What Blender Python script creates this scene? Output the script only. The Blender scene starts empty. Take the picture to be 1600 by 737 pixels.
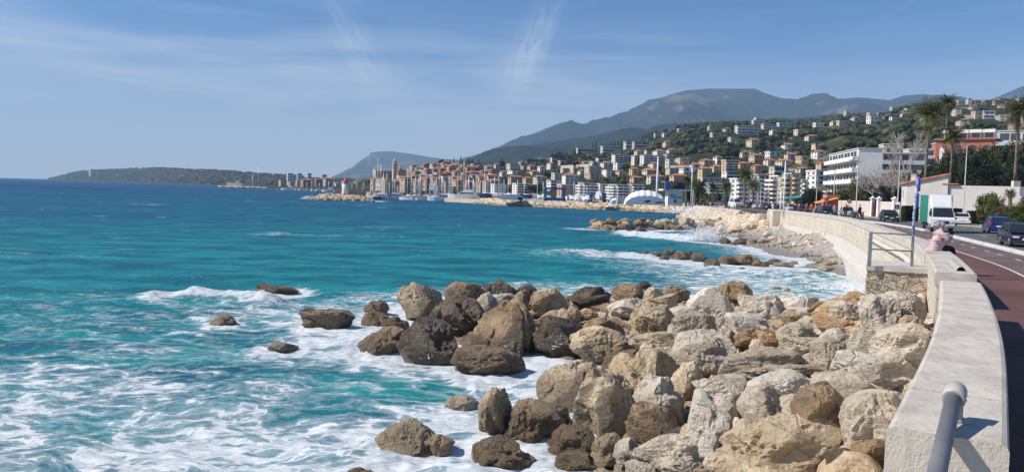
import bpy, bmesh, math, random
import numpy as np
from mathutils import Vector, Matrix, noise
random.seed(7); RNG = np.random.RandomState(11)
S = bpy.context.scene
COL = S.collection
R = math.radians
# ------------------------------------------------------------------ camera
CAMZ = 5.2; F = 1200.0; ROLL = math.atan(0.027); PITCH = math.atan((368.5-298.6)/1200)
fw = Vector((0, math.cos(PITCH), -math.sin(PITCH)))
r0 = Vector((1, 0, 0)); u0 = r0.cross(fw)
cr = r0*math.cos(ROLL) + u0*math.sin(ROLL)
cu = -r0*math.sin(ROLL) + u0*math.cos(ROLL)
cam = bpy.data.cameras.new('camera'); camo = bpy.data.objects.new('camera', cam); COL.objects.link(camo)
cam.sensor_width = 36; cam.lens = 36*F/1600; cam.clip_start = 0.05; cam.clip_end = 60000
M = Matrix((cr, cu, -fw)).transposed().to_4x4(); M.translation = (0, 0, CAMZ); camo.matrix_world = M
S.camera = camo
# ------------------------------------------------------------------ light
SUN_EL, SUN_AZ = 43.0, math.atan2(-0.995, -0.04)      # azimuth clockwise from +Y
W = bpy.data.worlds.new('World'); S.world = W; W.use_nodes = True
S.view_settings.view_transform = 'Standard'; S.view_settings.look = 'None'
S.view_settings.exposure = 0.38; S.view_settings.gamma = 1.0; S.view_settings.use_curve_mapping = False
sd = bpy.data.lights.new('sun', 'SUN'); sd.energy = 5.0; sd.angle = R(0.5); sd.color = (1.0, 0.915, 0.81)
so = bpy.data.objects.new('sun', sd); COL.objects.link(so)
sv = Vector((math.sin(SUN_AZ)*math.cos(R(SUN_EL)), math.cos(SUN_AZ)*math.cos(R(SUN_EL)), math.sin(R(SUN_EL))))
so.rotation_euler = sv.to_track_quat('Z', 'Y').to_euler()

class NT:
    """tiny node-tree helper"""
    def __init__(s, tree): s.t = tree; s.n = tree.nodes; s.l = tree.links
    def add(s, typ, **kw):
        nd = s.n.new(typ)
        ins = kw.pop('ins', {})
        for k, v in kw.items(): setattr(nd, k, v)
        for k, v in ins.items(): s.set(nd.inputs[k], v)
        return nd
    def set(s, sock, v):
        if isinstance(v, bpy.types.NodeSocket): s.l.new(v, sock)
        else:
            if isinstance(v, tuple) and len(v) == 3 and sock.type == 'RGBA': v = (*v, 1)
            sock.default_value = v
    def math(s, op, a, b=0.0, c=0.0, clamp=False):
        nd = s.n.new('ShaderNodeMath'); nd.operation = op; nd.use_clamp = clamp
        s.set(nd.inputs[0], a); s.set(nd.inputs[1], b); s.set(nd.inputs[2], c); return nd.outputs[0]
    def noise(s, vec, scale, detail=4, rough=0.55, dist=0.0, kind='FBM'):
        nd = s.n.new('ShaderNodeTexNoise'); nd.noise_type = kind
        if vec is not None: s.l.new(vec, nd.inputs['Vector'])
        nd.inputs['Scale'].default_value = scale; nd.inputs['Detail'].default_value = detail
        nd.inputs['Roughness'].default_value = rough; nd.inputs['Distortion'].default_value = dist
        return nd.outputs['Fac']
    def voro(s, vec, scale, feature='F1', out='Distance', rnd=1.0):
        nd = s.n.new('ShaderNodeTexVoronoi'); nd.feature = feature
        if vec is not None: s.l.new(vec, nd.inputs['Vector'])
        nd.inputs['Scale'].default_value = scale; nd.inputs['Randomness'].default_value = rnd
        return nd.outputs[out]
    def ss(s, v, a, b, lo=0.0, hi=1.0):
        nd = s.n.new('ShaderNodeMapRange'); nd.interpolation_type = 'SMOOTHSTEP'
        s.set(nd.inputs[0], v); s.set(nd.inputs[1], a); s.set(nd.inputs[2], b); s.set(nd.inputs[3], lo); s.set(nd.inputs[4], hi)
        return nd.outputs[0]
    def mix(s, f, a, b, blend='MIX'):
        nd = s.n.new('ShaderNodeMix'); nd.data_type = 'RGBA'; nd.blend_type = blend
        s.set(nd.inputs[0], f); s.set(nd.inputs[6], a); s.set(nd.inputs[7], b); return nd.outputs[2]
    def mapv(s, vec, scale=(1, 1, 1), rot=(0, 0, 0), loc=(0, 0, 0)):
        nd = s.n.new('ShaderNodeMapping'); s.l.new(vec, nd.inputs[0])
        nd.inputs[1].default_value = loc; nd.inputs[2].default_value = rot; nd.inputs[3].default_value = scale
        return nd.outputs[0]
    def coord(s, which='Object'):
        return s.n.new('ShaderNodeTexCoord').outputs[which]
    def pos(s): return s.n.new('ShaderNodeNewGeometry').outputs['Position']
    def bump(s, h, strength=0.5, dist=0.02, normal=None):
        nd = s.n.new('ShaderNodeBump'); nd.inputs['Strength'].default_value = strength; nd.inputs['Distance'].default_value = dist
        s.l.new(h, nd.inputs['Height'])
        if normal is not None: s.l.new(normal, nd.inputs['Normal'])
        return nd.outputs[0]

def build_world():
    t = NT(W.node_tree); t.n.clear()
    out = t.add('ShaderNodeOutputWorld')
    sky = t.add('ShaderNodeTexSky'); sky.sky_type = 'NISHITA'; sky.sun_disc = False
    sky.sun_elevation = R(SUN_EL); sky.sun_rotation = SUN_AZ; sky.altitude = 0; sky.air_density = 0.85; sky.dust_density = 0.3; sky.ozone_density = 2.4
    d = t.coord('Generated')
    sep = t.add('ShaderNodeSeparateXYZ'); t.l.new(d, sep.inputs[0])
    az = t.math('ARCTAN2', sep.outputs[0], sep.outputs[1]); el = sep.outputs[2]
    cmb = t.add('ShaderNodeCombineXYZ'); t.l.new(az, cmb.inputs[0]); t.l.new(el, cmb.inputs[1])
    v = cmb.outputs[0]
    # broad, thin streaked cirrus veil, low over the sea and thinning to the right
    n1 = t.noise(t.mapv(v, (1.6, 14, 1), (0, 0, 0.06)), 1.6, 7, 0.6, 0.6)
    n2 = t.noise(t.mapv(v, (3, 40, 1), (0, 0, -0.03)), 1.5, 5, 0.6, 0.3)
    band = t.math('MULTIPLY', t.ss(el, -0.02, 0.06), t.ss(el, 0.085, 0.25, 1, 0))
    left = t.ss(az, -0.15, 0.50, 1.0, 0.25)
    veil = t.math('MULTIPLY', t.math('MULTIPLY', t.ss(n1, 0.36, 0.68), band), left)
    veil = t.math('MULTIPLY', veil, t.math('ADD', t.math('MULTIPLY', n2, 1.0), 0.35))
    thin = t.math('MULTIPLY', t.math('MULTIPLY', t.ss(n2, 0.5, 0.8), t.ss(el, 0.10, 0.2)), 0.10)
    m = t.math('ADD', veil, thin)
    def wisp(a0, e0, ang, la, lb, amt, ns):
        # an elongated feathered wisp centred at (a0, e0)
        w = t.mapv(v, (1, 1, 1), (0, 0, 0), (-a0, -e0, 0)); w = t.mapv(w, (1, 1, 1), (0, 0, -ang))
        s2 = t.add('ShaderNodeSeparateXYZ'); t.l.new(w, s2.inputs[0])
        q = t.math('ADD', t.math('POWER', t.math('ABSOLUTE', t.math('DIVIDE', s2.outputs[0], la)), 2.0),
                   t.math('POWER', t.math('ABSOLUTE', t.math('DIVIDE', s2.outputs[1], lb)), 2.0))
        g = t.math('EXPONENT', t.math('MULTIPLY', q, -1.0))
        n = t.noise(t.mapv(w, (6, 30, 1)), ns, 6, 0.65, 1.0)
        return t.math('MULTIPLY', t.math('MULTIPLY', g, t.ss(n, 0.3, 0.7)), amt)
    for a in ((0.022, 0.190, 1.18, 0.050, 0.016, 0.62, 1.6), (0.000, 0.150, 1.25, 0.038, 0.020, 0.45, 1.6),
              (-0.205, 0.175, -1.0, 0.055, 0.017, 0.48, 1.7), (0.42, 0.255, -0.16, 0.07, 0.0026, 0.6, 1.0), (-0.05, 0.205, -0.04, 0.10, 0.004, 0.12, 1.0),
              (0.47, 0.225, 0.5, 0.06, 0.003, 0.13, 1.2)):
        m = t.math('ADD', m, wisp(*a))
    m = t.math('MINIMUM', m, 0.75)
    tint = t.mix(1.0, sky.outputs[0], (0.40, 0.78, 1.16), 'MULTIPLY')
    hz = t.ss(el, -0.04, 0.21, 0.95, 0.0)
    base = t.mix(hz, tint, (9.8, 10.2, 10.8))
    colr = t.mix(m, base, (7.2, 8.1, 9.3))
    bg = t.add('ShaderNodeBackground', ins={'Strength': 0.074}); t.l.new(colr, bg.inputs[0])
    t.l.new(bg.outputs[0], out.inputs[0])
build_world()

# ------------------------------------------------------------------ pixel <-> world
CAM = Vector((0, 0, CAMZ))
def hor(px): return 277.0 + 0.027*px
def ray(px, py): return fw + cr*((px-800)/F) + cu*((368.5-py)/F)
def P(px, py, D):                       # point at distance D straight ahead (world y)
    d = ray(px, py); return CAM + d*(D/d.y)
def onz(px, py, z):
    d = ray(px, py); return CAM + d*((z-CAMZ)/d.z)
def topx(p):
    v = Vector(p)-CAM; w = v.dot(fw)
    return (800+F*v.dot(cr)/w, 368.5-F*v.dot(cu)/w, w)

# ------------------------------------------------------------------ object helpers
def link(o, parent=None):
    COL.objects.link(o)
    if parent is not None: o.parent = parent
    return o
def tag(o, label=None, cat=None, group=None, kind=None):
    if label: o['label'] = label
    if cat: o['category'] = cat
    if group: o['group'] = group
    if kind: o['kind'] = kind
    return o
def empty(name, loc=(0, 0, 0), rz=0.0):
    o = bpy.data.objects.new(name, None); o.location = loc; o.rotation_euler = (0, 0, rz); o.empty_display_size = 0.3
    return link(o)
def copy_tree(o, parent=None):
    kids = list(o.children)
    c = o.copy(); COL.objects.link(c); c.parent = parent
    for ch in kids: copy_tree(ch, c)
    return c
def np_mesh(name, V, Fc, mats=(), smooth=False, parent=None, uv=None):
    me = bpy.data.meshes.new(name); me.from_pydata([tuple(v) for v in V], [], [tuple(f) for f in Fc])
    for m in mats: me.materials.append(m)
    if smooth: me.polygons.foreach_set('use_smooth', [True]*len(me.polygons))
    if uv is not None:
        l = me.uv_layers.new(name='UVMap'); l.data.foreach_set('uv', np.asarray(uv, float).ravel())
    o = bpy.data.objects.new(name, me)
    return link(o, parent)
def grid_mesh(name, X, Y, Z, mats, smooth=True):
    n, m = X.shape
    me = bpy.data.meshes.new(name)
    V = np.stack([X, Y, Z], -1).reshape(-1, 3)
    i = np.arange(n-1)[:, None]*m + np.arange(m-1)[None]
    q = np.stack([i, i+1, i+m+1, i+m], -1).reshape(-1, 4)
    me.vertices.add(len(V)); me.vertices.foreach_set('co', V.astype(np.float32).ravel())
    me.loops.add(q.size); me.loops.foreach_set('vertex_index', q.astype(np.int32).ravel())
    me.polygons.add(len(q)); me.polygons.foreach_set('loop_start', (np.arange(len(q))*4).astype(np.int32))
    me.polygons.foreach_set('use_smooth', [smooth]*len(q))
    me.update(calc_edges=True); me.validate()
    for mt in mats: me.materials.append(mt)
    o = bpy.data.objects.new(name, me); return link(o)
def vattr(o, name, arr):
    a = o.data.attributes.new(name, 'FLOAT', 'POINT'); a.data.foreach_set('value', np.asarray(arr, np.float32).ravel())

class MB:
    def __init__(s): s.v = []; s.f = []; s.m = []; s.sm = []
    def face(s, pts, mi=0, sm=False):
        b = len(s.v); s.v += [tuple(p) for p in pts]; s.f.append(tuple(range(b, b+len(pts)))); s.m.append(mi); s.sm.append(sm)
    def add(s, V, Fc, mi=0, sm=False):
        b = len(s.v); s.v += [tuple(p) for p in V]
        for f in Fc: s.f.append(tuple(i+b for i in f)); s.m.append(mi); s.sm.append(sm)
        return s
    def box(s, c, d, rz=0, mi=0, bev=0.0):
        cx, cy, cz = c; hx, hy, hz = d[0]/2, d[1]/2, d[2]/2
        ca, sa = math.cos(rz), math.sin(rz)
        V = []
        if bev > 0:
            bm = bmesh.new(); bmesh.ops.create_cube(bm, size=1.0, matrix=Matrix.Diagonal((d[0], d[1], d[2], 1)))
            bmesh.ops.bevel(bm, geom=list(bm.edges), offset=bev, segments=2, affect='EDGES', profile=0.6)
            bm.verts.index_update()
            V = [(cx+v.co.x*ca-v.co.y*sa, cy+v.co.x*sa+v.co.y*ca, cz+v.co.z) for v in bm.verts]
            Fc = [[v.index for v in f.verts] for f in bm.faces]; bm.free()
            return s.add(V, Fc, mi, True)
        for z in (-hz, hz):
            for x, y in ((-hx, -hy), (hx, -hy), (hx, hy), (-hx, hy)):
                V.append((cx+x*ca-y*sa, cy+x*sa+y*ca, cz+z))
        return s.add(V, [(3, 2, 1, 0), (4, 5, 6, 7), (0, 1, 5, 4), (1, 2, 6, 5), (2, 3, 7, 6), (3, 0, 4, 7)], mi)
    def tube(s, pts, rad, n=8, mi=0, cap=True):
        pts = [Vector(p) for p in pts]; rr = rad if isinstance(rad, (list, tuple)) else [rad]*len(pts)
        V = []; Fc = []
        for i, p in enumerate(pts):
            t = (pts[min(i+1, len(pts)-1)]-pts[max(i-1, 0)]).normalized()
            a = t.cross(Vector((0, 0, 1)));
            if a.length < 0.05: a = t.cross(Vector((0, 1, 0)))
            a.normalize(); b = a.cross(t)
            for k in range(n):
                w = 2*math.pi*k/n; V.append(p+(a*math.cos(w)+b*math.sin(w))*rr[i])
        for i in range(len(pts)-1):
            for k in range(n):
                k2 = (k+1) % n; Fc.append((i*n+k, i*n+k2, (i+1)*n+k2, (i+1)*n+k))
        s.add(V, Fc, mi, True)
        if cap: s.face([V[k] for k in range(n)][::-1], mi); s.face([V[-n+k] for k in range(n)], mi)
        return s
    def lathe(s, c, prof, n=16, mi=0, sm=True):
        V = []; Fc = []
        for r, z in prof:
            for k in range(n):
                w = 2*math.pi*k/n; V.append((c[0]+r*math.cos(w), c[1]+r*math.sin(w), c[2]+z))
        for i in range(len(prof)-1):
            for k in range(n):
                k2 = (k+1) % n; Fc.append((i*n+k, i*n+k2, (i+1)*n+k2, (i+1)*n+k))
        return s.add(V, Fc, mi, sm)
    def prism(s, poly, y0, y1, mi=0, axis='y', tr=None):      # poly in (x,z), extruded along y (or x if axis 'x')
        n = len(poly)
        if axis == 'y': V = [(a, y0, b) for a, b in poly]+[(a, y1, b) for a, b in poly]
        else: V = [(y0, a, b) for a, b in poly]+[(y1, a, b) for a, b in poly]
        if tr: V = [tuple(tr(Vector(v))) for v in V]
        Fc = [tuple(range(n))[::-1], tuple(range(n, 2*n))]+[(i, (i+1) % n, n+(i+1) % n, n+i) for i in range(n)]
        return s.add(V, Fc, mi)
    def build(s, name, mats, parent=None, loc=None, fix=True):
        if not isinstance(mats, (list, tuple)): mats = [mats]
        me = bpy.data.meshes.new(name); me.from_pydata(s.v, [], s.f)
        for m in mats: me.materials.append(m)
        me.polygons.foreach_set('material_index', s.m); me.polygons.foreach_set('use_smooth', s.sm)
        if fix and len(s.f) < 20000:
            bm = bmesh.new(); bm.from_mesh(me); bmesh.ops.remove_doubles(bm, verts=bm.verts, dist=1e-5)
            bmesh.ops.recalc_face_normals(bm, faces=bm.faces); bm.to_mesh(me); bm.free()
        me.update(); o = bpy.data.objects.new(name, me)
        if loc is not None: o.location = loc
        return link(o, parent)

# ------------------------------------------------------------------ materials
MATS = {}
def mat(name, col, rough=0.7, var=0.12, scale=3.0, bump=0.0, bscale=20, metal=0.0, spec=0.5, stain=0.0, col2=None, coat=0.0):
    if name in MATS: return MATS[name]
    m = bpy.data.materials.new(name); m.use_nodes = True; t = NT(m.node_tree); b = t.n['Principled BSDF']
    v = t.coord('Object')
    n = t.noise(v, scale, 5, 0.6)
    lo = tuple(c*(1-var) for c in col); hi = tuple(min(1, c*(1+var)) for c in (col2 or col))
    c = t.mix(t.ss(n, 0.3, 0.7), lo, hi)
    if stain > 0:
        n2 = t.noise(t.mapv(v, (1, 1, 0.25)), scale*0.6, 6, 0.65)
        c = t.mix(t.math('MULTIPLY', t.ss(n2, 0.5, 0.75), stain), c, tuple(x*0.45 for x in col))
    t.set(b.inputs['Base Color'], c)
    b.inputs['Roughness'].default_value = rough; b.inputs['Metallic'].default_value = metal
    b.inputs['Specular IOR Level'].default_value = spec
    b.inputs['Coat Weight'].default_value = coat
    if bump > 0: t.l.new(t.bump(t.noise(v, bscale, 4, 0.6), bump, 0.02), b.inputs['Normal'])
    MATS[name] = m; return m
def rmat(name, ramp, rough=0.8):
    """material whose colour differs per object (objects' own random colour)"""
    if name in MATS: return MATS[name]
    m = bpy.data.materials.new(name); m.use_nodes = True; t = NT(m.node_tree); b = t.n['Principled BSDF']
    oi = t.add('ShaderNodeObjectInfo'); cr_ = t.add('ShaderNodeValToRGB'); t.l.new(oi.outputs['Random'], cr_.inputs[0])
    e = cr_.color_ramp; e.interpolation = 'CONSTANT'
    while len(e.elements) < len(ramp): e.elements.new(0.5)
    for i, c in enumerate(ramp): e.elements[i].position = i/len(ramp); e.elements[i].color = (*c, 1)
    n = t.noise(t.coord('Object'), 0.8, 5, 0.6)
    c = t.mix(t.ss(n, 0.3, 0.7), t.mix(1, cr_.outputs[0], (0.85, 0.85, 0.85), 'MULTIPLY'), cr_.outputs[0])
    t.set(b.inputs['Base Color'], c); b.inputs['Roughness'].default_value = rough
    MATS[name] = m; return m

# ------------------------------------------------------------------ the shore: plan geometry
WL = [(1463, 421), (1459, 408), (1450, 397), (1441, 387), (1428, 377), (1400, 367), (1375, 358), (1350, 349), (1320, 340), (1287, 335), (1250, 331), (1222, 328)]
ZW = 3.7; ZPATH = 2.95; ZROAD = 2.75; ZLAND = 2.6
def smooth_path(pts, step=0.5):
    P_ = np.array(pts, float)
    d = np.r_[0, np.cumsum(np.hypot(*np.diff(P_, axis=0).T))]
    # x as smoothed function of arc length
    s = np.arange(0, d[-1], step); x = np.interp(s, d, P_[:, 0]); y = np.interp(s, d, P_[:, 1])
    k = int(9/step)|1; w = np.hanning(k+2)[1:-1]; w /= w.sum()
    def sm(a):
        e = np.r_[2*a[0]-a[k//2:0:-1], a, 2*a[-1]-a[-2:-k//2-1:-1]]
        return np.convolve(e, w, 'valid')[:len(a)]
    return np.stack([sm(x), sm(y)], 1)
far_pts = [tuple(onz(a, b, ZW).xy) for a, b in WL]
near_px = [(1382, 654), (1414, 606), (1446, 562), (1467, 491), (1471, 432)]
near_pts = [tuple(onz(a, b, ZW).xy) for a, b in near_px]
wall_all = [(-5.2, -8.0), (-1.2, -1.0)] + near_pts + far_pts + [(36.2, 125), (38.5, 150), (43, 180)]
WPATH = smooth_path(wall_all, 0.5)                     # outer edge of the coping, all the way
WD = np.gradient(WPATH, axis=0); WD /= np.linalg.norm(WD, axis=1)[:, None]
WN = np.stack([WD[:, 1], -WD[:, 0]], 1)                # to the land side
def wallx(y): return np.interp(y, WPATH[:, 1], WPATH[:, 0])
def offset(o, y0=-8, y1=180):
    sel = (WPATH[:, 1] >= y0) & (WPATH[:, 1] <= y1)
    return WPATH[sel] + WN[sel]*o
def at_wall(y, off, z=0.0):
    i = int(np.argmin(abs(WPATH[:, 1]-y))); p = WPATH[i]+WN[i]*off
    return Vector((p[0], p[1], z)), math.atan2(WD[i][1], WD[i][0])
def sdf(X, Y, poly):                                   # signed distance, positive inside
    X = np.asarray(X, float); Y = np.asarray(Y, float)
    best = np.full(X.shape, 1e9); inside = np.zeros(X.shape, bool); n = len(poly)
    for i in range(n):
        ax, ay = poly[i]; bx, by = poly[(i+1) % n]
        ex, ey = bx-ax, by-ay; l = ex*ex+ey*ey+1e-9
        t = np.clip(((X-ax)*ex+(Y-ay)*ey)/l, 0, 1)
        best = np.minimum(best, np.hypot(X-ax-t*ex, Y-ay-t*ey))
        c = ((ay > Y) != (by > Y)) & (X < (bx-ax)*(Y-ay)/(by-ay+1e-12)+ax); inside ^= c
    return np.where(inside, best, -best)
PILE = [(1.2, 2), (0.2, 8), (-0.9, 13), (0.3, 16.2), (1.3, 19), (0.9, 21.3), (-1.4, 22.3), (-3.7, 23.2), (-5.6, 25.2), (-5.6, 29), (-4.6, 33), (-2, 35.5), (4, 36.5), (9, 35), (12, 31), (15, 28), (20, 25), (17, 15), (10, 3)]
LAND = [(31, 98), (31, 108), (30, 118), (33, 128), (38, 145), (43, 160), (52, 190), (57, 212), (50, 226), (37, 244), (21, 252), (-4, 273), (-16, 300), (-18, 330), (-14, 420), (-14, 600), (400, 600), (400, 60), (60, 60), (33, 90)]
G1 = [(10.6, 64), (13, 60), (17, 57.5), (22, 58), (30, 60)]; G2 = [(20, 95), (22, 88), (24, 82), (27, 81), (33, 84)]; G3 = [(12, 111), (16, 112), (22, 115), (29, 119), (34, 124)]
def polyd(X, Y, line):
    best = np.full(np.shape(X), 1e9)
    for (ax, ay), (bx, by) in zip(line[:-1], line[1:]):
        ex, ey = bx-ax, by-ay; t = np.clip(((X-ax)*ex+(Y-ay)*ey)/(ex*ex+ey*ey), 0, 1)
        best = np.minimum(best, np.hypot(X-ax-t*ex, Y-ay-t*ey))
    return best
BEACH_Y = [38, 47, 50, 54, 58, 62, 68, 74, 80, 86, 92, 98, 104, 112]
BEACH_W = [-1, -0.5, -0.2, 1.8, 3.8, 3.0, 4.4, 5.6, 6.6, 5.2, 5.0, 6.0, 6.0, 5.0]
def Hland(X, Y):
    X = np.asarray(X, float); Y = np.asarray(Y, float)
    wx = wallx(Y); inl = X-wx-0.3
    H = np.full(X.shape, -2.5)
    p = sdf(X, Y, PILE); H = np.maximum(H, np.clip(np.minimum(-0.75+0.42*p, 0.50+0.11*np.clip(X, -3, 14)+1.1*np.clip(1-(wx-X-0.5)/5.0, 0, 1)*np.clip((25-Y)/4, 0, 1)), -2.5, 2.6))
    bw = np.interp(Y, BEACH_Y, BEACH_W); d = bw-(wx-X)*0.92
    b = np.clip(np.where(d > 0, 0.26*d, 0.16*d), -2.5, 1.9); b = np.where((Y > 36) & (Y < 116), b, -2.5); H = np.maximum(H, b)
    l = sdf(X, Y, LAND); H = np.maximum(H, np.clip(-1.0+0.45*l, -2.5, 1.5))
    H = np.maximum(H, 0.9-0.55*polyd(X, Y, G3)); H = np.maximum(H, 0.1-0.5*polyd(X, Y, G2)); H = np.maximum(H, -0.1-0.5*polyd(X, Y, G1))
    H = np.where((inl > 0) & (Y < 150), ZLAND, H)
    H = np.where(l > 9, ZLAND, H)
    return np.maximum(H, -2.5)

# ------------------------------------------------------------------ setting: ground sheet
def ground_mat():
    m = bpy.data.materials.new('shingle'); m.use_nodes = True; t = NT(m.node_tree); b = t.n['Principled BSDF']
    p = t.pos(); sp = t.add('ShaderNodeSeparateXYZ'); t.l.new(p, sp.inputs[0])
    cell = t.add('ShaderNodeTexVoronoi', ins={'Vector': p, 'Scale': 6.0})
    cv = t.add('ShaderNodeSeparateColor'); t.l.new(cell.outputs['Color'], cv.inputs[0])
    n = t.noise(p, 0.5, 6, 0.65)
    c = t.mix(cv.outputs[0], (0.19, 0.185, 0.18), (0.50, 0.48, 0.45))
    c = t.mix(t.math('MULTIPLY', t.ss(n, 0.4, 0.65), 0.6), c, (0.30, 0.26, 0.21))
    wet = t.ss(sp.outputs[2], 0.15, 0.75, 1, 0)
    c = t.mix(t.math('MULTIPLY', wet, 0.6), c, (0.10, 0.09, 0.08))
    t.set(b.inputs['Base Color'], c); b.inputs['Roughness'].default_value = 0.85
    t.l.new(t.bump(cell.outputs['Distance'], 0.9, 0.08), b.inputs['Normal'])
    return m
xs = np.concatenate([np.arange(-30, 62, 0.6), np.arange(62, 180, 6), [200, 260, 330, 400]])
ys = np.concatenate([np.arange(-12, 135, 0.6), np.arange(135, 330, 2.0), np.arange(330, 600, 15)])
GX, GY = np.meshgrid(xs, ys)
GZ = Hland(GX, GY); GZ = GZ-np.where((sdf(GX, GY, PILE) > 0) & (GX < wallx(GY)-0.2), 0.55, 0)
nz = np.array([[noise.noise(Vector((x*0.35, y*0.35, 1.7))) for x in xs] for y in ys])
GZ = GZ + np.where(GZ < 2.3, nz*0.22, 0)
g = grid_mesh('ground', GX, GY, GZ, [ground_mat()], True); tag(g, kind='structure')

# ------------------------------------------------------------------ roads as offset strips
def strip(name, o0, o1, z, m, y0=-8, y1=180, kind='structure', dz=0.0):
    a = offset(o0, y0, y1); b = offset(o1, y0, y1); n = len(a)
    V = [(x, y, z) for x, y in a]+[(x, y, z) for x, y in b]
    Fc = [(i, i+n, i+n+1, i+1) for i in range(n-1)]
    if dz:                                        # give it a kerb-high body
        V += [(x, y, z-dz) for x, y in a]+[(x, y, z-dz) for x, y in b]
        Fc += [(i, i+1, i+1+2*n, i+2*n) for i in range(n-1)]+[(i+n, i+3*n, i+1+3*n, i+1+n) for i in range(n-1)]
    o = np_mesh(name, V, Fc, [m]); 
    if kind: tag(o, kind=kind)
    return o
def asphalt(name, col, s=1.0):
    m = bpy.data.materials.new(name); m.use_nodes = True; t = NT(m.node_tree); b = t.n['Principled BSDF']
    p = t.pos(); n = t.noise(p, 0.35, 6, 0.6); n2 = t.noise(p, 14, 3, 0.7)
    c = t.mix(t.ss(n, 0.3, 0.7), tuple(x*0.72 for x in col), tuple(x*1.3 for x in col)); n5 = t.noise(t.mapv(p, (1, .35, 1), (0, 0, -.5)), 1.3, 7, .7); c = t.mix(t.ss(n5, .52, .70, 0, .4), c, tuple(x*1.5 for x in col)); n6 = t.voro(p, .55, 'DISTANCE_TO_EDGE'); c = t.mix(t.ss(n6, 0, .012, .5, 0), c, tuple(x*.4 for x in col))
    c = t.mix(t.math('MULTIPLY', t.ss(n2, 0.45, 0.8), 0.35), c, tuple(min(1, x*1.7) for x in col))
    t.set(b.inputs['Base Color'], c); b.inputs['Roughness'].default_value = 0.85; b.inputs['Specular IOR Level'].default_value = 0.3
    t.l.new(t.bump(n2, 0.4, 0.01), b.inputs['Normal']); return m
m_path = asphalt('red_asphalt', (0.125, 0.062, 0.055)); m_path2 = asphalt('old_red_asphalt', (0.135, 0.095, 0.09)); m_road = asphalt('grey_asphalt', (0.10, 0.10, 0.10)); m_pave = asphalt('pavement', (0.30, 0.29, 0.275))
m_line = mat('road_paint', (0.58, 0.565, 0.54), 0.7, 0.22, 7, stain=.5)
strip('footpath', 0.70, 2.9, ZPATH, m_path, -8, 118, dz=0.35)
strip('cycle_path', 2.9, 5.9, ZPATH+0.001, m_path2, -8, 118, dz=0.35)
strip('road', 5.85, 16.2, ZROAD, m_road, -8, 180)
strip('pavement', 16.2, 19.4, ZROAD+0.13, m_pave, -8, 180, dz=0.3)
strip('path_edge_line', 2.85, 2.95, ZPATH+0.006, m_line, -8, 118)
def dash(name, off, w, ys_, L, z):
    mb = MB()
    for y in ys_:
        a, r = at_wall(y, off, z); d = Vector((math.cos(r), math.sin(r), 0)); n_ = Vector((d.y, -d.x, 0))
        mb.face([a-n_*w/2, a+n_*w/2, a+d*L+n_*w/2, a+d*L-n_*w/2])
    o = mb.build(name, m_line, fix=False); tag(o, kind='structure'); return o
dash('cycle_lane_dashes', 4.35, 0.10, np.arange(4, 110, 2.6), 0.9, ZPATH+0.008)
dash('road_centre_dashes', 9.6, 0.13, np.arange(6, 150, 5.5), 2.6, ZROAD+0.005)
dash('parking_bay_marks', 13.4, 0.12, np.arange(6, 110, 3.0), 1.6, ZROAD+0.005)
# crosswalk bars
dash('zebra_crossing', 7.2, 0.5, [50.0, 51.2], 0.0, ZROAD+0.006)
# ------------------------------------------------------------------ far relief: heightfields in azimuth x distance
def fbm(x, y, s, o=5, seed=0.0):
    v = 0.0; a = 1.0; tot = 0.0
    for k in range(o):
        v += a*noise.noise(Vector((x/s, y/s, seed+k*3.1))); tot += a; a *= 0.5; s *= 0.5
    return v/tot
def ridged(x, y, s, o=5, seed=0.0):
    v = 0.0; a = 1.0; tot = 0.0
    for k in range(o):
        v += a*(1-2*abs(noise.noise(Vector((x/s, y/s, seed+k*5.7))))); tot += a; a *= 0.5; s *= 0.5
    return v/tot
def veg_mat(name, green, rock, gs, rs, rk=0.55, bare=(0.25, 0.22, 0.14)):
    m = bpy.data.materials.new(name); m.use_nodes = True; t = NT(m.node_tree); b = t.n['Principled BSDF']
    p = t.pos(); n = t.noise(p, gs, 8, 0.65); n2 = t.noise(p, rs, 8, 0.7); n3 = t.noise(p, gs*9, 3, 0.6)
    c = t.mix(t.ss(n, 0.35, 0.65), tuple(x*0.6 for x in green), tuple(x*1.5 for x in green))
    c = t.mix(t.ss(n3, 0.5, 0.75, 0, 0.5), c, tuple(x*1.9 for x in green))
    ge = t.add('ShaderNodeNewGeometry'); sp = t.add('ShaderNodeSeparateXYZ'); t.l.new(ge.outputs['Normal'], sp.inputs[0])
    steep = t.ss(sp.outputs[2], 0.55, 0.9, 0.10, 0.0)
    c = t.mix(t.ss(t.math('ADD', n2, steep), rk, rk+0.10), c, rock)
    c = t.mix(t.ss(t.noise(p, rs*0.35, 5, 0.6), 0.58, 0.68, 0, 0.5), c, bare)
    t.set(b.inputs['Base Color'], c); b.inputs['Roughness'].default_value = 0.95; b.inputs['Specular IOR Level'].default_value = 0.1
    t.l.new(t.bump(n, 0.8, 3.0), b.inputs['Normal'])
    return m
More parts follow.
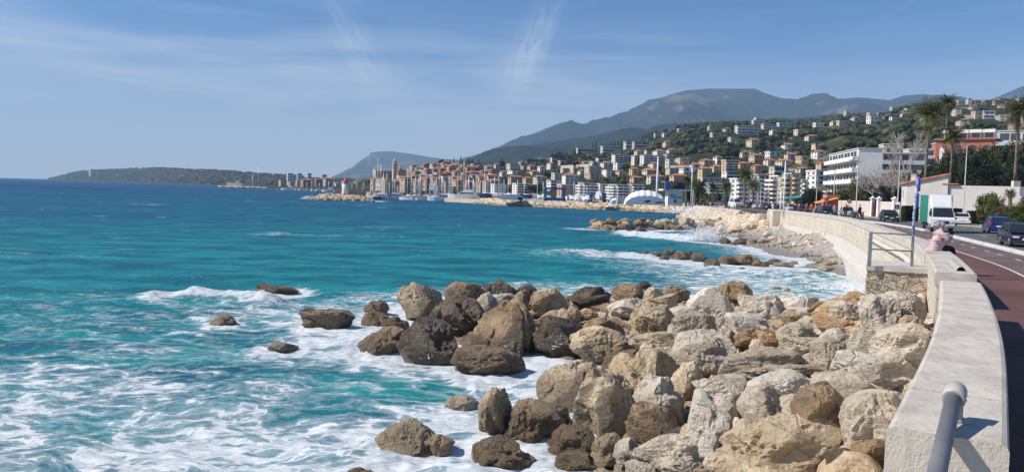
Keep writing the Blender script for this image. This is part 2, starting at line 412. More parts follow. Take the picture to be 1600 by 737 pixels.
def relief(name, ridge, base, depth, mt, npx, nd, amp, ns, shape=1.0, zb=2.4, kind='structure', back=0.7, seed=0, edge=30):
    """ridge: [(px, py)] silhouette; base: [(px, D)] where the foot is; depth: [(px, D)] where the ridge stands"""
    px = np.linspace(ridge[0][0], ridge[-1][0], npx)
    ry = np.interp(px, *zip(*ridge)); B = np.interp(px, *zip(*base)); Rr = np.interp(px, *zip(*depth))
    zr = CAMZ+(hor(px)-ry)/F*Rr
    t = np.concatenate([[-0.03, 0.0], np.linspace(0.012, 1.0, nd), 1.0+np.linspace(0.06, back, nd//3)])
    X = np.zeros((len(t), npx)); Y = X.copy(); Z = X.copy()
    for j in range(npx):
        for i, tt in enumerate(t):
            D = B[j]+(Rr[j]-B[j])*tt; x = (px[j]-800)/F*D
            X[i, j] = x; Y[i, j] = D
            if tt < 0: Z[i, j] = -3; continue
            k = tt**shape if tt <= 1 else 1-(tt-1)*0.55
            e = min(1, tt*5)*(1-0.93*math.exp(-((tt-1)/0.12)**2))
            Z[i, j] = zb+(zr[j]-zb)*k+(amp*(ridged(x, D, ns, 6, seed)-0.35)*e)*min(1, max(0.0, (zr[j]-zb)/(amp*2.5+1e-6)))
            if tt > 0: Z[i, j] = max(Z[i, j], zb-0.05 if tt < 1 else -3)
    o = grid_mesh(name, X, Y, Z, [mt], True)
    if kind: tag(o, kind=kind)
    return o
MOUNT = [(690, 262), (715, 252), (735, 246), (760, 238), (778, 232), (790, 226), (815, 216), (850, 201), (870, 193), (885, 190), (905, 194), (950, 186), (985, 177), (1010, 163), (1040, 150), (1065, 143), (1100, 140), (1140, 141), (1170, 141), (1185, 148), (1210, 156), (1250, 159), (1290, 158), (1330, 154), (1380, 157), (1400, 150), (1430, 148), (1452, 150), (1475, 162), (1530, 160), (1555, 150), (1580, 139), (1610, 133), (1700, 120), (1800, 118)]
MIDR = [(700, 266), (722, 256), (740, 247), (765, 238), (790, 235), (825, 228), (860, 222), (900, 216), (960, 205), (1030, 196), (1100, 192), (1200, 190), (1300, 180), (1400, 176), (1500, 175), (1650, 172)]
HEAD = [(500, 285), (525, 274), (548, 262), (560, 252), (574, 243), (576, 239), (590, 237), (612, 237), (640, 241), (665, 245), (690, 249), (720, 250), (760, 254), (820, 260)]
CAPE = [(74, 278.2), (84, 276), (100, 274), (118, 269), (135, 268), (160, 266), (200, 264.5), (250, 263), (300, 266), (340, 267), (380, 271), (420, 274), (470, 277), (520, 279), (570, 280), (640, 284)]
m_mount = veg_mat('mountain_scrub', (0.012, 0.020, 0.022), (0.12, 0.12, 0.125), 0.0022, 0.0045, 0.60)
m_mid = veg_mat('mid_slope_scrub', (0.013, 0.023, 0.021), (0.14, 0.13, 0.12), 0.006, 0.010, 0.66)
m_head = veg_mat('headland_rock', (0.030, 0.040, 0.032), (0.16, 0.15, 0.14), 0.002, 0.0035, 0.52)
m_cape = veg_mat('cape_woodland', (0.018, 0.032, 0.018), (0.24, 0.20, 0.17), 0.012, 0.03, 0.68)
relief('mountain', MOUNT, [(690, 3000), (1800, 2600)], [(690, 5400), (1100, 5200), (1800, 4200)], m_mount, 360, 90, 210, 900, 1.0, seed=1)
relief('mountain_foothill', MIDR, [(700, 1500), (1650, 1300)], [(700, 2700), (900, 2500), (1650, 1900)], m_mid, 260, 60, 55, 330, 0.9, seed=4)
relief('headland', HEAD, [(500, 6000), (820, 5600)], [(500, 7600), (820, 7300)], m_head, 220, 60, 50, 700, 0.75, seed=9)
relief('cape', CAPE, [(74, 3600), (200, 2900), (340, 1900), (450, 1600), (640, 1500)], [(74, 3900), (200, 3400), (340, 2400), (450, 2000), (640, 1900)], m_cape, 520, 60, 11, 70, 0.7, zb=2.0, seed=3)
HILLR = [(415, 293), (440, 290), (500, 288), (560, 286), (578, 284), (600, 279), (640, 270), (680, 262), (700, 260), (740, 259), (765, 264), (800, 262), (840, 258), (862, 252), (885, 244), (900, 240), (940, 236), (975, 229), (1005, 222), (1040, 209), (1070, 200), (1110, 196), (1150, 194), (1200, 192), (1250, 192), (1285, 188), (1310, 184), (1340, 186), (1380, 180), (1420, 170), (1500, 167), (1600, 163), (1750, 158), (1900, 158)]
HILLB = [(415, 960), (500, 800), (560, 520), (590, 440), (640, 425), (740, 425), (800, 400), (900, 340), (1000, 300), (1100, 268), (1200, 238), (1300, 190), (1400, 165), (1600, 150), (1900, 140)]
HILLD = [(415, 1300), (500, 1100), (560, 760), (640, 640), (700, 640), (800, 780), (900, 850), (1050, 880), (1200, 850), (1300, 800), (1450, 680), (1600, 620), (1900, 560)]
def hill_z(x, y):
    px = 800+F*x/y
    if px < 415: return 0.5
    B = np.interp(px, *zip(*HILLB)); Rr = np.interp(px, *zip(*HILLD)); ry = np.interp(px, *zip(*HILLR)); zr = CAMZ+(hor(px)-ry)/F*Rr
    t = (y-B)/(Rr-B)
    if t < 0: return ZLAND
    k = t**0.92 if t <= 1 else 1-(t-1)*0.55
    e = min(1, t*5)*(1-0.75*math.exp(-((t-1)/0.1)**2))
    return max(2.4+(zr-2.4)*k+7*(ridged(x, y, 110, 4, 2)-0.35)*e*min(1, max(0, (zr-2.4)/20)), 2.35)
def hill_mat():
    return veg_mat('hill_ground', (0.028, 0.034, 0.018), (0.30, 0.26, 0.20), 0.03, 0.05, 0.60, bare=(0.19, 0.17, 0.10))
def build_hill():
    npx, nd = 420, 100
    px = np.linspace(415, 1900, npx); B = np.interp(px, *zip(*HILLB)); Rr = np.interp(px, *zip(*HILLD))
    t = np.concatenate([[-0.012, 0.0], np.linspace(0.01, 1.0, nd), 1.0+np.linspace(0.05, 0.8, 30)])
    X = np.zeros((len(t), npx)); Y = X.copy(); Z = X.copy()
    for j in range(npx):
        for i, tt in enumerate(t):
            D = B[j]+(Rr[j]-B[j])*tt; x = (px[j]-800)/F*D; X[i, j] = x; Y[i, j] = D; Z[i, j] = -2.5 if tt < 0 else hill_z(x, D)
    o = grid_mesh('hillside', X, Y, Z, [hill_mat()], True); tag(o, kind='structure')
build_hill()
def hit_hill(px, py, D0=None):
    """march a picture ray to the hillside; returns the ground point"""
    d = ray(px, py); D = D0 or float(np.interp(px, *zip(*HILLB)))
    Rr = float(np.interp(px, *zip(*HILLD)))
    while D < Rr*1.02:
        p = CAM+d*(D/d.y)
        if hill_z(p.x, p.y) >= p.z: return Vector((p.x, p.y, hill_z(p.x, p.y)))
        D += 2.0
    p = CAM+d*(Rr/d.y); return Vector((p.x, p.y, hill_z(p.x, p.y)))

# ------------------------------------------------------------------ sea
def sstep(a, b, x):
    t = np.clip((x-a)/(b-a), 0, 1); return t*t*(3-2*t)
def vnoise(X, Y, s, seed):
    """cheap value noise, vectorised"""
    x = X/s+seed*17.3; y = Y/s+seed*7.9
    xi = np.floor(x).astype(np.int64); yi = np.floor(y).astype(np.int64); fx = x-xi; fy = y-yi
    fx = fx*fx*(3-2*fx); fy = fy*fy*(3-2*fy)
    def h(a, b):
        k = (a*374761393+b*668265263+int(seed*1013)) & 0xffffffff; k = ((k ^ (k >> 13))*1274126177) & 0xffffffff
        return ((k ^ (k >> 16)) & 0xffff)/65535.0
    return (h(xi, yi)*(1-fx)+h(xi+1, yi)*fx)*(1-fy)+(h(xi, yi+1)*(1-fx)+h(xi+1, yi+1)*fx)*fy
def vfbm(X, Y, s, seed, o=4):
    v = 0; a = 1; tot = 0
    for k in range(o): v = v+a*vnoise(X, Y, s, seed+k*1.37); tot += a; a *= .55; s *= .5
    return v/tot
BREAK = [(-16.5, 32.2), (-14.5, 33.2), (-12.5, 33.4), (-10.6, 33.0)]
def foamfield(X, Y):
    f = np.zeros(X.shape)
    dp = -sdf(X, Y, PILE)
    f = np.maximum(f, 0.95*np.exp(-np.clip(dp, 0, 99)/2.9)*0.93)
    # surf to the left of the boulders, in front
    edge = 21.5+2.5*np.sin(X*0.35)+0.25*np.clip(X+8, -99, 0)+3.0*(vfbm(X, Y, 5.0, 5, 3)-0.5)
    f = np.maximum(f, (0.53+0.16*sstep(-9, -2, X))*sstep(edge+1.0, edge-3.0, Y)*sstep(-28, -14, X))
    f = np.maximum(f, 0.37*sstep(35.5, 31, Y+0.25*np.clip(X+6, -99, 0))*sstep(-30, -8, X))
    # breaker
    db = polyd(X, Y, BREAK); f = np.maximum(f, 1.0*np.exp(-(db/1.1)**2)*sstep(-17.5, -14.5, X)); f = np.maximum(f, 0.52*np.exp(-(db/3.0)**2)*sstep(-19, -12, X))
    f = np.maximum(f, 0.5*sstep(7, 2, polyd(X, Y, [(-9, 30), (-4, 34), (3, 40)])))
    # groynes and beach
    f = np.maximum(f, 0.98*np.exp(-np.clip(polyd(X, Y, G1)-1.2, 0, 99)/1.6)); f = np.maximum(f, 0.55*np.exp(-np.clip(polyd(X, Y, [(5, 66), (11, 62), (20, 54)])-1, 0, 99)/3.0))
    f = np.maximum(f, 0.98*np.exp(-np.clip(polyd(X, Y, [(15, 97), (20, 92), (24, 82)])-0.9, 0, 99)/1.5)); f = np.maximum(f, 0.97*np.exp(-np.clip(polyd(X, Y, G3)-2.6, 0, 99)/1.2))
    f = np.maximum(f, 0.97*np.exp(-(polyd(X, Y, [(8.5, 112), (12, 110.5), (20, 111), (30, 115)])/1.3)**2))
    w = wallx(Y)-np.interp(Y, BEACH_Y, BEACH_W)-X
    f = np.maximum(f, np.where((Y > 36) & (Y < 116), 0.97*np.exp(-np.clip(w, 0, 99)/np.interp(Y, [36, 60, 116], [5.0, 4.5, 3.0])), 0))
    f = np.maximum(f, np.where((Y > 36) & (Y < 60), 0.56*sstep(22, 8, w), 0))
    l = -sdf(X, Y, LAND); f = np.maximum(f, 0.85*np.exp(-np.clip(l+1.5, 0, 99)/1.0))
    li = np.hypot((X+63)/1.0, (Y-291)/0.6); f = np.maximum(f, 0.9*np.exp(-np.clip(li-15, 0, 99)/2.0))
    for a, b_, r_ in ((348, 512, .5), (400, 470, .8), (436, 458, 1.2), (480, 493, .35), (512, 516, 1.1), (443, 550, .6), (636, 708, .7), (690, 710, .35), (763, 592, 1.0), (566, 747, .4), (597, 560, .9), (786, 738, .6)):
        q = onz(a, b_, 0); d_ = np.hypot(X-q.x, (Y-q.y)*.8); f = np.maximum(f, 0.93*np.exp(-np.clip(d_-r_, 0, 99)/.55))
    # scattered whitecaps, more of them near the shore
    wc = vfbm(X, Y*2.5, 9.0, 3, 3); f = np.maximum(f, 0.42*sstep(0.70, 0.86, wc)*sstep(3000, 60, Y))
    return f
def build_sea():
    na, nr = 760, 820
    az = np.linspace(R(-62), R(62), na); rr = 2.2*np.exp(np.linspace(0, math.log(9400/2.2), nr))
    A, Rr = np.meshgrid(az, rr); X = np.sin(A)*Rr; Y = np.cos(A)*Rr
    Z = np.zeros_like(X)
    fade = lambda L: np.exp(-(Rr/(L*45.0))**2)
    # swell running in from the sea, towards the shore (to +x, +y)
    for L, amp, th, ph in ((17, .13, 0.25, 0), (11, .10, -0.25, 1.3), (6.3, .07, 0.5, 2.1), (3.7, .05, 0.05, .4), (2.3, .032, 0.75, 4.0), (1.4, .02, -0.4, 2.2), (0.85, .011, 0.3, 1.0)):
        k = 2*math.pi/L; warp = 1.6*L*0.35*(vfbm(X, Y, L*2.2, L, 2)-0.5)*2
        s = np.sin(k*(X*math.sin(th+1.9)*0.6+Y*math.cos(th)+warp)+ph)
        Z += amp*(1-np.abs(s)*1.0 if L < 7 else 0.5+0.5*s)*fade(L)
    Z += 0.16*(vfbm(X, Y, 1.9, 8, 4)-0.5)*fade(2.5)
    foam = foamfield(X, Y)
    churn = sstep(0.5, 0.95, foam)
    Z += churn*0.34*(vfbm(X, Y, 0.9, 2, 4)-0.5)*fade(1.2)
    db = polyd(X, Y, BREAK); Z += 0.5*np.exp(-(db/1.0)**2)*sstep(-18, -14, X)*(0.55+0.9*vfbm(X, Y, 0.8, 4, 3))
    for q, h_ in (([(14, 98), (19, 94), (22, 90)], 0.55), ([(4, 65), (8, 66), (11, 64.5)], 0.35), ([(14, 52), (20, 49.5)], 0.35)):
        d_ = polyd(X, Y, q); Z += h_*np.exp(-(d_/1.4)**2)*(0.4+1.2*vfbm(X, Y, 0.9, 6, 3))
    Z -= 0.12
    m = bpy.data.materials.new('sea_water'); m.use_nodes = True; t = NT(m.node_tree); b = t.n['Principled BSDF']
    p = t.pos(); sp = t.add('ShaderNodeSeparateXYZ'); t.l.new(p, sp.inputs[0])
    at = t.add('ShaderNodeAttribute', attribute_name='foam'); sh = t.add('ShaderNodeAttribute', attribute_name='shallow')
    flat = t.mapv(p, (1, 1, 0))
    big = t.noise(t.mapv(flat, (0.5, 1.6, 1)), 0.018, 5, 0.55); mid = t.noise(t.mapv(flat, (1, 2.2, 1)), 0.16, 6, 0.62)
    deep = t.mix(t.ss(big, 0.38, 0.62), (0.002, 0.046, 0.120), (0.003, 0.085, 0.160))
    shal = t.mix(t.ss(mid, 0.35, 0.65), (0.004, 0.130, 0.162), (0.010, 0.212, 0.222))
    c = t.mix(sh.outputs['Fac'], deep, shal)
    c = t.mix(t.ss(mid, 0.40, 0.58, 0.55, 0.0), c, t.mix(1, c, (0.5, 0.62, 0.75), 'MULTIPLY'))
    milky = t.ss(at.outputs['Fac'], 0.30, 0.80, 0, 0.8); c = t.mix(milky, c, (0.085, 0.20, 0.235))
    # lace: warped ridged webs plus patchy sheets
    warp = t.add('ShaderNodeTexNoise', ins={'Vector': flat, 'Scale': 0.55, 'Detail': 4.0}); 
    wv = t.add('ShaderNodeVectorMath', operation='SCALE'); t.l.new(warp.outputs['Color'], wv.inputs[0]); wv.inputs['Scale'].default_value = 1.9
    wa = t.add('ShaderNodeVectorMath', operation='ADD'); t.l.new(flat, wa.inputs[0]); t.l.new(wv.outputs[0], wa.inputs[1])
    st = t.mapv(wa.outputs[0], (0.62, 1.25, 1))
    n1 = t.noise(st, 0.75, 8, 0.62, 0.7); n2 = t.noise(st, 3.2, 5, 0.6, 0.5); web = t.voro(st, 1.25, 'DISTANCE_TO_EDGE'); web2 = t.voro(st, 3.4, 'DISTANCE_TO_EDGE')
    lace = t.math('ADD', t.math('MULTIPLY', t.ss(web, 0.0, 0.30, 1, 0), 0.16), t.math('MULTIPLY', t.ss(web2, 0.0, 0.25, 1, 0), 0.09))
    h = t.math('ADD', t.math('ADD', t.math('MULTIPLY', n1, 0.85), t.math('MULTIPLY', n2, 0.22)), lace)
    thr = t.math('SUBTRACT', 1.04, t.math('MULTIPLY', at.outputs['Fac'], 0.74))
    fm = t.ss(t.math('SUBTRACT', h, thr), -0.03, 0.11)
    fm2 = t.ss(t.math('SUBTRACT', h, thr), -0.20, 0.03, 0, 0.36)
    fmask = t.math('MAXIMUM', fm, fm2)
    foamc = t.mix(t.ss(n2, 0.35, 0.65), (0.40, 0.47, 0.51), (0.66, 0.69, 0.71))
    c = t.mix(fmask, c, foamc)
    t.set(b.inputs['Base Color'], c)
    t.set(b.inputs['Roughness'], t.math('ADD', t.math('MULTIPLY', fmask, 0.5), 0.22)); b.inputs['IOR'].default_value = 1.33; b.inputs['Specular IOR Level'].default_value = 0.14
    r1 = t.noise(t.mapv(flat, (0.8, 2.0, 1)), 2.2, 6, 0.65, 0.3); r2 = t.noise(t.mapv(flat, (0.7, 2.2, 1)), 0.28, 5, 0.6)
    nb = t.bump(r2, 0.75, 0.9); nb2 = t.bump(t.math('ADD', r1, t.math('MULTIPLY', fmask, 0.25)), 0.6, 0.09, nb)
    # water body and a capped surface reflection
    cb = b.inputs['Base Color'].links[0].from_socket; rg = b.inputs['Roughness'].links[0].from_socket; out = [n_ for n_ in t.n if n_.type == 'OUTPUT_MATERIAL'][0]
    df = t.add('ShaderNodeBsdfDiffuse'); t.l.new(cb, df.inputs['Color']); t.l.new(nb2, df.inputs['Normal']); gl = t.add('ShaderNodeBsdfGlossy'); t.l.new(rg, gl.inputs['Roughness']); t.l.new(nb2, gl.inputs['Normal']); gl.inputs['Color'].default_value = (.8, .9, 1, 1)
    fr_ = t.add('ShaderNodeFresnel'); fr_.inputs['IOR'].default_value = 1.33; t.l.new(nb2, fr_.inputs['Normal']); fac = t.math('MULTIPLY', t.math('MINIMUM', fr_.outputs[0], 0.17), t.math('SUBTRACT', 1.0, t.math('MULTIPLY', fmask, 0.8)))
    mx_ = t.add('ShaderNodeMixShader'); t.l.new(fac, mx_.inputs[0]); t.l.new(df.outputs[0], mx_.inputs[1]); t.l.new(gl.outputs[0], mx_.inputs[2]); t.l.new(mx_.outputs[0], out.inputs['Surface']); t.n.remove(b)
    o = grid_mesh('sea', X, Y, Z, [m], True); tag(o, kind='structure')
    vattr(o, 'foam', foam)
    shallow = sstep(190, 45, Y+0.35*np.clip(-X-10, -20, 400)) ; shallow = np.maximum(shallow*1.0, 0.35*sstep(420, 120, Y)); vattr(o, 'shallow', np.clip(shallow, 0, 1))
build_sea()
# ------------------------------------------------------------------ sea wall
def stone_mat(name, base, dark, stain, bump=0.5, fine=1.0, seams=False):
    m = bpy.data.materials.new(name); m.use_nodes = True; t = NT(m.node_tree); b = t.n['Principled BSDF']
    p = t.pos(); n = t.noise(t.mapv(p, (1, 1, 2)), 2.0, 7, 0.65); n2 = t.noise(p, 34*fine, 4, 0.7); n3 = t.noise(t.mapv(p, (3.5, 1.2, 1), (0, 0, -0.5)), 4.0, 6, 0.7, 0.6)
    c = t.mix(t.ss(n, 0.3, 0.7), dark, base)
    c = t.mix(t.ss(n3, 0.50, 0.72, 0, 0.55), c, stain)
    c = t.mix(t.ss(n2, 0.55, 0.8, 0, 0.4), c, tuple(x*0.6 for x in dark))
    pit = t.voro(p, 16, 'F1'); c = t.mix(t.ss(t.math('ADD', pit, t.noise(p, 6, 2)), 0.36, 0.44, 0.45, 0), c, tuple(x*0.4 for x in dark))
    t.set(b.inputs['Base Color'], c); b.inputs['Roughness'].default_value = 0.9; b.inputs['Specular IOR Level'].default_value = 0.25
    h = t.math('ADD', t.math('MULTIPLY', n2, 0.5), t.math('MULTIPLY', n3, 0.6))
    t.l.new(t.bump(h, bump, 0.02), b.inputs['Normal']); return m
def masonry_mat(name, course=0.26, blk=0.62):
    m = bpy.data.materials.new(name); m.use_nodes = True; t = NT(m.node_tree); b = t.n['Principled BSDF']
    uv = t.coord('UV'); p = t.pos()
    wn = t.add('ShaderNodeTexNoise', ins={'Vector': p, 'Scale': 2.5, 'Detail': 3.0}); s_ = t.add('ShaderNodeVectorMath', operation='SCALE'); t.l.new(wn.outputs['Color'], s_.inputs[0]); s_.inputs['Scale'].default_value = 0.06
    a_ = t.add('ShaderNodeVectorMath', operation='ADD'); t.l.new(uv, a_.inputs[0]); t.l.new(s_.outputs[0], a_.inputs[1])
    br = t.add('ShaderNodeTexBrick', offset=0.5, squash=1.4, squash_frequency=3); t.l.new(a_.outputs[0], br.inputs['Vector'])
    br.inputs['Scale'].default_value = 1.0; br.inputs['Brick Width'].default_value = blk; br.inputs['Row Height'].default_value = course; br.inputs['Mortar Size'].default_value = 0.014
    br.inputs['Mortar Smooth'].default_value = 0.3; br.inputs['Bias'].default_value = 0.0
    br.inputs['Color1'].default_value = (0.52, 0.44, 0.32, 1); br.inputs['Color2'].default_value = (0.60, 0.55, 0.45, 1); br.inputs['Mortar'].default_value = (0.26, 0.22, 0.17, 1)
    n = t.noise(p, 0.45, 6, 0.65); n2 = t.noise(p, 9, 5, 0.7)
    c = t.mix(t.ss(n, 0.38, 0.62, 0, 0.75), br.outputs['Color'], (0.60, 0.56, 0.49)); c = t.mix(t.ss(t.noise(p, 0.8, 5, 0.6), 0.56, 0.66, 0, 0.55), c, (0.50, 0.37, 0.20))
    c = t.mix(t.ss(n2, 0.5, 0.75, 0, 0.35), c, (0.25, 0.21, 0.16))
    t.set(b.inputs['Base Color'], c); b.inputs['Roughness'].default_value = 0.92
    h = t.math('ADD', t.math('MULTIPLY', br.outputs['Fac'], -0.7), t.math('MULTIPLY', n2, 0.6))
    t.l.new(t.bump(h, 0.8, 0.04), b.inputs['Normal']); return m
m_coping = stone_mat('weathered_limestone', (0.60, 0.555, 0.49), (0.42, 0.385, 0.34), (0.24, 0.215, 0.185), 0.8)
m_render = stone_mat('rough_render', (0.60, 0.555, 0.48), (0.52, 0.475, 0.40), (0.44, 0.395, 0.33), 0.9, 1.3)
m_mason = masonry_mat('coursed_masonry'); m_conc = stone_mat('pale_concrete', (0.56, 0.54, 0.50), (0.44, 0.42, 0.38), (0.34, 0.31, 0.27), 0.5)
WS = np.r_[0, np.cumsum(np.hypot(*np.diff(WPATH, axis=0).T))]
def sweep(name, y0, y1, prof, mats, parent=None, miof=None, step=1):
    """closed profile [(offset, z)] swept along the sea wall between y0 and y1, with uv = (arc length, z)"""
    s0 = np.interp(y0, WPATH[:, 1], WS); s1 = np.interp(y1, WPATH[:, 1], WS)
    ss = np.linspace(s0, s1, max(2, int((s1-s0)/(0.5*step))+1)); n = len(prof)
    cx = np.interp(ss, WS, WPATH[:, 0]); cy = np.interp(ss, WS, WPATH[:, 1]); nx = np.interp(ss, WS, WN[:, 0]); ny = np.interp(ss, WS, WN[:, 1])
    V = []; Fc = []; uv = []; mi = []
    for i in range(len(ss)):
        for o, z in prof: V.append((cx[i]+nx[i]*o, cy[i]+ny[i]*o, z))
    for i in range(len(ss)-1):
        for k in range(n):
            k2 = (k+1) % n; Fc.append((i*n+k, (i+1)*n+k, (i+1)*n+k2, i*n+k2))
            za, zb_ = prof[k][1]+prof[k][0]*0.3, prof[k2][1]+prof[k2][0]*0.3
            uv += [(ss[i], za), (ss[i+1], za), (ss[i+1], zb_), (ss[i], zb_)]; mi.append(miof(k) if miof else 0)
    for e, rev in ((0, False), (len(ss)-1, True)):
        f = [e*n+k for k in range(n)]; f = f[::-1] if rev else f; Fc.append(tuple(f)); mi.append(0)
        uv += [(prof[k-e*n][0], prof[k-e*n][1]) for k in f]
    o = np_mesh(name, V, Fc, mats, False, parent, uv)
    o.data.polygons.foreach_set('material_index', mi)
    bm = bmesh.new(); bm.from_mesh(o.data); bmesh.ops.recalc_face_normals(bm, faces=bm.faces); bm.to_mesh(o.data); bm.free()
    return o
def rnd_prof(o0, o1, z0, z1, r=0.03):
    return [(o0, z0), (o0, z1-r), (o0+r*0.3, z1-r*0.3), (o0+r, z1), (o1-r, z1), (o1-r*0.3, z1-r*0.3), (o1, z1-r), (o1, z0)]
wn_ = tag(empty('sea_wall', at_wall(9, 0.36, 1.2)[0]), 'thick pale stone parapet wall filling the lower right corner, a grey handrail bolted on its end', 'wall')
def child(o, root):
    o.parent = root; o.matrix_parent_inverse = Matrix.Translation(-root.location) if root.rotation_euler.z == 0 else root.matrix_world.inverted(); return o
for a, b in ((5.08, 6.15), (6.165, 7.35), (7.362, 8.8), (8.812, 10.2), (10.212, 12.5), (12.512, 14.95)):
    o = sweep('wall_block', a, b, rnd_prof(0.0, 0.70, 0.5, ZW-0.002*random.random(), 0.045), [m_coping, m_render], None, lambda k: 1 if k in (0, 6, 7) else 0, 0.5)
    me = o.data; nf = len(me.polygons)
    if a == 5.08: me.polygons[nf-2].material_index = 1
    child(o, wn_)
wf = tag(empty('sea_wall', at_wall(50, 0.36, 0)[0]), 'long curving promenade wall of coursed yellowish masonry with pale coping above the shingle beach', 'wall')
child(sweep('masonry', 16.7, 107, [(0.06, -0.6), (0.0, 3.38), (0.70, 3.38), (0.70, 1.5)], [m_mason]), wf)
y = 16.7; k = 0
while y < 106:
    L = 1.25 if y < 40 else 2.2
    z = ZW+0.004*random.uniform(-1, 1)
    child(sweep('coping_slab', y, y+L-0.05, rnd_prof(-0.045, 0.74, 3.385, z, 0.035), [m_coping], None, None, 0.5), wf)
    y += L; k += 1
child(sweep('footing', 26.5, 98, [(-0.05, -0.9), (-0.85, -0.9), (-0.62, 0.95), (-0.28, 1.15), (-0.02, 1.9)], [m_conc]), wf)
# raised end pier of the far stretch
pb = MB(); a, r_ = at_wall(101, -0.35, 1.9); pb.box((a.x, a.y, 1.9), (1.3, 1.3, 3.4), r_, 0, 0.04); child(pb.build('end_pier', m_mason), wf)
# the cemented pipe hanging on the outer face
pp = []
for yy in np.arange(46, 15.9, -0.5):
    z = 3.0 if yy > 30 else 3.0-1.25*((30-yy)/14)**1.6
    a, _ = at_wall(yy, -0.13-0.25*max(0, (22-yy)/7), z); pp.append(a)
mb = MB(); mb.tube(pp, [0.115+0.012*math.sin(i*1.7) for i in range(len(pp))], 12); child(mb.build('cemented_pipe', m_render), wf)

# ------------------------------------------------------------------ little landing with its rail
pl = tag(empty('landing', (11.0, 22.8, 0)), 'small rubble stone landing with a concrete slab, built against the outside of the curved wall', 'landing')
def rough_box(name, c, d, rz, mt, parent, amp=0.05, cuts=10, seed=0):
    bm = bmesh.new(); bmesh.ops.create_cube(bm, size=1.0, matrix=Matrix.Diagonal((*d, 1)))
    bmesh.ops.subdivide_edges(bm, edges=list(bm.edges), cuts=cuts, use_grid_fill=True)
    for v in bm.verts:
        q = v.co*2.2+Vector((seed, 0, 0)); v.co += v.co.normalized()*amp*(noise.noise(q)+0.5*noise.noise(q*2.3))
    me = bpy.data.meshes.new(name); bm.to_mesh(me); bm.free(); me.materials.append(mt)
    o = bpy.data.objects.new(name, me); o.location = c; o.rotation_euler = (0, 0, rz); link(o); 
    if parent: child(o, parent)
    return o
def rubble_mat():
    m = bpy.data.materials.new('rubble_masonry'); m.use_nodes = True; t = NT(m.node_tree); b = t.n['Principled BSDF']
    p = t.pos(); wq = t.add('ShaderNodeTexNoise', ins={'Vector': p, 'Scale': 3.0, 'Detail': 3.0}); q0 = t.add('ShaderNodeVectorMath', operation='ADD'); t.l.new(t.mapv(p, (1.7, 1.7, 3.4)), q0.inputs[0]); t.l.new(wq.outputs['Color'], q0.inputs[1]); q = q0.outputs[0]; v1 = t.add('ShaderNodeTexVoronoi', ins={'Vector': q, 'Scale': 1.7}); e = t.voro(q, 1.7, 'DISTANCE_TO_EDGE')
    sc = t.add('ShaderNodeSeparateColor'); t.l.new(v1.outputs['Color'], sc.inputs[0])
    c = t.mix(sc.outputs[0], (0.42, 0.30, 0.18), (0.58, 0.52, 0.42)); c = t.mix(t.ss(t.noise(p, 8, 5, 0.7), 0.4, 0.7, 0, 0.5), c, (0.25, 0.20, 0.14))
    c = t.mix(t.ss(e, 0.02, 0.10, 1, 0), c, (0.40, 0.36, 0.30)); t.set(b.inputs['Base Color'], c); b.inputs['Roughness'].default_value = 0.95
    h = t.math('ADD', t.ss(e, 0.0, 0.12), t.math('MULTIPLY', t.noise(p, 12, 5, 0.7), 0.8)); t.l.new(t.bump(h, 1.0, 0.05), b.inputs['Normal']); return m
m_rub = rubble_mat()
rough_box('rubble_base', (11.72, 23.1, 1.6), (1.75, 2.2, 3.2), R(-25), m_rub, pl, 0.10, 14)
rough_box('slab', (11.74, 23.1, 3.24), (1.85, 2.3, 0.14), R(-25), m_conc, pl, 0.02, 8)
m_galv = mat('galvanised_steel', (0.30, 0.31, 0.32), 0.45, 0.15, 6, metal=0.6); m_gal2 = mat('painted_grey_steel', (0.15, 0.157, 0.165), 0.5, 0.12, 5, stain=.25)
rl = tag(empty('guard_rail', (10.6, 22.2, 3.36)), 'low galvanised steel guard rail with two horizontal bars on the rubble landing', 'railing')
pA = P(1358, 414, 22.3); pB = P(1424, 420, 22.6)
mb = MB(); mb.box((pA.x, pA.y, pA.z+0.47), (0.10, 0.07, 1.0), R(-20), 0, 0.008); child(mb.build('post', m_galv), rl)
mb = MB(); mb.box((pB.x, pB.y, pB.z+0.45), (0.06, 0.06, 0.98), R(-20), 0, 0.006); child(mb.build('post', m_galv), rl)
for px0, py0, px1, py1 in ((1362, 363.5, 1425, 367), (1362, 389, 1425, 392.5)):
    mb = MB(); mb.tube([P(px0, py0, 22.3), P(px1, py1, 22.6)], 0.020, 8); child(mb.build('rail', m_galv), rl)
# blue mottled sign pole
bp_ = tag(empty('sign_pole', P(1425, 419, 22.9)), 'tall leaning pole with peeling blue paint and two narrow blue plates by the landing', 'sign')
m_blue = bpy.data.materials.new('peeling_blue_paint'); m_blue.use_nodes = True; t = NT(m_blue.node_tree); b = t.n['Principled BSDF']
nn = t.noise(t.pos(), 11, 4, 0.7); t.set(b.inputs['Base Color'], t.mix(t.ss(nn, 0.44, 0.58), (0.05, 0.08, 0.25), (0.42, 0.44, 0.50))); b.inputs['Roughness'].default_value = 0.5
m_blue2 = mat('sign_blue', (0.03, 0.075, 0.34), 0.4, 0.2, 3)
mb = MB(); mb.tube([P(1424, 420, 22.9), P(1428, 340, 22.9), P(1434.5, 275, 22.9)], 0.042, 10); child(mb.build('pole', m_blue), bp_)
for (xa, ya, xb, yb) in ((1435.5, 277, 1433.0, 299), (1433.0, 302, 1430.5, 324)):
    a = P(xa+2.2, ya, 22.85); c_ = P(xb+2.2, yb, 22.85); mid_ = (a+c_)/2; mb = MB()
    mb.box((mid_.x, mid_.y, mid_.z), (0.13, 0.03, (a-c_).length), R(40), 0, 0.006); child(mb.build('sign_plate', m_blue2), bp_)
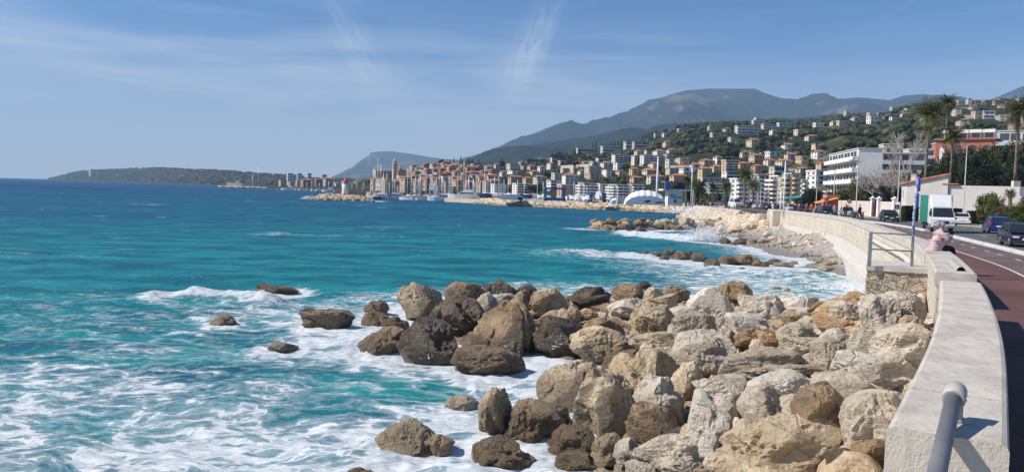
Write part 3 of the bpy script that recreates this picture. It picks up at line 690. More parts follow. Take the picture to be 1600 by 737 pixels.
# ------------------------------------------------------------------ near handrail on the wall end
hr = tag(empty('handrail', P(1490, 655, 5.3)), 'thick grey handrail tube running from its bracket on the near wall towards the viewer', 'handrail')
A = P(1491, 618, 5.22); B_ = P(1464, 737, 4.42); dirn = (B_-A).normalized()
mb = MB(); mb.tube([A-dirn*0.02, B_, A+dirn*3.4], 0.052, 24); child(mb.build('tube', m_gal2), hr)
# collar with a flattened top, and its foot plate
m_beige = mat('beige_powder_coat', (0.40, 0.39, 0.35), 0.5, 0.06, 5)
mb = MB(); mb.tube([A-dirn*0.085, A-dirn*0.08, A+dirn*0.055, A+dirn*0.06], [0.066, 0.074, 0.074, 0.066], 24); child(mb.build('collar', m_beige), hr)
mb = MB(); mb.box((A.x+0.012, A.y+0.03, (A.z+ZW)/2-0.01), (0.10, 0.11, A.z-ZW-0.02), R(-8), 0, 0.012); child(mb.build('bracket_stem', m_beige), hr)
mb = MB(); mb.box((A.x+0.0, A.y+0.02, ZW+0.008), (0.20, 0.13, 0.016), R(-8), 0, 0.003); child(mb.build('foot_plate', m_beige), hr)
for sx in (-0.07, 0.07):
    mb = MB(); mb.lathe((A.x+sx, A.y+0.01, ZW+0.016), [(0.0, 0.012), (0.010, 0.012), (0.010, 0.0)], 8); child(mb.build('bolt', m_galv), hr)
for dz in (0.02, -0.02):
    mb = MB(); q = A+Vector((0.073, 0.0, dz-0.01)); mb.tube([q, q+Vector((0.014, 0, 0))], 0.006, 8); child(mb.build('screw', mat('dark_screw', (0.03, 0.03, 0.03), 0.4)), hr)
h2 = tag(empty('handrail', P(1500, 430, 17.1)), 'short open ended stub of beige handrail beyond the gap in the wall', 'handrail')
a = P(1486, 409.5, 18.0); c_ = P(1501.5, 423, 17.0); q = (a-c_).normalized()
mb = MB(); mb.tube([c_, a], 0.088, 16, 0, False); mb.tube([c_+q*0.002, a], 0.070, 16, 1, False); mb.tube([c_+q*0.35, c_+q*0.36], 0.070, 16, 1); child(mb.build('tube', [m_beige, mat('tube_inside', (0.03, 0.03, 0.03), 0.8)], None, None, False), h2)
m1 = a*0.35+c_*0.65
mb = MB(); mb.box((m1.x+0.03, m1.y, (m1.z+ZW)/2-0.03), (0.16, 0.12, max(0.1, m1.z-ZW)), R(-35), 0, 0.01); child(mb.build('bracket_stem', m_beige), h2)

# ------------------------------------------------------------------ boulders
def rock_mat(name, a, b_, stain, samt, rough=0.9, wet=0.55, crack=0.5, spec=0.3):
    m = bpy.data.materials.new(name); m.use_nodes = True; t = NT(m.node_tree); b = t.n['Principled BSDF']
    oi = t.add('ShaderNodeObjectInfo'); p = t.pos(); sp = t.add('ShaderNodeSeparateXYZ'); t.l.new(p, sp.inputs[0])
    off = t.add('ShaderNodeVectorMath', operation='ADD'); t.l.new(p, off.inputs[0]); sh = t.add('ShaderNodeCombineXYZ'); t.set(sh.inputs[0], t.math('MULTIPLY', oi.outputs['Random'], 37.0)); t.l.new(sh.outputs[0], off.inputs[1]); v = off.outputs[0]
    w_ = t.add('ShaderNodeTexNoise', ins={'Vector': v, 'Scale': 1.3, 'Detail': 4.0}); s_ = t.add('ShaderNodeVectorMath', operation='SCALE'); t.l.new(w_.outputs['Color'], s_.inputs[0]); s_.inputs['Scale'].default_value = 0.22
    a2 = t.add('ShaderNodeVectorMath', operation='ADD'); t.l.new(v, a2.inputs[0]); t.l.new(s_.outputs[0], a2.inputs[1]); vw = a2.outputs[0]
    n1 = t.noise(v, 1.1, 8, 0.62, 0.4); n2 = t.noise(vw, 3.2, 8, 0.68); n3 = t.noise(v, 15, 6, 0.72); n4 = t.noise(t.mapv(vw, (1, 1, 3.2), (0.5, 0.3, 0)), 2.2, 7, 0.7)
    cr1 = t.voro(vw, 1.15, 'DISTANCE_TO_EDGE'); cr2 = t.voro(t.mapv(vw, (1, 1, 1.8)), 3.6, 'DISTANCE_TO_EDGE')
    c = t.mix(t.ss(n1, 0.35, 0.65), a, b_)
    c = t.mix(t.ss(n2, 0.52, 0.60, 0, samt), c, stain)
    c = t.mix(t.ss(n4, 0.54, 0.72, 0, 0.32), c, tuple(x*0.6 for x in stain))
    c = t.mix(t.ss(n3, 0.52, 0.74, 0, 0.32), c, tuple(x*0.62 for x in a))
    gate = t.ss(n1, 0.42, 0.58)
    ck = t.math('MAXIMUM', t.math('MULTIPLY', t.ss(cr1, 0.0, 0.030, 1, 0), gate), t.math('MULTIPLY', t.ss(cr2, 0.0, 0.030, 1, 0), t.ss(n2, 0.46, 0.58, 0, 0.8)))
    c = t.mix(t.math('MULTIPLY', ck, crack*0.42), c, tuple(x*0.35 for x in stain))
    hv = t.math('SUBTRACT', 1.0, t.math('MULTIPLY', t.math('SUBTRACT', oi.outputs['Random'], 0.5), 0.28)); c = t.mix(1.0, c, hv, 'MULTIPLY')
    # tide line: brown algae and damp near the water
    tide = t.ss(t.math('ADD', sp.outputs[2], t.math('MULTIPLY', n1, 0.7)), 0.75, 1.45, 1, 0)
    c = t.mix(t.math('MULTIPLY', tide, wet), c, t.mix(t.ss(n2, 0.4, 0.6), (0.055, 0.040, 0.024), (0.17, 0.125, 0.075)))
    t.set(b.inputs['Base Color'], c)
    t.set(b.inputs['Roughness'], t.math('SUBTRACT', rough, t.math('MULTIPLY', tide, 0.35))); b.inputs['Specular IOR Level'].default_value = spec
    h1 = t.math('ADD', t.math('MULTIPLY', n2, 1.0), t.math('MULTIPLY', n4, 0.9)); h1 = t.math('SUBTRACT', h1, t.math('MULTIPLY', ck, 0.22))
    h1 = t.math('ADD', h1, t.math('MULTIPLY', n3, 0.28)); t.l.new(t.bump(h1, 1.0, 0.16), b.inputs['Normal'])
    return m
RM = {'P': rock_mat('pale_limestone', (0.63, 0.54, 0.415), (0.73, 0.66, 0.545), (0.42, 0.32, 0.21), 0.32),
      'T': rock_mat('tan_limestone', (0.55, 0.42, 0.27), (0.66, 0.545, 0.38), (0.28, 0.195, 0.11), 0.42),
      'B': rock_mat('brown_wet_rock', (0.27, 0.18, 0.095), (0.44, 0.31, 0.18), (0.085, 0.058, 0.034), 0.6, 0.6, 0.7, 0.5, 0.5),
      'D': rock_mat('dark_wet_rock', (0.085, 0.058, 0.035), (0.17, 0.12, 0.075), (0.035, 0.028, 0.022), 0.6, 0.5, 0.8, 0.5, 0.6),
      'G': rock_mat('grey_limestone', (0.50, 0.415, 0.31), (0.61, 0.53, 0.42), (0.30, 0.235, 0.165), 0.4),
      'O': rock_mat('ochre_limestone', (0.52, 0.34, 0.18), (0.62, 0.48, 0.31), (0.32, 0.17, 0.07), 0.6),
      'W': rock_mat('white_limestone', (0.70, 0.625, 0.515), (0.77, 0.72, 0.63), (0.45, 0.36, 0.25), 0.28)}
WORDS = {'P': 'pale cream', 'T': 'tan', 'B': 'brown', 'D': 'dark wet', 'G': 'grey', 'O': 'ochre orange', 'W': 'bright white'}
def rock_mesh(seed, sub=5, cuts=14, amp=0.10, style=0):
    """an angular block: the cell cut out by random planes, its edges a little worn, its faces fractured"""
    rs = np.random.RandomState(seed)
    bm = bmesh.new(); bmesh.ops.create_icosphere(bm, subdivisions=sub, radius=1.0)
    V = np.array([v.co[:] for v in bm.verts]); Fc = [[v.index for v in f.verts] for f in bm.faces]; bm.free()
    N = []
    while len(N) < cuts:
        n_ = rs.normal(size=3); n_ /= np.linalg.norm(n_)
        if all(n_@m_ < 0.66 for m_ in N): N.append(n_)
        elif rs.rand() < 0.02: N.append(n_)
    N = np.array(N); d = rs.uniform(0.58, 1.0, len(N))
    q = np.clip(V@N.T, 1e-3, None)/d                       # 1/r for every plane
    pw = 70.0 if style == 0 else 30.0
    r = 1.0/((q**pw).sum(1))**(1/pw); r = np.minimum(r, 1.25)
    for k in range(1+seed % 2):                            # a second, slimmer block fused to the first leaves notches between them
        M2 = rs.normal(size=(12, 3)); M2 /= np.linalg.norm(M2, axis=1)[:, None]; ax = rs.normal(size=3); ax /= np.linalg.norm(ax)
        d2 = rs.uniform(0.42, 0.62, 12)+0.75*np.clip(M2@ax, 0, 1)**2; q2 = np.clip(V@M2.T, 1e-3, None)/d2; r2_ = 1.0/((q2**pw).sum(1))**(1/pw); r = np.maximum(r*(0.94 if sub > 3 else 1), np.minimum(r2_, 1.25))
    V = V*r[:, None]; out = []
    for q_ in V:
        v = Vector(q_); rr = v.length; u = v.normalized(); b = v*1.4+Vector((seed*3.1, 0, 0))
        dd = amp*(0.7*noise.noise(b)+0.75*(0.5-abs(noise.noise(b*2.3)))+0.55*(0.5-abs(noise.noise(b*4.9)))+0.30*noise.noise(b*9)+0.2*noise.noise(b*19))
        k = noise.cell(b*2.1); dd += amp*0.30*(k-0.5)*(1 if sub > 3 else 0)
        st = math.sin((v.dot(Vector((0.3, 0.2, 0.93)))+0.25*noise.noise(b*0.8))*9.0); dd += amp*0.22*st*abs(st)
        out.append(u*(rr+dd))
    A_ = np.array([o_[:] for o_ in out]); A_ -= (A_.max(0)+A_.min(0))/2; A_ /= (A_.max(0)-A_.min(0))/2
    for k in range(26 if sub > 3 else 6):                 # chip flat faces off the weathered block
        n_ = rs.normal(size=3); n_ /= np.linalg.norm(n_); pr = A_@n_; s_ = pr.max()*rs.uniform(0.80, 0.96); e = pr-s_; A_ -= np.outer(np.where(e > 0, e*0.93, 0), n_)
    A_ -= (A_.max(0)+A_.min(0))/2; A_ /= (A_.max(0)-A_.min(0))/2
    me = bpy.data.meshes.new('boulder'); me.from_pydata([tuple(a) for a in A_], [], Fc); me.polygons.foreach_set('use_smooth', [False]*len(Fc))
    me.materials.append(RM['P']); return me
NPROT = 20
PROT = [rock_mesh(100+i, 5, 10+i % 5, 0.15, 0 if i % 3 else 1) for i in range(NPROT)]
PROTL = [rock_mesh(200+i, 4, 12, 0.11, 0) for i in range(10)]
PROTX = [rock_mesh(300+i, 2, 10, 0.08, 0) for i in range(6)]
def put_rock(c, r3, ty, protos, rs, label, group=None, name='boulder', rz=None):
    me = protos[rs.randint(len(protos))]
    o = bpy.data.objects.new(name, me); o.location = c
    # turn the unit rock first, then stretch: keeps the outline the size asked for
    ax = rs.uniform(0, 6.28); flip = rs.choice([0, math.pi])
    o.rotation_euler = (rs.uniform(-.12, .12)+flip, rs.uniform(-.15, .15), (rz if rz is not None else rs.choice([0, math.pi])+rs.uniform(-.3, .3)))
    o.scale = r3; link(o)
    if o.data.materials[0] != RM[ty]:
        o.material_slots[0].link = 'OBJECT'; o.material_slots[0].material = RM[ty]
    tag(o, label, 'boulder', group); return o
HERO = [  # cx, cy, w, h (picture pixels), stone, description
 (589, 480, 37, 24, 'B', 'small pointed brown boulder, rearmost at the left tip of the pile'), (587, 501, 42, 30, 'B', 'rounded brown boulder above the broad one at the left tip'),
 (656, 476, 68, 62, 'T', 'tall tan boulder with a square top on the seaward edge of the pile'), (620, 508, 40, 30, 'B', 'brown boulder wedged behind the broad left tip boulder'),
 (596, 538, 82, 48, 'B', 'broad brown boulder at the very left tip of the pile, foam at its foot'), (676, 541, 96, 74, 'D', 'large black wet boulder with a flat shaded face, left side of the pile'),
 (714, 498, 80, 64, 'D', 'dark wet boulder with a shiny top in the seaward row'), (727, 459, 62, 36, 'B', 'brown boulder on the back edge beside a tall tan one'),
 (783, 452, 58, 28, 'D', 'dark boulder standing highest on the seaward back edge'), (823, 456, 34, 22, 'D', 'small black boulder on the back edge right of the highest dark one'),
 (761, 480, 36, 42, 'G', 'upright grey fissured boulder between dark ones'), (789, 466, 30, 16, 'P', 'small pale boulder perched in the back row'),
 (825, 470, 42, 30, 'B', 'brown boulder behind the biggest dark slab'), (791, 519, 92, 90, 'B', 'biggest boulder of the left cluster, slab sided and wet, deep shade on its right'),
 (857, 474, 58, 44, 'T', 'rounded tan boulder at the head of the dark cluster'), (868, 526, 74, 62, 'D', 'black boulder in full shade above the foaming inlet'),
 (763, 571, 108, 52, 'B', 'low ridged brown boulder in foam at the mouth of the inlet'), (636, 688, 94, 54, 'T', 'lone tan boulder in the white foam at the bottom'),
 (690, 697, 40, 36, 'T', 'small tan boulder leaning on the lone one in the foam'), (728, 633, 64, 32, 'P', 'pale boulder half awash left of the tall pointed one'),
 (776, 652, 54, 88, 'T', 'tall narrow pointed boulder standing in foam'), (828, 664, 92, 76, 'B', 'angular brown boulder with a shaded black right face'),
 (786, 714, 98, 56, 'B', 'wet rounded brown boulder at the bottom edge of the picture'), (888, 607, 92, 80, 'T', 'blocky tan boulder at the right end of the foaming inlet'),
 (890, 694, 76, 62, 'B', 'glistening brown boulder low in front of the big leaning tan one'), (924, 466, 62, 36, 'D', 'dark rounded boulder on the back edge near the middle'),
 (888, 493, 38, 28, 'T', 'rounded tan boulder right of the black shaded one'), (919, 491, 30, 18, 'O', 'small reddish boulder in the middle of the rear rows'),
 (984, 482, 64, 30, 'P', 'flat pale boulder in the rear rows'), (983, 459, 50, 28, 'B', 'brown boulder in the back row near the pile middle'),
 (1005, 448, 22, 15, 'D', 'small black boulder on the rear skyline of the pile'), (1022, 460, 30, 24, 'T', 'small tan boulder in the middle of the back row'),
 (1046, 454, 18, 15, 'T', 'smallest tan stone of the back row'), (1060, 459, 36, 20, 'B', 'brown boulder in the back row behind the pointed pale one'),
 (1036, 473, 46, 24, 'T', 'long tan boulder left of the pointed pale one'), (1107, 480, 74, 62, 'W', 'big pointed white boulder standing out in the rear rows'),
 (1149, 461, 50, 40, 'B', 'pointed brown boulder on the back edge beside the pointed white one'), (1184, 480, 58, 36, 'P', 'pale boulder right of the pointed brown one'),
 (1080, 512, 70, 54, 'G', 'grey rounded boulder with a shaded right side in front of the pointed white one'), (1026, 501, 72, 52, 'T', 'tan craggy boulder left of the grey rounded one'),
 (943, 542, 104, 58, 'T', 'wide tan boulder sloping to the inlet'), (943, 512, 64, 32, 'B', 'brown boulder behind the wide sloping tan one'),
 (905, 530, 26, 26, 'B', 'small brown boulder beside the black shaded one'), (1028, 536, 84, 38, 'T', 'tan slab above the big crested boulder'),
 (1095, 561, 88, 74, 'P', 'pale angular boulder right of the big crested tan one'), (1124, 530, 50, 38, 'G', 'grey pale boulder in the middle of the pile'),
 (1163, 508, 64, 34, 'W', 'smooth white boulder with a low wedge shape'), (1172, 525, 50, 30, 'B', 'brown boulder under the smooth white wedge'),
 (1000, 592, 112, 104, 'T', 'big tan crested boulder in the centre of the pile'), (952, 640, 104, 120, 'T', 'big leaning tan boulder with a sharp top, left of the smooth brown one'), (1030, 632, 74, 90, 'P', 'cream boulder with a steep right face in the centre of the pile'), (1071, 603, 52, 70, 'T', 'craggy tan boulder right of the cream steep faced one'),
 (1016, 664, 76, 68, 'B', 'smooth brown boulder tucked under the big tan ones'), (862, 662, 54, 54, 'D', 'dark wet boulder in shade between two brown ones'),
 (982, 710, 46, 48, 'W', 'small white angular boulder near the bottom edge'), (1052, 712, 118, 60, 'P', 'pale fractured boulder at the bottom centre'),
 (1108, 669, 66, 100, 'W', 'bright white leaning slab in the front rows'), (1136, 622, 90, 66, 'P', 'pale seamed boulder above the bright leaning slab'),
 (1078, 682, 40, 36, 'T', 'small tan boulder left of the bright leaning slab'), (1215, 698, 196, 96, 'T', 'broad rough boulder filling the bottom edge right of centre'),
 (1190, 481, 66, 40, 'P', 'pale blocky boulder near the back edge'), (1239, 474, 56, 28, 'W', 'flat topped white boulder on the back edge'),
 (1268, 473, 26, 14, 'B', 'small brown stone near the wave washed back edge'), (1294, 479, 60, 16, 'B', 'long flat brown ledge near the back edge'),
 (1338, 468, 52, 22, 'O', 'low ochre boulder beside the stone landing'), (1373, 494, 60, 74, 'P', 'tall pale boulder beneath the landing'),
 (1413, 480, 60, 46, 'P', 'pale boulder touching the foot of the landing'), (1424, 509, 34, 30, 'T', 'tan boulder against the wall below the pipe'),
 (1325, 493, 60, 40, 'P', 'cream boulder left of the tall pale one'), (1308, 509, 66, 28, 'O', 'orange stained boulder, brightest orange of the pile'),
 (1240, 496, 46, 22, 'T', 'tan boulder behind the grey brown long one'), (1204, 528, 38, 32, 'O', 'ochre brown boulder in the middle rows'),
 (1245, 524, 58, 38, 'P', 'pale rounded boulder in the middle rows'), (1256, 538, 68, 26, 'G', 'grey layered boulder behind the long smooth one'),
 (1306, 536, 50, 42, 'W', 'white boulder with a shaded right end'), (1350, 542, 64, 52, 'P', 'cream boulder above the pale wedge'),
 (1403, 537, 88, 56, 'P', 'jagged pale boulder close to the wall'), (1210, 575, 176, 66, 'G', 'long smooth grey brown boulder, longest of the pile'),
 (1295, 553, 50, 48, 'G', 'grey boulder at the right end of the long smooth one'), (1368, 580, 126, 58, 'W', 'large white wedge shaped boulder near the wall'),
 (1218, 604, 112, 40, 'W', 'flat white boulder in front of the long smooth one'), (1335, 617, 142, 68, 'P', 'wide pale cracked boulder near the wall'),
 (1212, 641, 120, 76, 'P', 'faceted pale boulder with brown seams in the front rows'), (1280, 652, 92, 98, 'B', 'brown boulder with a steep shaded face, right front'),
 (1362, 668, 108, 98, 'P', 'smooth pale boulder leaning against the near wall block'), (1354, 708, 62, 44, 'B', 'pitted brown boulder at the foot of the near wall block'),
 (948, 704, 54, 50, 'T', 'tan boulder low in front of the big leaning one'), (904, 727, 70, 40, 'B', 'brown boulder on the bottom edge beside white foam'), (1008, 736, 64, 34, 'P', 'cream boulder cut by the bottom edge, left of the centre fractured one'),
 (1122, 722, 44, 34, 'P', 'small pale boulder at the bottom edge'), (1330, 726, 76, 44, 'D', 'dark boulder in the bottom corner by the wall'),
 (348, 504, 40, 24, 'T', 'small square tan rock alone in the sea, nearest the breaker'), (400, 463, 42, 20, 'B', 'brown rock under the breaking crest'),
 (436, 453, 62, 14, 'B', 'low flat brown reef rock, farthest out'), (480, 488, 28, 14, 'B', 'tiny brown rock between two larger sea rocks'),
 (512, 502, 82, 38, 'B', 'long brown humped rock standing in the surf'), (443, 543, 48, 18, 'G', 'low grey rock awash in the surf'),
 (566, 741, 50, 20, 'B', 'brown rock just breaking the foam at the bottom')]
Hf = lambda x, y: float(Hland(np.array([x]), np.array([y]))[0])
rs = np.random.RandomState(5)
HPOS = []
for i, (cx, cy, w, h, ty, lab) in enumerate(HERO):
    D = 7.0; d = ray(cx, cy); p = None
    d = ray(cx, cy+0.40*h)
    while D < 70:
        p = CAM+d*(D/d.y)
        if p.z <= max(Hf(p.x, p.y), 0.0): break
        D += 0.12
    s = F/D; rx = w/2/s*1.07; rz = h/2/s*1.08; ry = 0.30*rx+0.65*rz+0.05; D += ry*0.55; k = D/(D-ry*0.55); p = P(cx, cy+0.05*h, D)
    put_rock(p, (rx*k*1.04, ry*k, rz*k*1.16), ty, PROT, rs, lab, name='boulder')
    HPOS.append((p.x, p.y, max(rx, ry)))
# fillers that close the gaps of the pile
cnt = 0; tries = 0; FP = []
while cnt < 103 and tries < 9000:
    tries += 1
    x = rs.uniform(-6, 14); y = rs.uniform(8.5, 37)
    hz = Hf(x, y)
    if hz < -0.35 or x > wallx(y)-0.3: continue
    r = rs.uniform(0.42, 0.82)*(0.8 if hz < 0.3 else 1)
    px_, py_, _ = topx((x, y, hz))
    if px_ < 520 or px_ > 1500 or py_ > 790: continue
    if any((x-a)**2+(y-b_)**2 < (0.55*(r+c_))**2 for a, b_, c_ in FP): continue
    ty = rs.choice(list('PTGPWGTO')) if x > 4.5 else rs.choice(list('BTDBT'))
    if hz < 0.3 and x < 5: ty = rs.choice(list('BDDB'))
    o = put_rock(Vector((x, y, hz-0.30)), (r*rs.uniform(.8, 1.2), r*rs.uniform(.8, 1.2), r*rs.uniform(.6, .9)), ty, PROTL, rs,
             'smaller %s stone filling a gap between the big boulders of the near pile' % WORDS[ty], 'small stones in the near boulder pile')
    FP.append((x, y, r)); cnt += 1
    o['fill'] = 1
# groyne boulders: the nearest rows by picture place, the far one scattered along its crest
G1R = [(1006, 397, 18, 9, 'B'), (1027, 399, 20, 11, 'B'), (1046, 396, 20, 13, 'B'), (1038, 404, 16, 9, 'B'), (1063, 401, 32, 17, 'B'), (1079, 399, 12, 14, 'D'), (1092, 404, 24, 17, 'B'), (1113, 413, 26, 17, 'B'), (1136, 409, 28, 18, 'B'),
       (1163, 408, 40, 21, 'B'), (1187, 414, 28, 15, 'B'), (1210, 411, 22, 13, 'B'), (1225, 414, 30, 9, 'G'), (1240, 411, 12, 8, 'T'), (1138, 423, 14, 6, 'D'), (1157, 421, 14, 6, 'D'),
       (1277, 430, 28, 13, 'G'), (1291, 420, 26, 10, 'P'), (1253, 420, 8, 4, 'B'), (1262, 436, 14, 6, 'P'), (1300, 410, 14, 7, 'P'), (1212, 452, 20, 8, 'G'), (1229, 455, 11, 9, 'O')]
G2R = [(1151, 369, 18, 9, 'P'), (1133, 377, 18, 14, 'B'), (1157, 379, 24, 14, 'D'), (1176, 380, 24, 12, 'T'), (1193, 378, 20, 12, 'P'), (1201, 367, 18, 8, 'W'), (1078, 368, 24, 6, 'T'), (1126, 371, 8, 8, 'B'), (1145, 382, 12, 8, 'B'),
       (1207, 374, 14, 8, 'P'), (1244, 382, 16, 8, 'W'), (1262, 380, 14, 9, 'P'), (1232, 385, 16, 6, 'T'), (1256, 389, 10, 5, 'P'), (1280, 384, 12, 6, 'W'), (1272, 374, 22, 5, 'T'), (1220, 380, 10, 6, 'P')]
def row(lst, lab):
    for cx, cy, w, h, ty in lst:
        D = 20.0; d = ray(cx, cy)
        while D < 140:
            p = CAM+d*(D/d.y)
            if p.z <= max(Hf(p.x, p.y), 0)+0.25*h/F*D: break
            D += 0.5
        s = F/D; put_rock(p, (w/2/s*1.05, (w+h)/4/s, h/2/s*1.15), ty, PROTL, rs, '%s boulder %s' % (WORDS[ty], lab[1 if cx > lab[2] else 0]), lab[3])
row(G1R, ('standing in the surf line of the first groyne', 'lying on the wet shingle near the first groyne', 1250, 'boulders of the nearest groyne'))
row(G2R, ('of the short second groyne beside the white splash', 'lying on the beach behind the second groyne', 1205, 'boulders of the second groyne'))
k = 0
while k < 52:
    u = rs.uniform(0, 1); i = u*(len(G3)-1); j = int(i); f = i-j; a = Vector(G3[j]); b_ = Vector(G3[j+1]); p = a.lerp(b_, f); p += Vector((rs.uniform(-.3, .3), rs.uniform(-2.6, 1.6)))
    r = rs.uniform(0.65, 1.05); ty = rs.choice(list('BBTD')) if p.x < 24 else rs.choice(list('PPTG'))
    put_rock(Vector((p.x, p.y, Hf(p.x, p.y)*0.9+0.35)), (r, r*.9, r*.75), ty, PROTL, rs, '%s boulder %s of the long third groyne' % (WORDS[ty], 'in the seaward half' if p.x < 24 else 'in the landward half'), 'boulders of the third groyne'); k += 1
RUB = 1
# riprap farther off: far more stones than one could count
def scatter(name, pts, rad, types, label, seed=3):
    r2 = np.random.RandomState(seed); Vs = []; Fs = []; mi = []; b0 = 0; base = [np.array([v.co[:] for v in m_.vertices]) for m_ in PROTX]; fcs = [np.array([p_.vertices[:] for p_ in m_.polygons]) for m_ in PROTX]
    for (x, y, z) in pts:
        k_ = r2.randint(len(base)); r = r2.uniform(*rad); a_ = r2.uniform(0, 6.28); ca, sa = math.cos(a_), math.sin(a_)
        V = base[k_]*np.array([r*r2.uniform(.8, 1.3), r*r2.uniform(.8, 1.3), r*r2.uniform(.6, .9)]); V = np.stack([V[:, 0]*ca-V[:, 1]*sa+x, V[:, 0]*sa+V[:, 1]*ca+y, V[:, 2]+z], 1)
        Vs.append(V); Fs.append(fcs[k_]+b0); b0 += len(V); mi += [r2.randint(len(types))]*len(fcs[k_])
    V = np.concatenate(Vs); Fc = np.concatenate(Fs)
    o = np_mesh(name, V, Fc, [RM[c] if isinstance(c, str) else c for c in types], False); o.data.polygons.foreach_set('material_index', mi); tag(o, label, 'riprap', kind='stuff'); return o
pts = []
r2 = np.random.RandomState(8)
while len(pts) < 2300:
    x = r2.uniform(-20, 62); y = r2.uniform(98, 310); l = float(sdf(np.array([x]), np.array([y]), LAND)[0])
    if l < 0.4 or l > 5.5 or x > wallx(min(y, 180))-0.4 and y < 118: continue
    if x < -16.5: continue
    pts.append((x, y, min(-1+0.45*l, 1.5)+0.15))
scatter('riprap', pts, (0.5, 1.2), 'GTGPBT', 'bank of pale and tan stones along the harbour quay and the far bend of the shore')
pts = []
while len(pts) < 3000:
    x = r2.uniform(-6, 14.5); y = r2.uniform(6, 37); hz = Hf(x, y)
    if hz < -0.25 or x > wallx(y)-0.1: continue
    pts.append((x, y, hz-0.35))
scatter('rubble', pts, (0.12, 0.40), 'PTGPTB', 'small rubble filling the gaps under the boulders of the near pile', 12)
pts = []
while len(pts) < 420:
    y = r2.uniform(50, 118); w_ = wallx(y)-r2.uniform(0.5, 9.5); h_ = Hf(w_, y)
    if h_ < 0.15: continue
    if y < 95 and r2.rand() < 0.55: continue
    pts.append((w_, y, h_+0.03))
scatter('beach_stones', pts, (0.06, 0.26), 'PPGTW', 'loose grey and white stones strewn over the shingle beach below the wall', 5)
pts = [(r2.uniform(28.5, 35)-(y-100)*0.0, y, 1.2+r2.uniform(0, .8)) for y in r2.uniform(104, 130, 260)]
pts = [(x, y, Hf(x, y)+0.3) for x, y, z in pts if x < wallx(y)-0.5]
pts += [(wallx(y)-d_, y, max(Hf(wallx(y)-d_, y), 2.35-.55*d_)+.1) for y, d_ in zip(r2.uniform(107, 176, 520), r2.uniform(0.2, 4.2, 520))]
scatter('riprap', pts, (0.4, 0.95), 'PGPT', 'heap of pale boulders between the third groyne and the promenade end', 7)
# spray thrown up by waves
def spray(name, cpx, cpy, D, w, h, n, label, seed):
    r3 = np.random.RandomState(seed); c = P(cpx, cpy, D); mb = MB()
    for i in range(n):
        u = abs(r3.normal(0, 0.42)); x = r3.normal(0, 0.34)*w*(1-0.35*min(u, 1)); z = u*h; y_ = r3.normal(0, 0.25)*w*0.5
        r = max(0.012, r3.uniform(0.02, 0.085)*(1-0.45*min(u, 1.2)))*D/80
        q = Vector((c.x+x+0.18*z*r3.normal(), c.y+y_, max(0, c.z)+z*(0.75+0.25*r3.rand()))); a_ = [q+Vector(r3.normal(size=3)).normalized()*r for _ in range(4)]
        mb.add(a_, [(0, 1, 2), (0, 2, 3), (0, 3, 1), (1, 3, 2)])
    o = mb.build(name, m_spray, fix=False); tag(o, label, 'spray', kind='stuff')
m_spray = mat('white_spray', (0.86, 0.88, 0.90), 0.6, 0.03)
spray('sea_spray', 1100, 376, 88, 4.4, 2.2, 6000, 'burst of white spray over the second groyne', 1)
spray('sea_spray', 1073, 333, 116, 7.0, 1.6, 1600, 'thin spray rising over the third groyne', 2)
spray('sea_spray', 482, 311, 292, 4.0, 1.6, 500, 'white splash at the left end of the lighthouse rocks', 3)
spray('sea_spray', 372, 481, 33.6, 3.4, 0.55, 3200, 'white tumbling crest of the breaker beside the small sea rocks', 4)
spray('sea_spray', 1325, 452, 40, 2.6, 0.5, 2200, 'foam thrown against the wall footing', 5)
# ------------------------------------------------------------------ street: kerbs, vehicles, people, lamps
m_kerb = stone_mat('kerb_concrete', (0.56, 0.56, 0.56), (0.46, 0.46, 0.46), (0.36, 0.35, 0.34), 0.3)
ky = 9.0; kn = 0
while ky < 104:
    L = 2.9
    if not (54 < ky < 58.5):
        a, r_ = at_wall(ky+L/2, 5.55, 0)
        o = sweep('kerb_block', ky, ky+L-0.10, [(5.30, ZROAD), (5.32, ZROAD+0.28), (5.40, ZROAD+0.35), (5.66, ZROAD+0.35), (5.74, ZROAD+0.28), (5.76, ZROAD)], [m_kerb], None, None, 1)
        tag(o, 'low pale concrete kerb block between the red cycle path and the road', 'kerb', 'separator kerbs along the cycle path')
    ky += L
m_tyre = mat('tyre_rubber', (0.02, 0.02, 0.02), 0.85); m_rim = mat('alloy_rim', (0.35, 0.36, 0.37), 0.35, metal=0.7); m_glass = mat('car_glass', (0.02, 0.025, 0.03), 0.06, 0.05, 1, spec=0.9)
m_hl = mat('headlamp_lens', (0.60, 0.62, 0.63), 0.12, spec=0.8); m_tl = mat('tail_lamp_lens', (0.45, 0.02, 0.02), 0.2); m_plate = mat('number_plate', (0.70, 0.70, 0.66), 0.5); m_blk = mat('black_plastic', (0.025, 0.025, 0.027), 0.6)
def paint(name, c): return mat(name, c, 0.28, 0.04, 2, spec=0.6, coat=0.6)
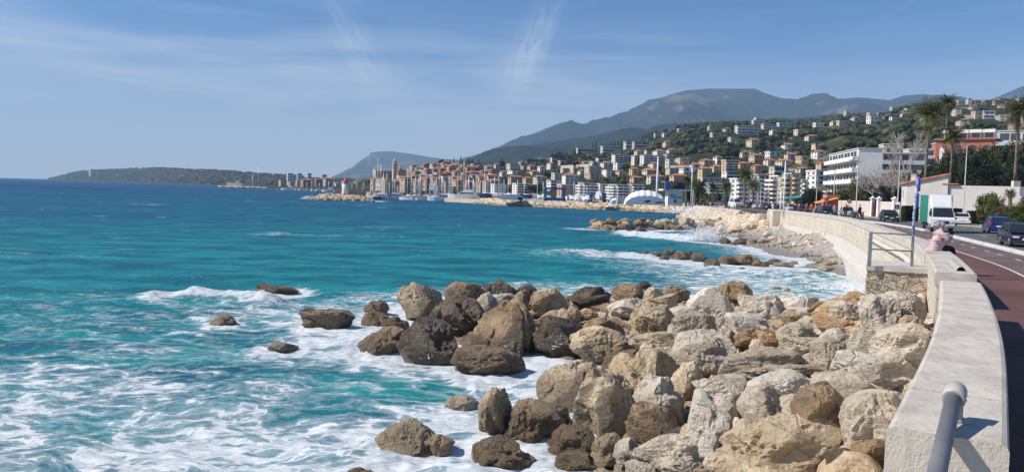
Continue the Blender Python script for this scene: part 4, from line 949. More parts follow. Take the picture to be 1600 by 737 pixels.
def car(label, pos, head, col, L=4.0, Wd=1.72, H=1.45, kind='hatch', cat='car', group=None):
    root = empty('parked_car', pos, math.atan2(head[1], head[0])); tag(root, label, cat, group); m = paint('paint_%.2f_%.2f_%.2f' % col, col)
    h = L/2; w = Wd/2; bl = H*0.62; wr = 0.31; fx = h*0.63; rx = -h*0.62
    def arch(cx): return [(cx+(wr+0.06)*math.cos(a), 0.30+(wr+0.06)*math.sin(a)) for a in np.linspace(math.pi, 0, 8)]
    prof = [(-h+0.03, 0.30), (-h, 0.55), (-h+0.05, bl-0.05), (-h+0.20, bl+0.02)]
    prof += [(h*0.32, bl+0.02), (h*0.80, bl-0.12), (h-0.05, bl-0.26), (h, 0.50), (h-0.05, 0.22)]
    prof += [(fx+wr+0.06, 0.20)]+arch(fx)[::-1]+[(fx-wr-0.06, 0.20), (rx+wr+0.06, 0.20)]+arch(rx)[::-1]+[(rx-wr-0.06, 0.20)]
    n = len(prof); V = []; 
    for yy, ins in ((-w*0.88, 0.97), (-w, 1.0), (w, 1.0), (w*0.88, 0.97)):
        for x, z in prof: V.append((x*(1 if abs(yy) >= w*0.99 else 1), yy, z if abs(yy) < w*0.95 or z < bl-0.2 else z-0.05))
    Fc = [tuple(range(n))[::-1], tuple(range(3*n, 4*n))]
    order = [0, 1, 2, 3]
    V2 = [V[0*n:1*n], V[1*n:2*n], V[2*n:3*n], V[3*n:4*n]]
    mb = MB(); 
    for a in range(3):
        Fq = [(i, (i+1) % n, n+(i+1) % n, n+i) for i in range(n)]; mb.add(V2[a]+V2[a+1], Fq, 0, False)
    # flanks
    for a, ys in ((1, -w), (2, w)):
        mb.face(V2[a] if a == 2 else V2[a][::-1])
    mb.build('body', m, root)
    if kind == 'hatch': gp = [(-h+0.12, bl), (-h+0.42, H-0.07), (-h+0.9, H), (h*0.02, H), (h*0.20, H-0.06), (h*0.56, bl-0.03)]
    else: gp = [(-h+0.10, bl), (-h+0.25, H-0.08), (-h+0.6, H), (h*0.10, H), (h*0.24, H-0.05), (h*0.55, bl-0.03)]
    def tap(z): return w*(0.93-0.20*(z-bl)/(H-bl))
    V = [(x, -tap(z), z) for x, z in gp]+[(x, tap(z), z) for x, z in gp]; g = len(gp)
    mb = MB(); mb.add(V, [tuple(range(g))[::-1], tuple(range(g, 2*g))]+[(i, i+1, g+i+1, g+i) for i in range(g-1)]); mb.build('cabin', m, root)
    def quad(name, p4, mt, th=0.012):
        c = sum((Vector(q) for q in p4), Vector())/4; nr = (Vector(p4[1])-Vector(p4[0])).cross(Vector(p4[2])-Vector(p4[0])).normalized()
        if nr.dot(c-Vector((0, 0, H*0.5))) < 0: nr = -nr
        q1 = [Vector(q)+nr*th for q in p4]; q0 = [Vector(q)-nr*0.01 for q in p4]
        b_ = MB(); b_.add(q0+q1, [(4, 5, 6, 7), (0, 1, 5, 4), (1, 2, 6, 5), (2, 3, 7, 6), (3, 0, 4, 7)]); return b_.build(name, mt, root)
    def on(i, j, f, s):   # point along greenhouse edge i->j
        a, b2 = Vector((gp[i][0], 0, gp[i][1])), Vector((gp[j][0], 0, gp[j][1])); q = a.lerp(b2, f); return (q.x, s*tap(q.z), q.z)
    quad('windscreen', [on(4, 5, 0.02, -.90), on(4, 5, .93, -.92), on(4, 5, .93, .92), on(4, 5, 0.02, .90)], m_glass)
    quad('rear_window', [on(0, 1, 0.22, -.88), on(0, 1, .97, -.86), on(0, 1, .97, .86), on(0, 1, 0.22, .88)], m_glass)
    for s in (-1, 1):
        zt = H-0.10; zb_ = bl+0.05
        for xa, xb, xa2, xb2 in ((-h+0.55, -0.12*h, -h+0.75, -0.12*h), (-0.07*h, h*0.42, -0.07*h, h*0.13)):
            quad('side_window', [(xa, s*tap(zb_), zb_), (xb, s*tap(zb_), zb_), (xb2, s*tap(zt), zt), (xa2, s*tap(zt), zt)], m_glass)
        mb = MB(); mb.box((h-0.09, s*(w-0.24), bl-0.30), (0.16, 0.36, 0.17), 0, 0, 0.03); mb.build('headlight', m_hl, root)
        mb = MB(); mb.box((-h+0.06, s*(w-0.13), bl-0.10), (0.14, 0.22, 0.30), 0, 0, 0.03); mb.build('tail_light', m_tl, root)
        mb = MB(); mb.box((h*0.45, s*(w+0.07), bl+0.06), (0.12, 0.16, 0.12), 0, 0, 0.03); mb.build('door_mirror', m_blk, root)
        for cx in (fx, rx):
            wh = MB(); wh.tube([(cx, s*(w-0.19), 0.30), (cx, s*(w+0.005), 0.30)], wr, 18); wo = wh.build('wheel', m_tyre, root)
            wh = MB(); wh.tube([(cx, s*(w-0.05), 0.30), (cx, s*(w+0.014), 0.30)], wr*0.62, 12); wh.build('rim', m_rim, wo)
    mb = MB(); mb.box((h-0.005, 0, 0.46), (0.04, 0.50, 0.11), 0, 0, 0.005); mb.build('number_plate', m_plate, root)
    mb = MB(); mb.box((-h+0.0, 0, 0.62), (0.04, 0.50, 0.11), 0, 0, 0.005); mb.build('number_plate', m_plate, root)
    mb = MB(); mb.box((h-0.02, 0, 0.60), (0.05, Wd*0.50, 0.10), 0, 0, 0.01); mb.build('grille', m_blk, root)
    mb = MB(); mb.box((h-0.01, 0, 0.30), (0.12, Wd*0.94, 0.16), 0, 0, 0.03); mb.build('bumper', m_blk, root)
    return root
def rd(px, D, z=ZROAD): return Vector(((px-800)/F*D+0.0, D, z))
car('dark navy hatchback with its round headlights towards the viewer at the right picture edge', rd(1593, 46), (-0.36, -.93), (0.012, 0.018, 0.05), 3.7, 1.55, 1.38)
car('bright blue compact car seen from behind with red tail lights glowing in the sun', rd(1556, 65), (0.40, .92), (0.015, 0.035, 0.19), 3.6, 1.6, 1.45)
car('white hatchback seen from behind, just right of the box van', rd(1500, 86), (0.44, .90), (0.74, 0.74, 0.74), 3.9, 1.68, 1.42)
car('black hatchback parked nose out before the gate pillars of the beige wall', rd(1388, 94), (-0.28, -.96), (0.012, 0.013, 0.018), 3.9, 1.7, 1.43)
car('black people carrier near the orange awning, front towards the viewer', rd(1289, 112), (-0.10, -1), (0.015, 0.016, 0.022), 4.3, 1.85, 1.6, 'mpv')
car('white car with black roof parked between motorcycles by the beige wall', rd(1322, 108), (-0.3, -.95), (0.62, 0.62, 0.62), 4.0, 1.75, 1.55, 'mpv')
car('small white car far down the road near the teal shop awning', rd(1234, 150), (-0.1, -1), (0.72, 0.72, 0.72), 3.8, 1.7, 1.45)
car('dark purple car far down the road beside the small white one', rd(1251, 140), (-0.1, -1), (0.03, 0.015, 0.035), 4.0, 1.75, 1.5)
car('distant white van parked at the foot of the white seafront hotel', rd(1148, 185), (0.1, -1), (0.72, 0.72, 0.72), 4.8, 2.0, 2.1, 'mpv', 'van')
for k_, (px_, D_) in enumerate(((1095, 215), (1106, 212), (1117, 210), (1175, 178), (1188, 172), (1197, 168), (1208, 162))):
    car('tiny %s car on the far bend of the seafront road' % ('grey', 'dark', 'white', 'dark', 'silver', 'grey', 'dark')[k_], rd(px_, D_), (0.9, 0.3), ((.2, .2, .2), (.03, .03, .03), (.7, .7, .7), (.02, .02, .03), (.4, .4, .42), (.15, .15, .16), (.03, .02, .02))[k_], group='tiny cars on the far bend of the road')
def van():
    hd = Vector((-0.30, -0.95)); root = empty('box_van', rd(1463, 65), math.atan2(hd.y, hd.x)); root.scale = (0.9, 0.84, 1.0); tag(root, 'white delivery van with a green sided box body, driving towards the viewer', 'van')
    m_w = paint('van_white', (0.74, 0.74, 0.73)); m_g = mat('green_tarpaulin', (0.015, 0.20, 0.15), 0.5, 0.12, 2)
    # x forward; cab front at x=2.7
    cab = [(1.05, 0.45), (1.05, 2.12), (1.55, 2.16), (1.95, 2.05), (2.42, 1.28), (2.68, 1.10), (2.72, 0.45)]
    mb = MB(); V = [(x, s*(0.97-(0.09*(z-1.2) if z > 1.2 else 0)), z) for s in (-1, 1) for x, z in cab]; n = len(cab)
    mb.add(V, [tuple(range(n))[::-1], tuple(range(n, 2*n))]+[(i, (i+1) % n, n+(i+1) % n, n+i) for i in range(n)]); mb.build('cab', m_w, root)
    mb = MB(); mb.face([(1.99, -.82, 2.03), (2.455, -.90, 1.30), (2.455, .90, 1.30), (1.99, .82, 2.03)]); mb.face([(1.97, -.82, 2.02), (2.435, -.90, 1.29), (2.435, .90, 1.29), (1.97, .82, 2.02)]); mb.build('windscreen', m_glass, root, None, False)
    for s in (-1, 1):
        mb = MB(); mb.prism([(1.30, 1.30), (1.30, 1.95), (1.85, 1.95), (2.20, 1.30)], s*0.905, s*0.965); mb.build('side_window', m_glass, root)
        mb = MB(); mb.box((2.66, s*0.70, 0.88), (0.14, 0.36, 0.20), 0, 0, 0.03); mb.build('headlight', m_hl, root)
        mb = MB(); mb.box((2.25, s*1.12, 1.55), (0.10, 0.18, 0.36), 0, 0, 0.03); mb.build('door_mirror', m_blk, root)
        for cx in (1.75, -1.7):
            wh = MB(); wh.tube([(cx, s*0.72, 0.36), (cx, s*0.985, 0.36)], 0.36, 18); wo = wh.build('wheel', m_tyre, root); wh = MB(); wh.tube([(cx, s*0.9, 0.36), (cx, s*0.995, 0.36)], 0.20, 12); wh.build('rim', m_rim, wo)
    mb = MB(); mb.box((-0.95, 0, 0.62), (3.9, 1.7, 0.22)); mb.build('chassis', m_blk, root)
    mb = MB(); mb.box((-0.95, 0, 1.92), (3.86, 2.08, 2.30), 0, 0, 0.03); mb.build('box_body', m_g, root)
    mb = MB(); mb.box((1.00, 0, 1.92), (0.06, 2.14, 2.36), 0, 0, 0.02); mb.build('box_front', m_w, root)
    mb = MB(); mb.box((-0.95, 0, 3.09), (3.92, 2.14, 0.06), 0, 0, 0.02); mb.build('box_roof', m_w, root)
    mb = MB(); V = [(1.05, -.98, 2.18), (1.9, -.80, 2.10), (1.25, -.86, 2.95), (1.05, -.92, 3.05)]; V += [(x, -y_, z) for x, y_, z in V]
    mb.add(V, [(0, 1, 2, 3), (7, 6, 5, 4), (0, 4, 5, 1), (1, 5, 6, 2), (2, 6, 7, 3), (3, 7, 4, 0)]); mb.build('wind_deflector', m_w, root)
    mb = MB(); mb.box((2.70, 0, 0.50), (0.12, 1.9, 0.22), 0, 0, 0.03); mb.build('bumper', mat('grey_plastic', (0.22, 0.22, 0.22), 0.6), root)
    mb = MB(); mb.box((2.715, 0, 0.86), (0.04, 0.95, 0.22), 0, 0, 0.01); mb.build('grille', m_blk, root)
    mb = MB(); mb.box((2.775, 0, 0.50), (0.02, 0.5, 0.11)); mb.build('number_plate', m_plate, root)
van()
# ---- people
m_skin = mat('skin', (0.42, 0.26, 0.18), 0.55); 
def skin_mesh(name, V, E, Rd, lvl=1):
    me = bpy.data.meshes.new(name); me.from_pydata(V, E, [])
    tmp = bpy.data.objects.new('tmp', me); tmp.modifiers.new('skin', 'SKIN')      # adding it makes the radius layer
    for i, sv_ in enumerate(me.skin_vertices[0].data):
        r = Rd[i]; sv_.radius = r if isinstance(r, tuple) else (r, r); sv_.use_root = (i == 0)
    bpy.data.objects.remove(tmp); me.use_fake_user = False
    return me
def skin_child(me, mt, parent, name, lvl=1):
    o = bpy.data.objects.new(name, me); link(o, parent)
    if not me.materials: me.materials.append(mt)
    o.material_slots[0].link = 'OBJECT'; o.material_slots[0].material = mt
    m_ = o.modifiers.new('skin', 'SKIN'); m_.use_smooth_shade = True; m_.branch_smoothing = 0.6
    s_ = o.modifiers.new('sub', 'SUBSURF'); s_.levels = lvl; s_.render_levels = lvl
    return o
def standing(step=0.18):
    B = [(0, 0, .95), (0, 0, 1.12), (.01, 0, 1.30), (.01, 0, 1.44), (.02, 0, 1.53), (.03, 0, 1.63), (.03, 0, 1.71),
         (0, .17, 1.40), (-.03, .22, 1.13), (.08, .23, .90), (.11, .22, .82), (0, -.17, 1.40), (-.03, -.22, 1.13), (.10, -.22, .90), (.13, -.21, .82),
         (0, .09, .90), (step*.5, .10, .50), (step, .10, .09), (step+.15, .10, .04), (0, -.09, .90), (-step*.2, -.10, .50), (-step, -.10, .09), (-step+.14, -.10, .04)]
    E = [(0, 1), (1, 2), (2, 3), (3, 4), (4, 5), (5, 6), (3, 7), (7, 8), (8, 9), (9, 10), (3, 11), (11, 12), (12, 13), (13, 14), (0, 15), (15, 16), (16, 17), (17, 18), (0, 19), (19, 20), (20, 21), (21, 22)]
    Rd = [.125, .11, .13, .08, .055, .085, .06, .06, .045, .032, .03, .06, .045, .032, .03, .085, .06, .04, .035, .085, .06, .04, .035]
    J = [B[0], B[1], B[2], B[3], B[7], B[8], B[9], B[11], B[12], B[13], (0, 0, .85)]
    JE = [(0, 1), (1, 2), (2, 3), (3, 4), (4, 5), (5, 6), (3, 7), (7, 8), (8, 9), (0, 10)]; JR = [.165, .15, .16, .10, .085, .065, .052, .085, .065, .052, .16]
    T = [B[0], B[15], B[16], (B[17][0], .10, .14), B[19], B[20], (B[21][0], -.10, .14)]; TE = [(0, 1), (1, 2), (2, 3), (0, 4), (4, 5), (5, 6)]; TR = [.14, .105, .08, .062, .105, .08, .062]
    return skin_mesh('person', B, E, Rd), skin_mesh('jacket', J, JE, JR), skin_mesh('trousers', T, TE, TR)
def hair_mesh(name, c, r, bun=False):
    bm = bmesh.new(); bmesh.ops.create_icosphere(bm, subdivisions=3, radius=1.0)
    for v in bm.verts:
        q = v.co.copy(); f = 1+0.10*noise.noise(q*3)+0.05*noise.noise(q*9)
        if q.x > 0.35 and q.z < 0.45: f *= 0.80
        if q.z < -0.35: f *= 0.82
        v.co = Vector((q.x*r[0], q.y*r[1], q.z*r[2]))*f+Vector(c)
    if bun: bmesh.ops.create_icosphere(bm, subdivisions=2, radius=0.055, matrix=Matrix.Translation((c[0]-r[0]*1.05, c[1], c[2]+0.05)))
    me = bpy.data.meshes.new(name); bm.to_mesh(me); bm.free(); me.polygons.foreach_set('use_smooth', [True]*len(me.polygons)); return me
PM = [standing(0.18), standing(0.03)]; HM = hair_mesh('hair', (0.015, 0, 1.685), (.092, .085, .095))
def person(px_, D, z, label, jc, tc, hc=(0.03, 0.02, 0.015), rz=0.0, pose=0, sc=1.0):
    b_, j_, t_ = PM[pose]; root = bpy.data.objects.new('person', b_); link(root); root.location = rd(px_, D, z); root.rotation_euler = (0, 0, rz); root.scale = (sc, sc, sc)
    b_.materials.clear() if False else None
    if not b_.materials: b_.materials.append(m_skin)
    m_ = root.modifiers.new('skin', 'SKIN'); m_.use_smooth_shade = True; s_ = root.modifiers.new('sub', 'SUBSURF'); s_.levels = 1; s_.render_levels = 1
    tag(root, label, 'person')
    skin_child(j_, mat('cloth_%.2f_%.2f_%.2f' % jc, jc, 0.9, 0.2, 8), root, 'jacket'); skin_child(t_, mat('cloth_%.2f_%.2f_%.2f' % tc, tc, 0.9, 0.2, 8), root, 'trousers')
    h_ = bpy.data.objects.new('hair', HM); link(h_, root)
    if not HM.materials: HM.materials.append(m_skin)
    h_.material_slots[0].link = 'OBJECT'; h_.material_slots[0].material = mat('hair_%.2f' % hc[0], hc, 0.8)
    return root
PE = [(1341.5, 96, ZPATH, 'person in a dark green jacket walking on the promenade by a motorcycle', (.03, .05, .03), (.03, .03, .035), 2.0, 0),
      (1319.5, 99, ZPATH, 'person in black clothes walking in front of the white and black car', (.02, .02, .022), (.02, .02, .02), 1.2, 0),
      (1302.5, 103, ZPATH, 'person in a pale coat beside the black people carrier', (.5, .45, .45), (.1, .1, .12), 1.6, 1),
      (1292.5, 118, ZROAD, 'person in a yellow high visibility vest under the orange awning', (.62, .66, .08), (.05, .05, .06), 4.5, 1),
      (1272.5, 106, ZPATH, 'person in an orange top, brightest among the far walkers', (.70, .16, .05), (.08, .06, .06), 3.0, 0),
      (1266, 107, ZPATH, 'person in a red brown jacket next to the one in orange', (.40, .10, .07), (.05, .05, .06), 1.0, 1),
      (1259, 108, ZPATH, 'person in a light brown coat on the far promenade', (.38, .26, .17), (.08, .07, .07), 2.0, 0),
      (1247, 104, ZPATH, 'person in a purple jacket before the dark purple car', (.16, .06, .14), (.03, .03, .04), 4.2, 0),
      (1240.5, 106, ZPATH, 'person in black standing left of the purple jacket', (.02, .02, .02), (.02, .02, .02), 1.0, 1),
      (1206, 112, ZPATH, 'person in white near the two white poles', (.7, .7, .7), (.03, .03, .04), 1.4, 0),
      (1201, 114, ZPATH, 'leftmost dark walker on the far promenade', (.03, .03, .04), (.02, .02, .03), 1.8, 0),
      (1213, 111, ZPATH, 'person in dark blue standing just left of the white poles', (.03, .04, .10), (.02, .02, .03), 1.1, 1),
      (1296, 113, ZROAD, 'person in a navy jacket beside the orange awning stall', (.03, .04, .09), (.03, .03, .04), 3.1, 1)]
for px_, D_, z_, lab, jc, tc, rz_, ps in PE: person(px_, D_, z_, lab, jc, tc, (0.03, 0.02, 0.015), rz_, ps)
def seated():
    a, r_ = at_wall(24.3, 0.36, ZW); root_z = r_-math.pi/2+0.62             # facing the road
    V = [(-.02, 0, .13), (.0, 0, .30), (.05, 0, .48), (.08, 0, .585), (.105, 0, .66), (.14, 0, .745), (.145, 0, .835),
         (.07, .18, .545), (.17, .27, .33), (.37, .13, .46), (.45, .085, .52), (.07, -.18, .545), (.17, -.27, .33), (.37, -.13, .47), (.45, -.08, .53),
         (.03, .10, .10), (.44, .12, .085), (.47, .12, -.34), (.60, .12, -.40), (.03, -.10, .10), (.44, -.12, .085), (.50, -.12, -.34), (.63, -.12, -.40)]
    E = [(0, 1), (1, 2), (2, 3), (3, 4), (4, 5), (5, 6), (3, 7), (7, 8), (8, 9), (9, 10), (3, 11), (11, 12), (12, 13), (13, 14), (0, 15), (15, 16), (16, 17), (17, 18), (0, 19), (19, 20), (20, 21), (21, 22)]
    Rd = [.10, .10, .10, .05, .042, .088, .065, .045, .04, .034, .034, .045, .04, .034, .034, .08, .068, .045, .038, .09, .068, .045, .038]
    me = skin_mesh('person', V, E, Rd); me.materials.append(m_skin); root = bpy.data.objects.new('person', me); link(root); root.location = a; root.rotation_euler = (0, 0, root_z)
    m_ = root.modifiers.new('skin', 'SKIN'); m_.use_smooth_shade = True; s_ = root.modifiers.new('sub', 'SUBSURF'); s_.levels = 2; s_.render_levels = 2
    tag(root, 'grey haired person in a pink quilted jacket sitting on the sea wall, facing the road', 'person')
    J = [(-.03, 0, .10), (-.01, 0, .22), (.0, 0, .34), (.045, 0, .48), (.075, 0, .585), (.07, .18, .55), (.17, .275, .34), (.36, .14, .455), (.07, -.18, .55), (.17, -.275, .34), (.36, -.14, .465), (-.05, .0, .06), (.10, 0, .66)]
    JE = [(0, 1), (1, 2), (2, 3), (3, 4), (4, 5), (5, 6), (6, 7), (4, 8), (8, 9), (9, 10), (4, 12), (0, 11)]; JR = [.215, .20, .19, .19, .135, .11, .09, .065, .11, .09, .065, .20, .08]
    mj = bpy.data.materials.new('pink_quilting'); mj.use_nodes = True; t = NT(mj.node_tree); b = t.n['Principled BSDF']; p = t.coord('Object')
    wv = t.add('ShaderNodeTexWave', ins={'Vector': p, 'Scale': 3.4, 'Distortion': 1.2}); wv.bands_direction = 'Z'
    t.set(b.inputs['Base Color'], t.mix(t.ss(t.noise(p, 5, 4), .35, .65), (.42, .29, .305), (.52, .385, .40))); b.inputs['Roughness'].default_value = .7; t.l.new(t.bump(wv.outputs['Fac'], .35, .02), b.inputs['Normal'])
    skin_child(skin_mesh('jacket', J, JE, JR), mj, root, 'jacket', 2)
    T = [(-.02, 0, .10), V[15], V[16], (.47, .12, -.28), V[19], V[20], (.50, -.12, -.28)]; skin_child(skin_mesh('trousers', T, [(0, 1), (1, 2), (2, 3), (0, 4), (4, 5), (5, 6)], [.15, .11, .09, .075, .11, .09, .075]), mat('black_trousers', (.015, .015, .018), .9), root, 'trousers', 2)
    sh_ = MB()
    for s in (-1, 1): sh_ = MB(); sh_.box((.56+(0.03 if s < 0 else 0), s*.12, -.41), (.27, .095, .09), 0, 0, .03); sh_.build('shoe', m_blk, root)
    h_ = bpy.data.objects.new('hair', hair_mesh('hair', (.125, 0, .80), (.112, .102, .108), True)); link(h_, root); h_.data.materials.append(mat('grey_hair', (.33, .33, .33), .75, .3, 30, .6, 60))
    cm = MB(); cm.box((.47, 0, .56), (.07, .15, .10), 0, 0, .012); cm.tube([(.50, 0, .56), (.57, 0, .56)], .035, 12); o = cm.build('camera', m_blk); M_ = Matrix.Translation(a)@Matrix.Rotation(root_z, 4, 'Z'); o.matrix_world = M_
    tag(o, 'small black camera held up in front of the face of the seated person', 'camera')
seated()
# ---- motorcycles
def moto(px_, D, rz_, label, col):
    root = empty('motorcycle', rd(px_, D), rz_); tag(root, label, 'motorcycle'); m = paint('moto_%.2f_%.2f_%.2f' % col, col)
    for x, nm in ((-.65, 'wheel'), (.68, 'wheel')):
        mb = MB(); mb.tube([(x, -.06, .31), (x, .06, .31)], .31, 16); w_ = mb.build(nm, m_tyre, root); mb = MB(); mb.tube([(x, -.065, .31), (x, .065, .31)], .20, 12); mb.build('rim', m_rim, w_)
    mb = MB(); mb.prism([(-.75, .62), (-.8, .82), (-.2, .80), (.15, .95), (.5, 1.0), (.58, .85), (.35, .35), (-.25, .30)], -.13, .13); mb.build('body', m, root)
    mb = MB(); mb.box((-.38, 0, .86), (.75, .26, .10), 0, 0, .03); mb.build('seat', m_blk, root)
    mb = MB(); mb.tube([(.68, 0, .31), (.45, 0, 1.05)], .04, 8); mb.build('fork', m_rim, root); mb = MB(); mb.tube([(.42, -.36, 1.10), (.46, 0, 1.05), (.42, .36, 1.10)], .018, 8); mb.build('handlebar', m_blk, root)
    mb = MB(); mb.box((.58, 0, 1.0), (.14, .24, .22), 0, 0, .04); mb.build('headlight', m_hl, root)
moto(1346, 98, -1.9, 'dark motorcycle parked right of the person in green', (.03, .03, .03)); moto(1312, 104, -1.8, 'white scooter parked left of the white and black car', (.6, .6, .62)); moto(1334, 103, -1.5, 'black motorcycle standing between the cars by the beige wall', (.05, .05, .06))
# ---- lamp posts, poles, signs
m_pole = mat('lamp_post_grey', (0.42, 0.42, 0.42), 0.5, 0.1, 3, metal=0.3); m_wpole = mat('white_paint_metal', (0.72, 0.72, 0.72), 0.5)
def lamp(px_, D, ytop, label, z=2.88, arm=(-1.2, -0.3), r=0.075, lean=0.0):
    b_ = rd(px_, D, z); H = CAMZ+(hor(px_)-ytop)/F*D-z; root = empty('street_lamp', b_); tag(root, label, 'street lamp')
    mb = MB(); mb.tube([(0, 0, 0), (0, 0, 1.0), (0, 0, 1.02), (lean, 0, H)], [r*1.6, r*1.6, r, r*0.65], 10); mb.build('post', m_pole, root)
    mb = MB(); mb.tube([(lean, 0, H-.02), (lean+arm[0]*.5, arm[1]*.5, H+.12), (lean+arm[0], arm[1], H+.1)], .03, 6); mb.build('arm', m_pole, root)
    mb = MB(); mb.box((lean+arm[0]*1.2, arm[1]*1.2, H+.08), (.55, .22, .12), 0, 0, .04); mb.build('lamp_head', mat('lamp_head_grey', (.30, .30, .31), .5), root)
    return root
lamp(1503, 88, 226, 'tall grey street lamp behind the white hatchback', arm=(-.5, -.3)); lamp(1335.5, 104, 252, 'grey street lamp in front of the beige perimeter wall', arm=(-.9, -.3))
lamp(1400, 100, 243, 'thin grey street lamp by the corner of the gabled house', arm=(-.6, -.3)); lamp(1300, 125, 266, 'street lamp before the white balconied apartment block', arm=(-1.4, -.2)); lamp(1273, 140, 276, 'street lamp left of the orange awning', arm=(-1.2, 0))
lamp(1250, 152, 287, 'far street lamp beside the round dark trees', arm=(-1.2, 0)); lamp(1186, 165, 286, 'curved arm street lamp between the two far palms and the grey block', arm=(1.8, 0)); lamp(1213, 150, 280, 'far street lamp in front of the red awning balconies', arm=(-1.0, 0))
def pole(px_, D, ytop, z0, r, label, mt, cat='pole', lean=0.0, name='pole'):
    b_ = rd(px_, D, z0); H = CAMZ+(hor(px_)-ytop)/F*D-z0; mb = MB(); mb.tube([(0, 0, 0), (lean*.5, 0, H*.5), (lean, 0, H)], [r, r*.9, r*.6], 8); mb.lathe((lean, 0, H), [(0, r*1.2), (r, r*.6), (r, 0)], 8)
    o = mb.build(name, mt, None, b_); tag(o, label, cat); return o
pole(1222.5, 98, 254, 2.9, .12, 'tall white pole at the end of the beach wall, taller of two', m_wpole); pole(1217.5, 99, 294, 2.9, .10, 'shorter white pole at the end of the beach wall', m_wpole)
pole(1024, 225, 247, 2.3, .34, 'very tall thick white mast above the big white tent', m_wpole); pole(1078, 205, 265, 2.5, .18, 'thin white mast right of the control tower', m_wpole); pole(1080.5, 200, 298, 2.5, .12, 'short white pole beside the palms and control tower', m_wpole)
def roundsign(px_, D, zc, label, ring=(0.55, 0.03, 0.03), sq=False, zb_=2.9):
    b_ = rd(px_, D, zb_); root = empty('road_sign', b_); tag(root, label, 'road sign'); h = zc-zb_
    mb = MB(); mb.tube([(0, 0, 0), (0, 0, h+.2)], .035, 8); mb.build('post', m_pole, root)
    if sq: mb = MB(); mb.box((0, -.06, h), (.6, .03, .6), 0, 0, .01); mb.build('sign_plate', mat('sign_blue', (0.03, 0.075, 0.34), 0.4), root); mb = MB(); mb.face([(-.2, -.08, h-.2), (.2, -.08, h-.2), (0, -.08, h+.22)]); mb.build('triangle_mark', m_wpole, root)
    else:
        mb = MB(); mb.tube([(0, -.07, h), (0, -.05, h)], .34, 20); mb.build('sign_plate', mat('sign_red_ring', ring, .4), root); mb = MB(); mb.tube([(0, -.078, h), (0, -.069, h)], .24, 20); mb.build('sign_face', m_wpole, root); mb = MB(); mb.box((0, -.082, h), (.22, .006, .06)); mb.build('sign_mark', m_blk, root)
roundsign(1324.5, 108, 5.05, 'round red ringed road sign on the beige perimeter wall'); roundsign(1399, 99, 4.5, 'square blue road sign with a white triangle near the house corner', sq=True); roundsign(1289, 116, 5.1, 'small dark blue square sign beside the orange awning', sq=True)
# ---- house with the stepped gable, the long white wall and the gate wall
m_hw = mat('house_render', (0.62, 0.585, 0.54), 0.9, 0.07, 0.5, 0.2, 8, stain=.15); m_tile = mat('terracotta_tiles', (0.42, 0.17, 0.085), 0.85, 0.25, 2.5, 0.5, 10); m_wall2 = mat('perimeter_render', (0.60, 0.53, 0.47), 0.9, 0.1, 0.5, 0.2, 8, stain=.35)
m_white = mat('white_render', (0.74, 0.735, 0.72), 0.85, 0.05, 0.6, stain=.12); m_frame = mat('white_frame', (0.70, 0.70, 0.69), .5); m_pane = mat('window_glass', (0.05, 0.065, 0.08), .12, .2, .5, spec=.8); m_shut = mat('grey_green_shutter', (0.22, 0.26, 0.24), .7)
def xy(px_, D): return Vector(((px_-800)/F*D, D, 0))
def zat(px_, py, D): return CAMZ+(hor(px_)-py)/F*D
def wallbox(p0, p1, z0, z1, th, z1b=None):
    """a straight wall between two ground points, its top from z1 to z1b"""
    z1b = z1 if z1b is None else z1b; d = (p1-p0).normalized(); n_ = Vector((-d.y, d.x, 0))*th
    V = [p0, p1, p1+n_, p0+n_]; V = [Vector((v.x, v.y, z0)) for v in V]+[Vector((p0.x, p0.y, z1)), Vector((p1.x, p1.y, z1b)), Vector((p1.x+n_.x, p1.y+n_.y, z1b)), Vector((p0.x+n_.x, p0.y+n_.y, z1))]
    return V, [(3, 2, 1, 0), (4, 5, 6, 7), (0, 1, 5, 4), (1, 2, 6, 5), (2, 3, 7, 6), (3, 0, 4, 7)]
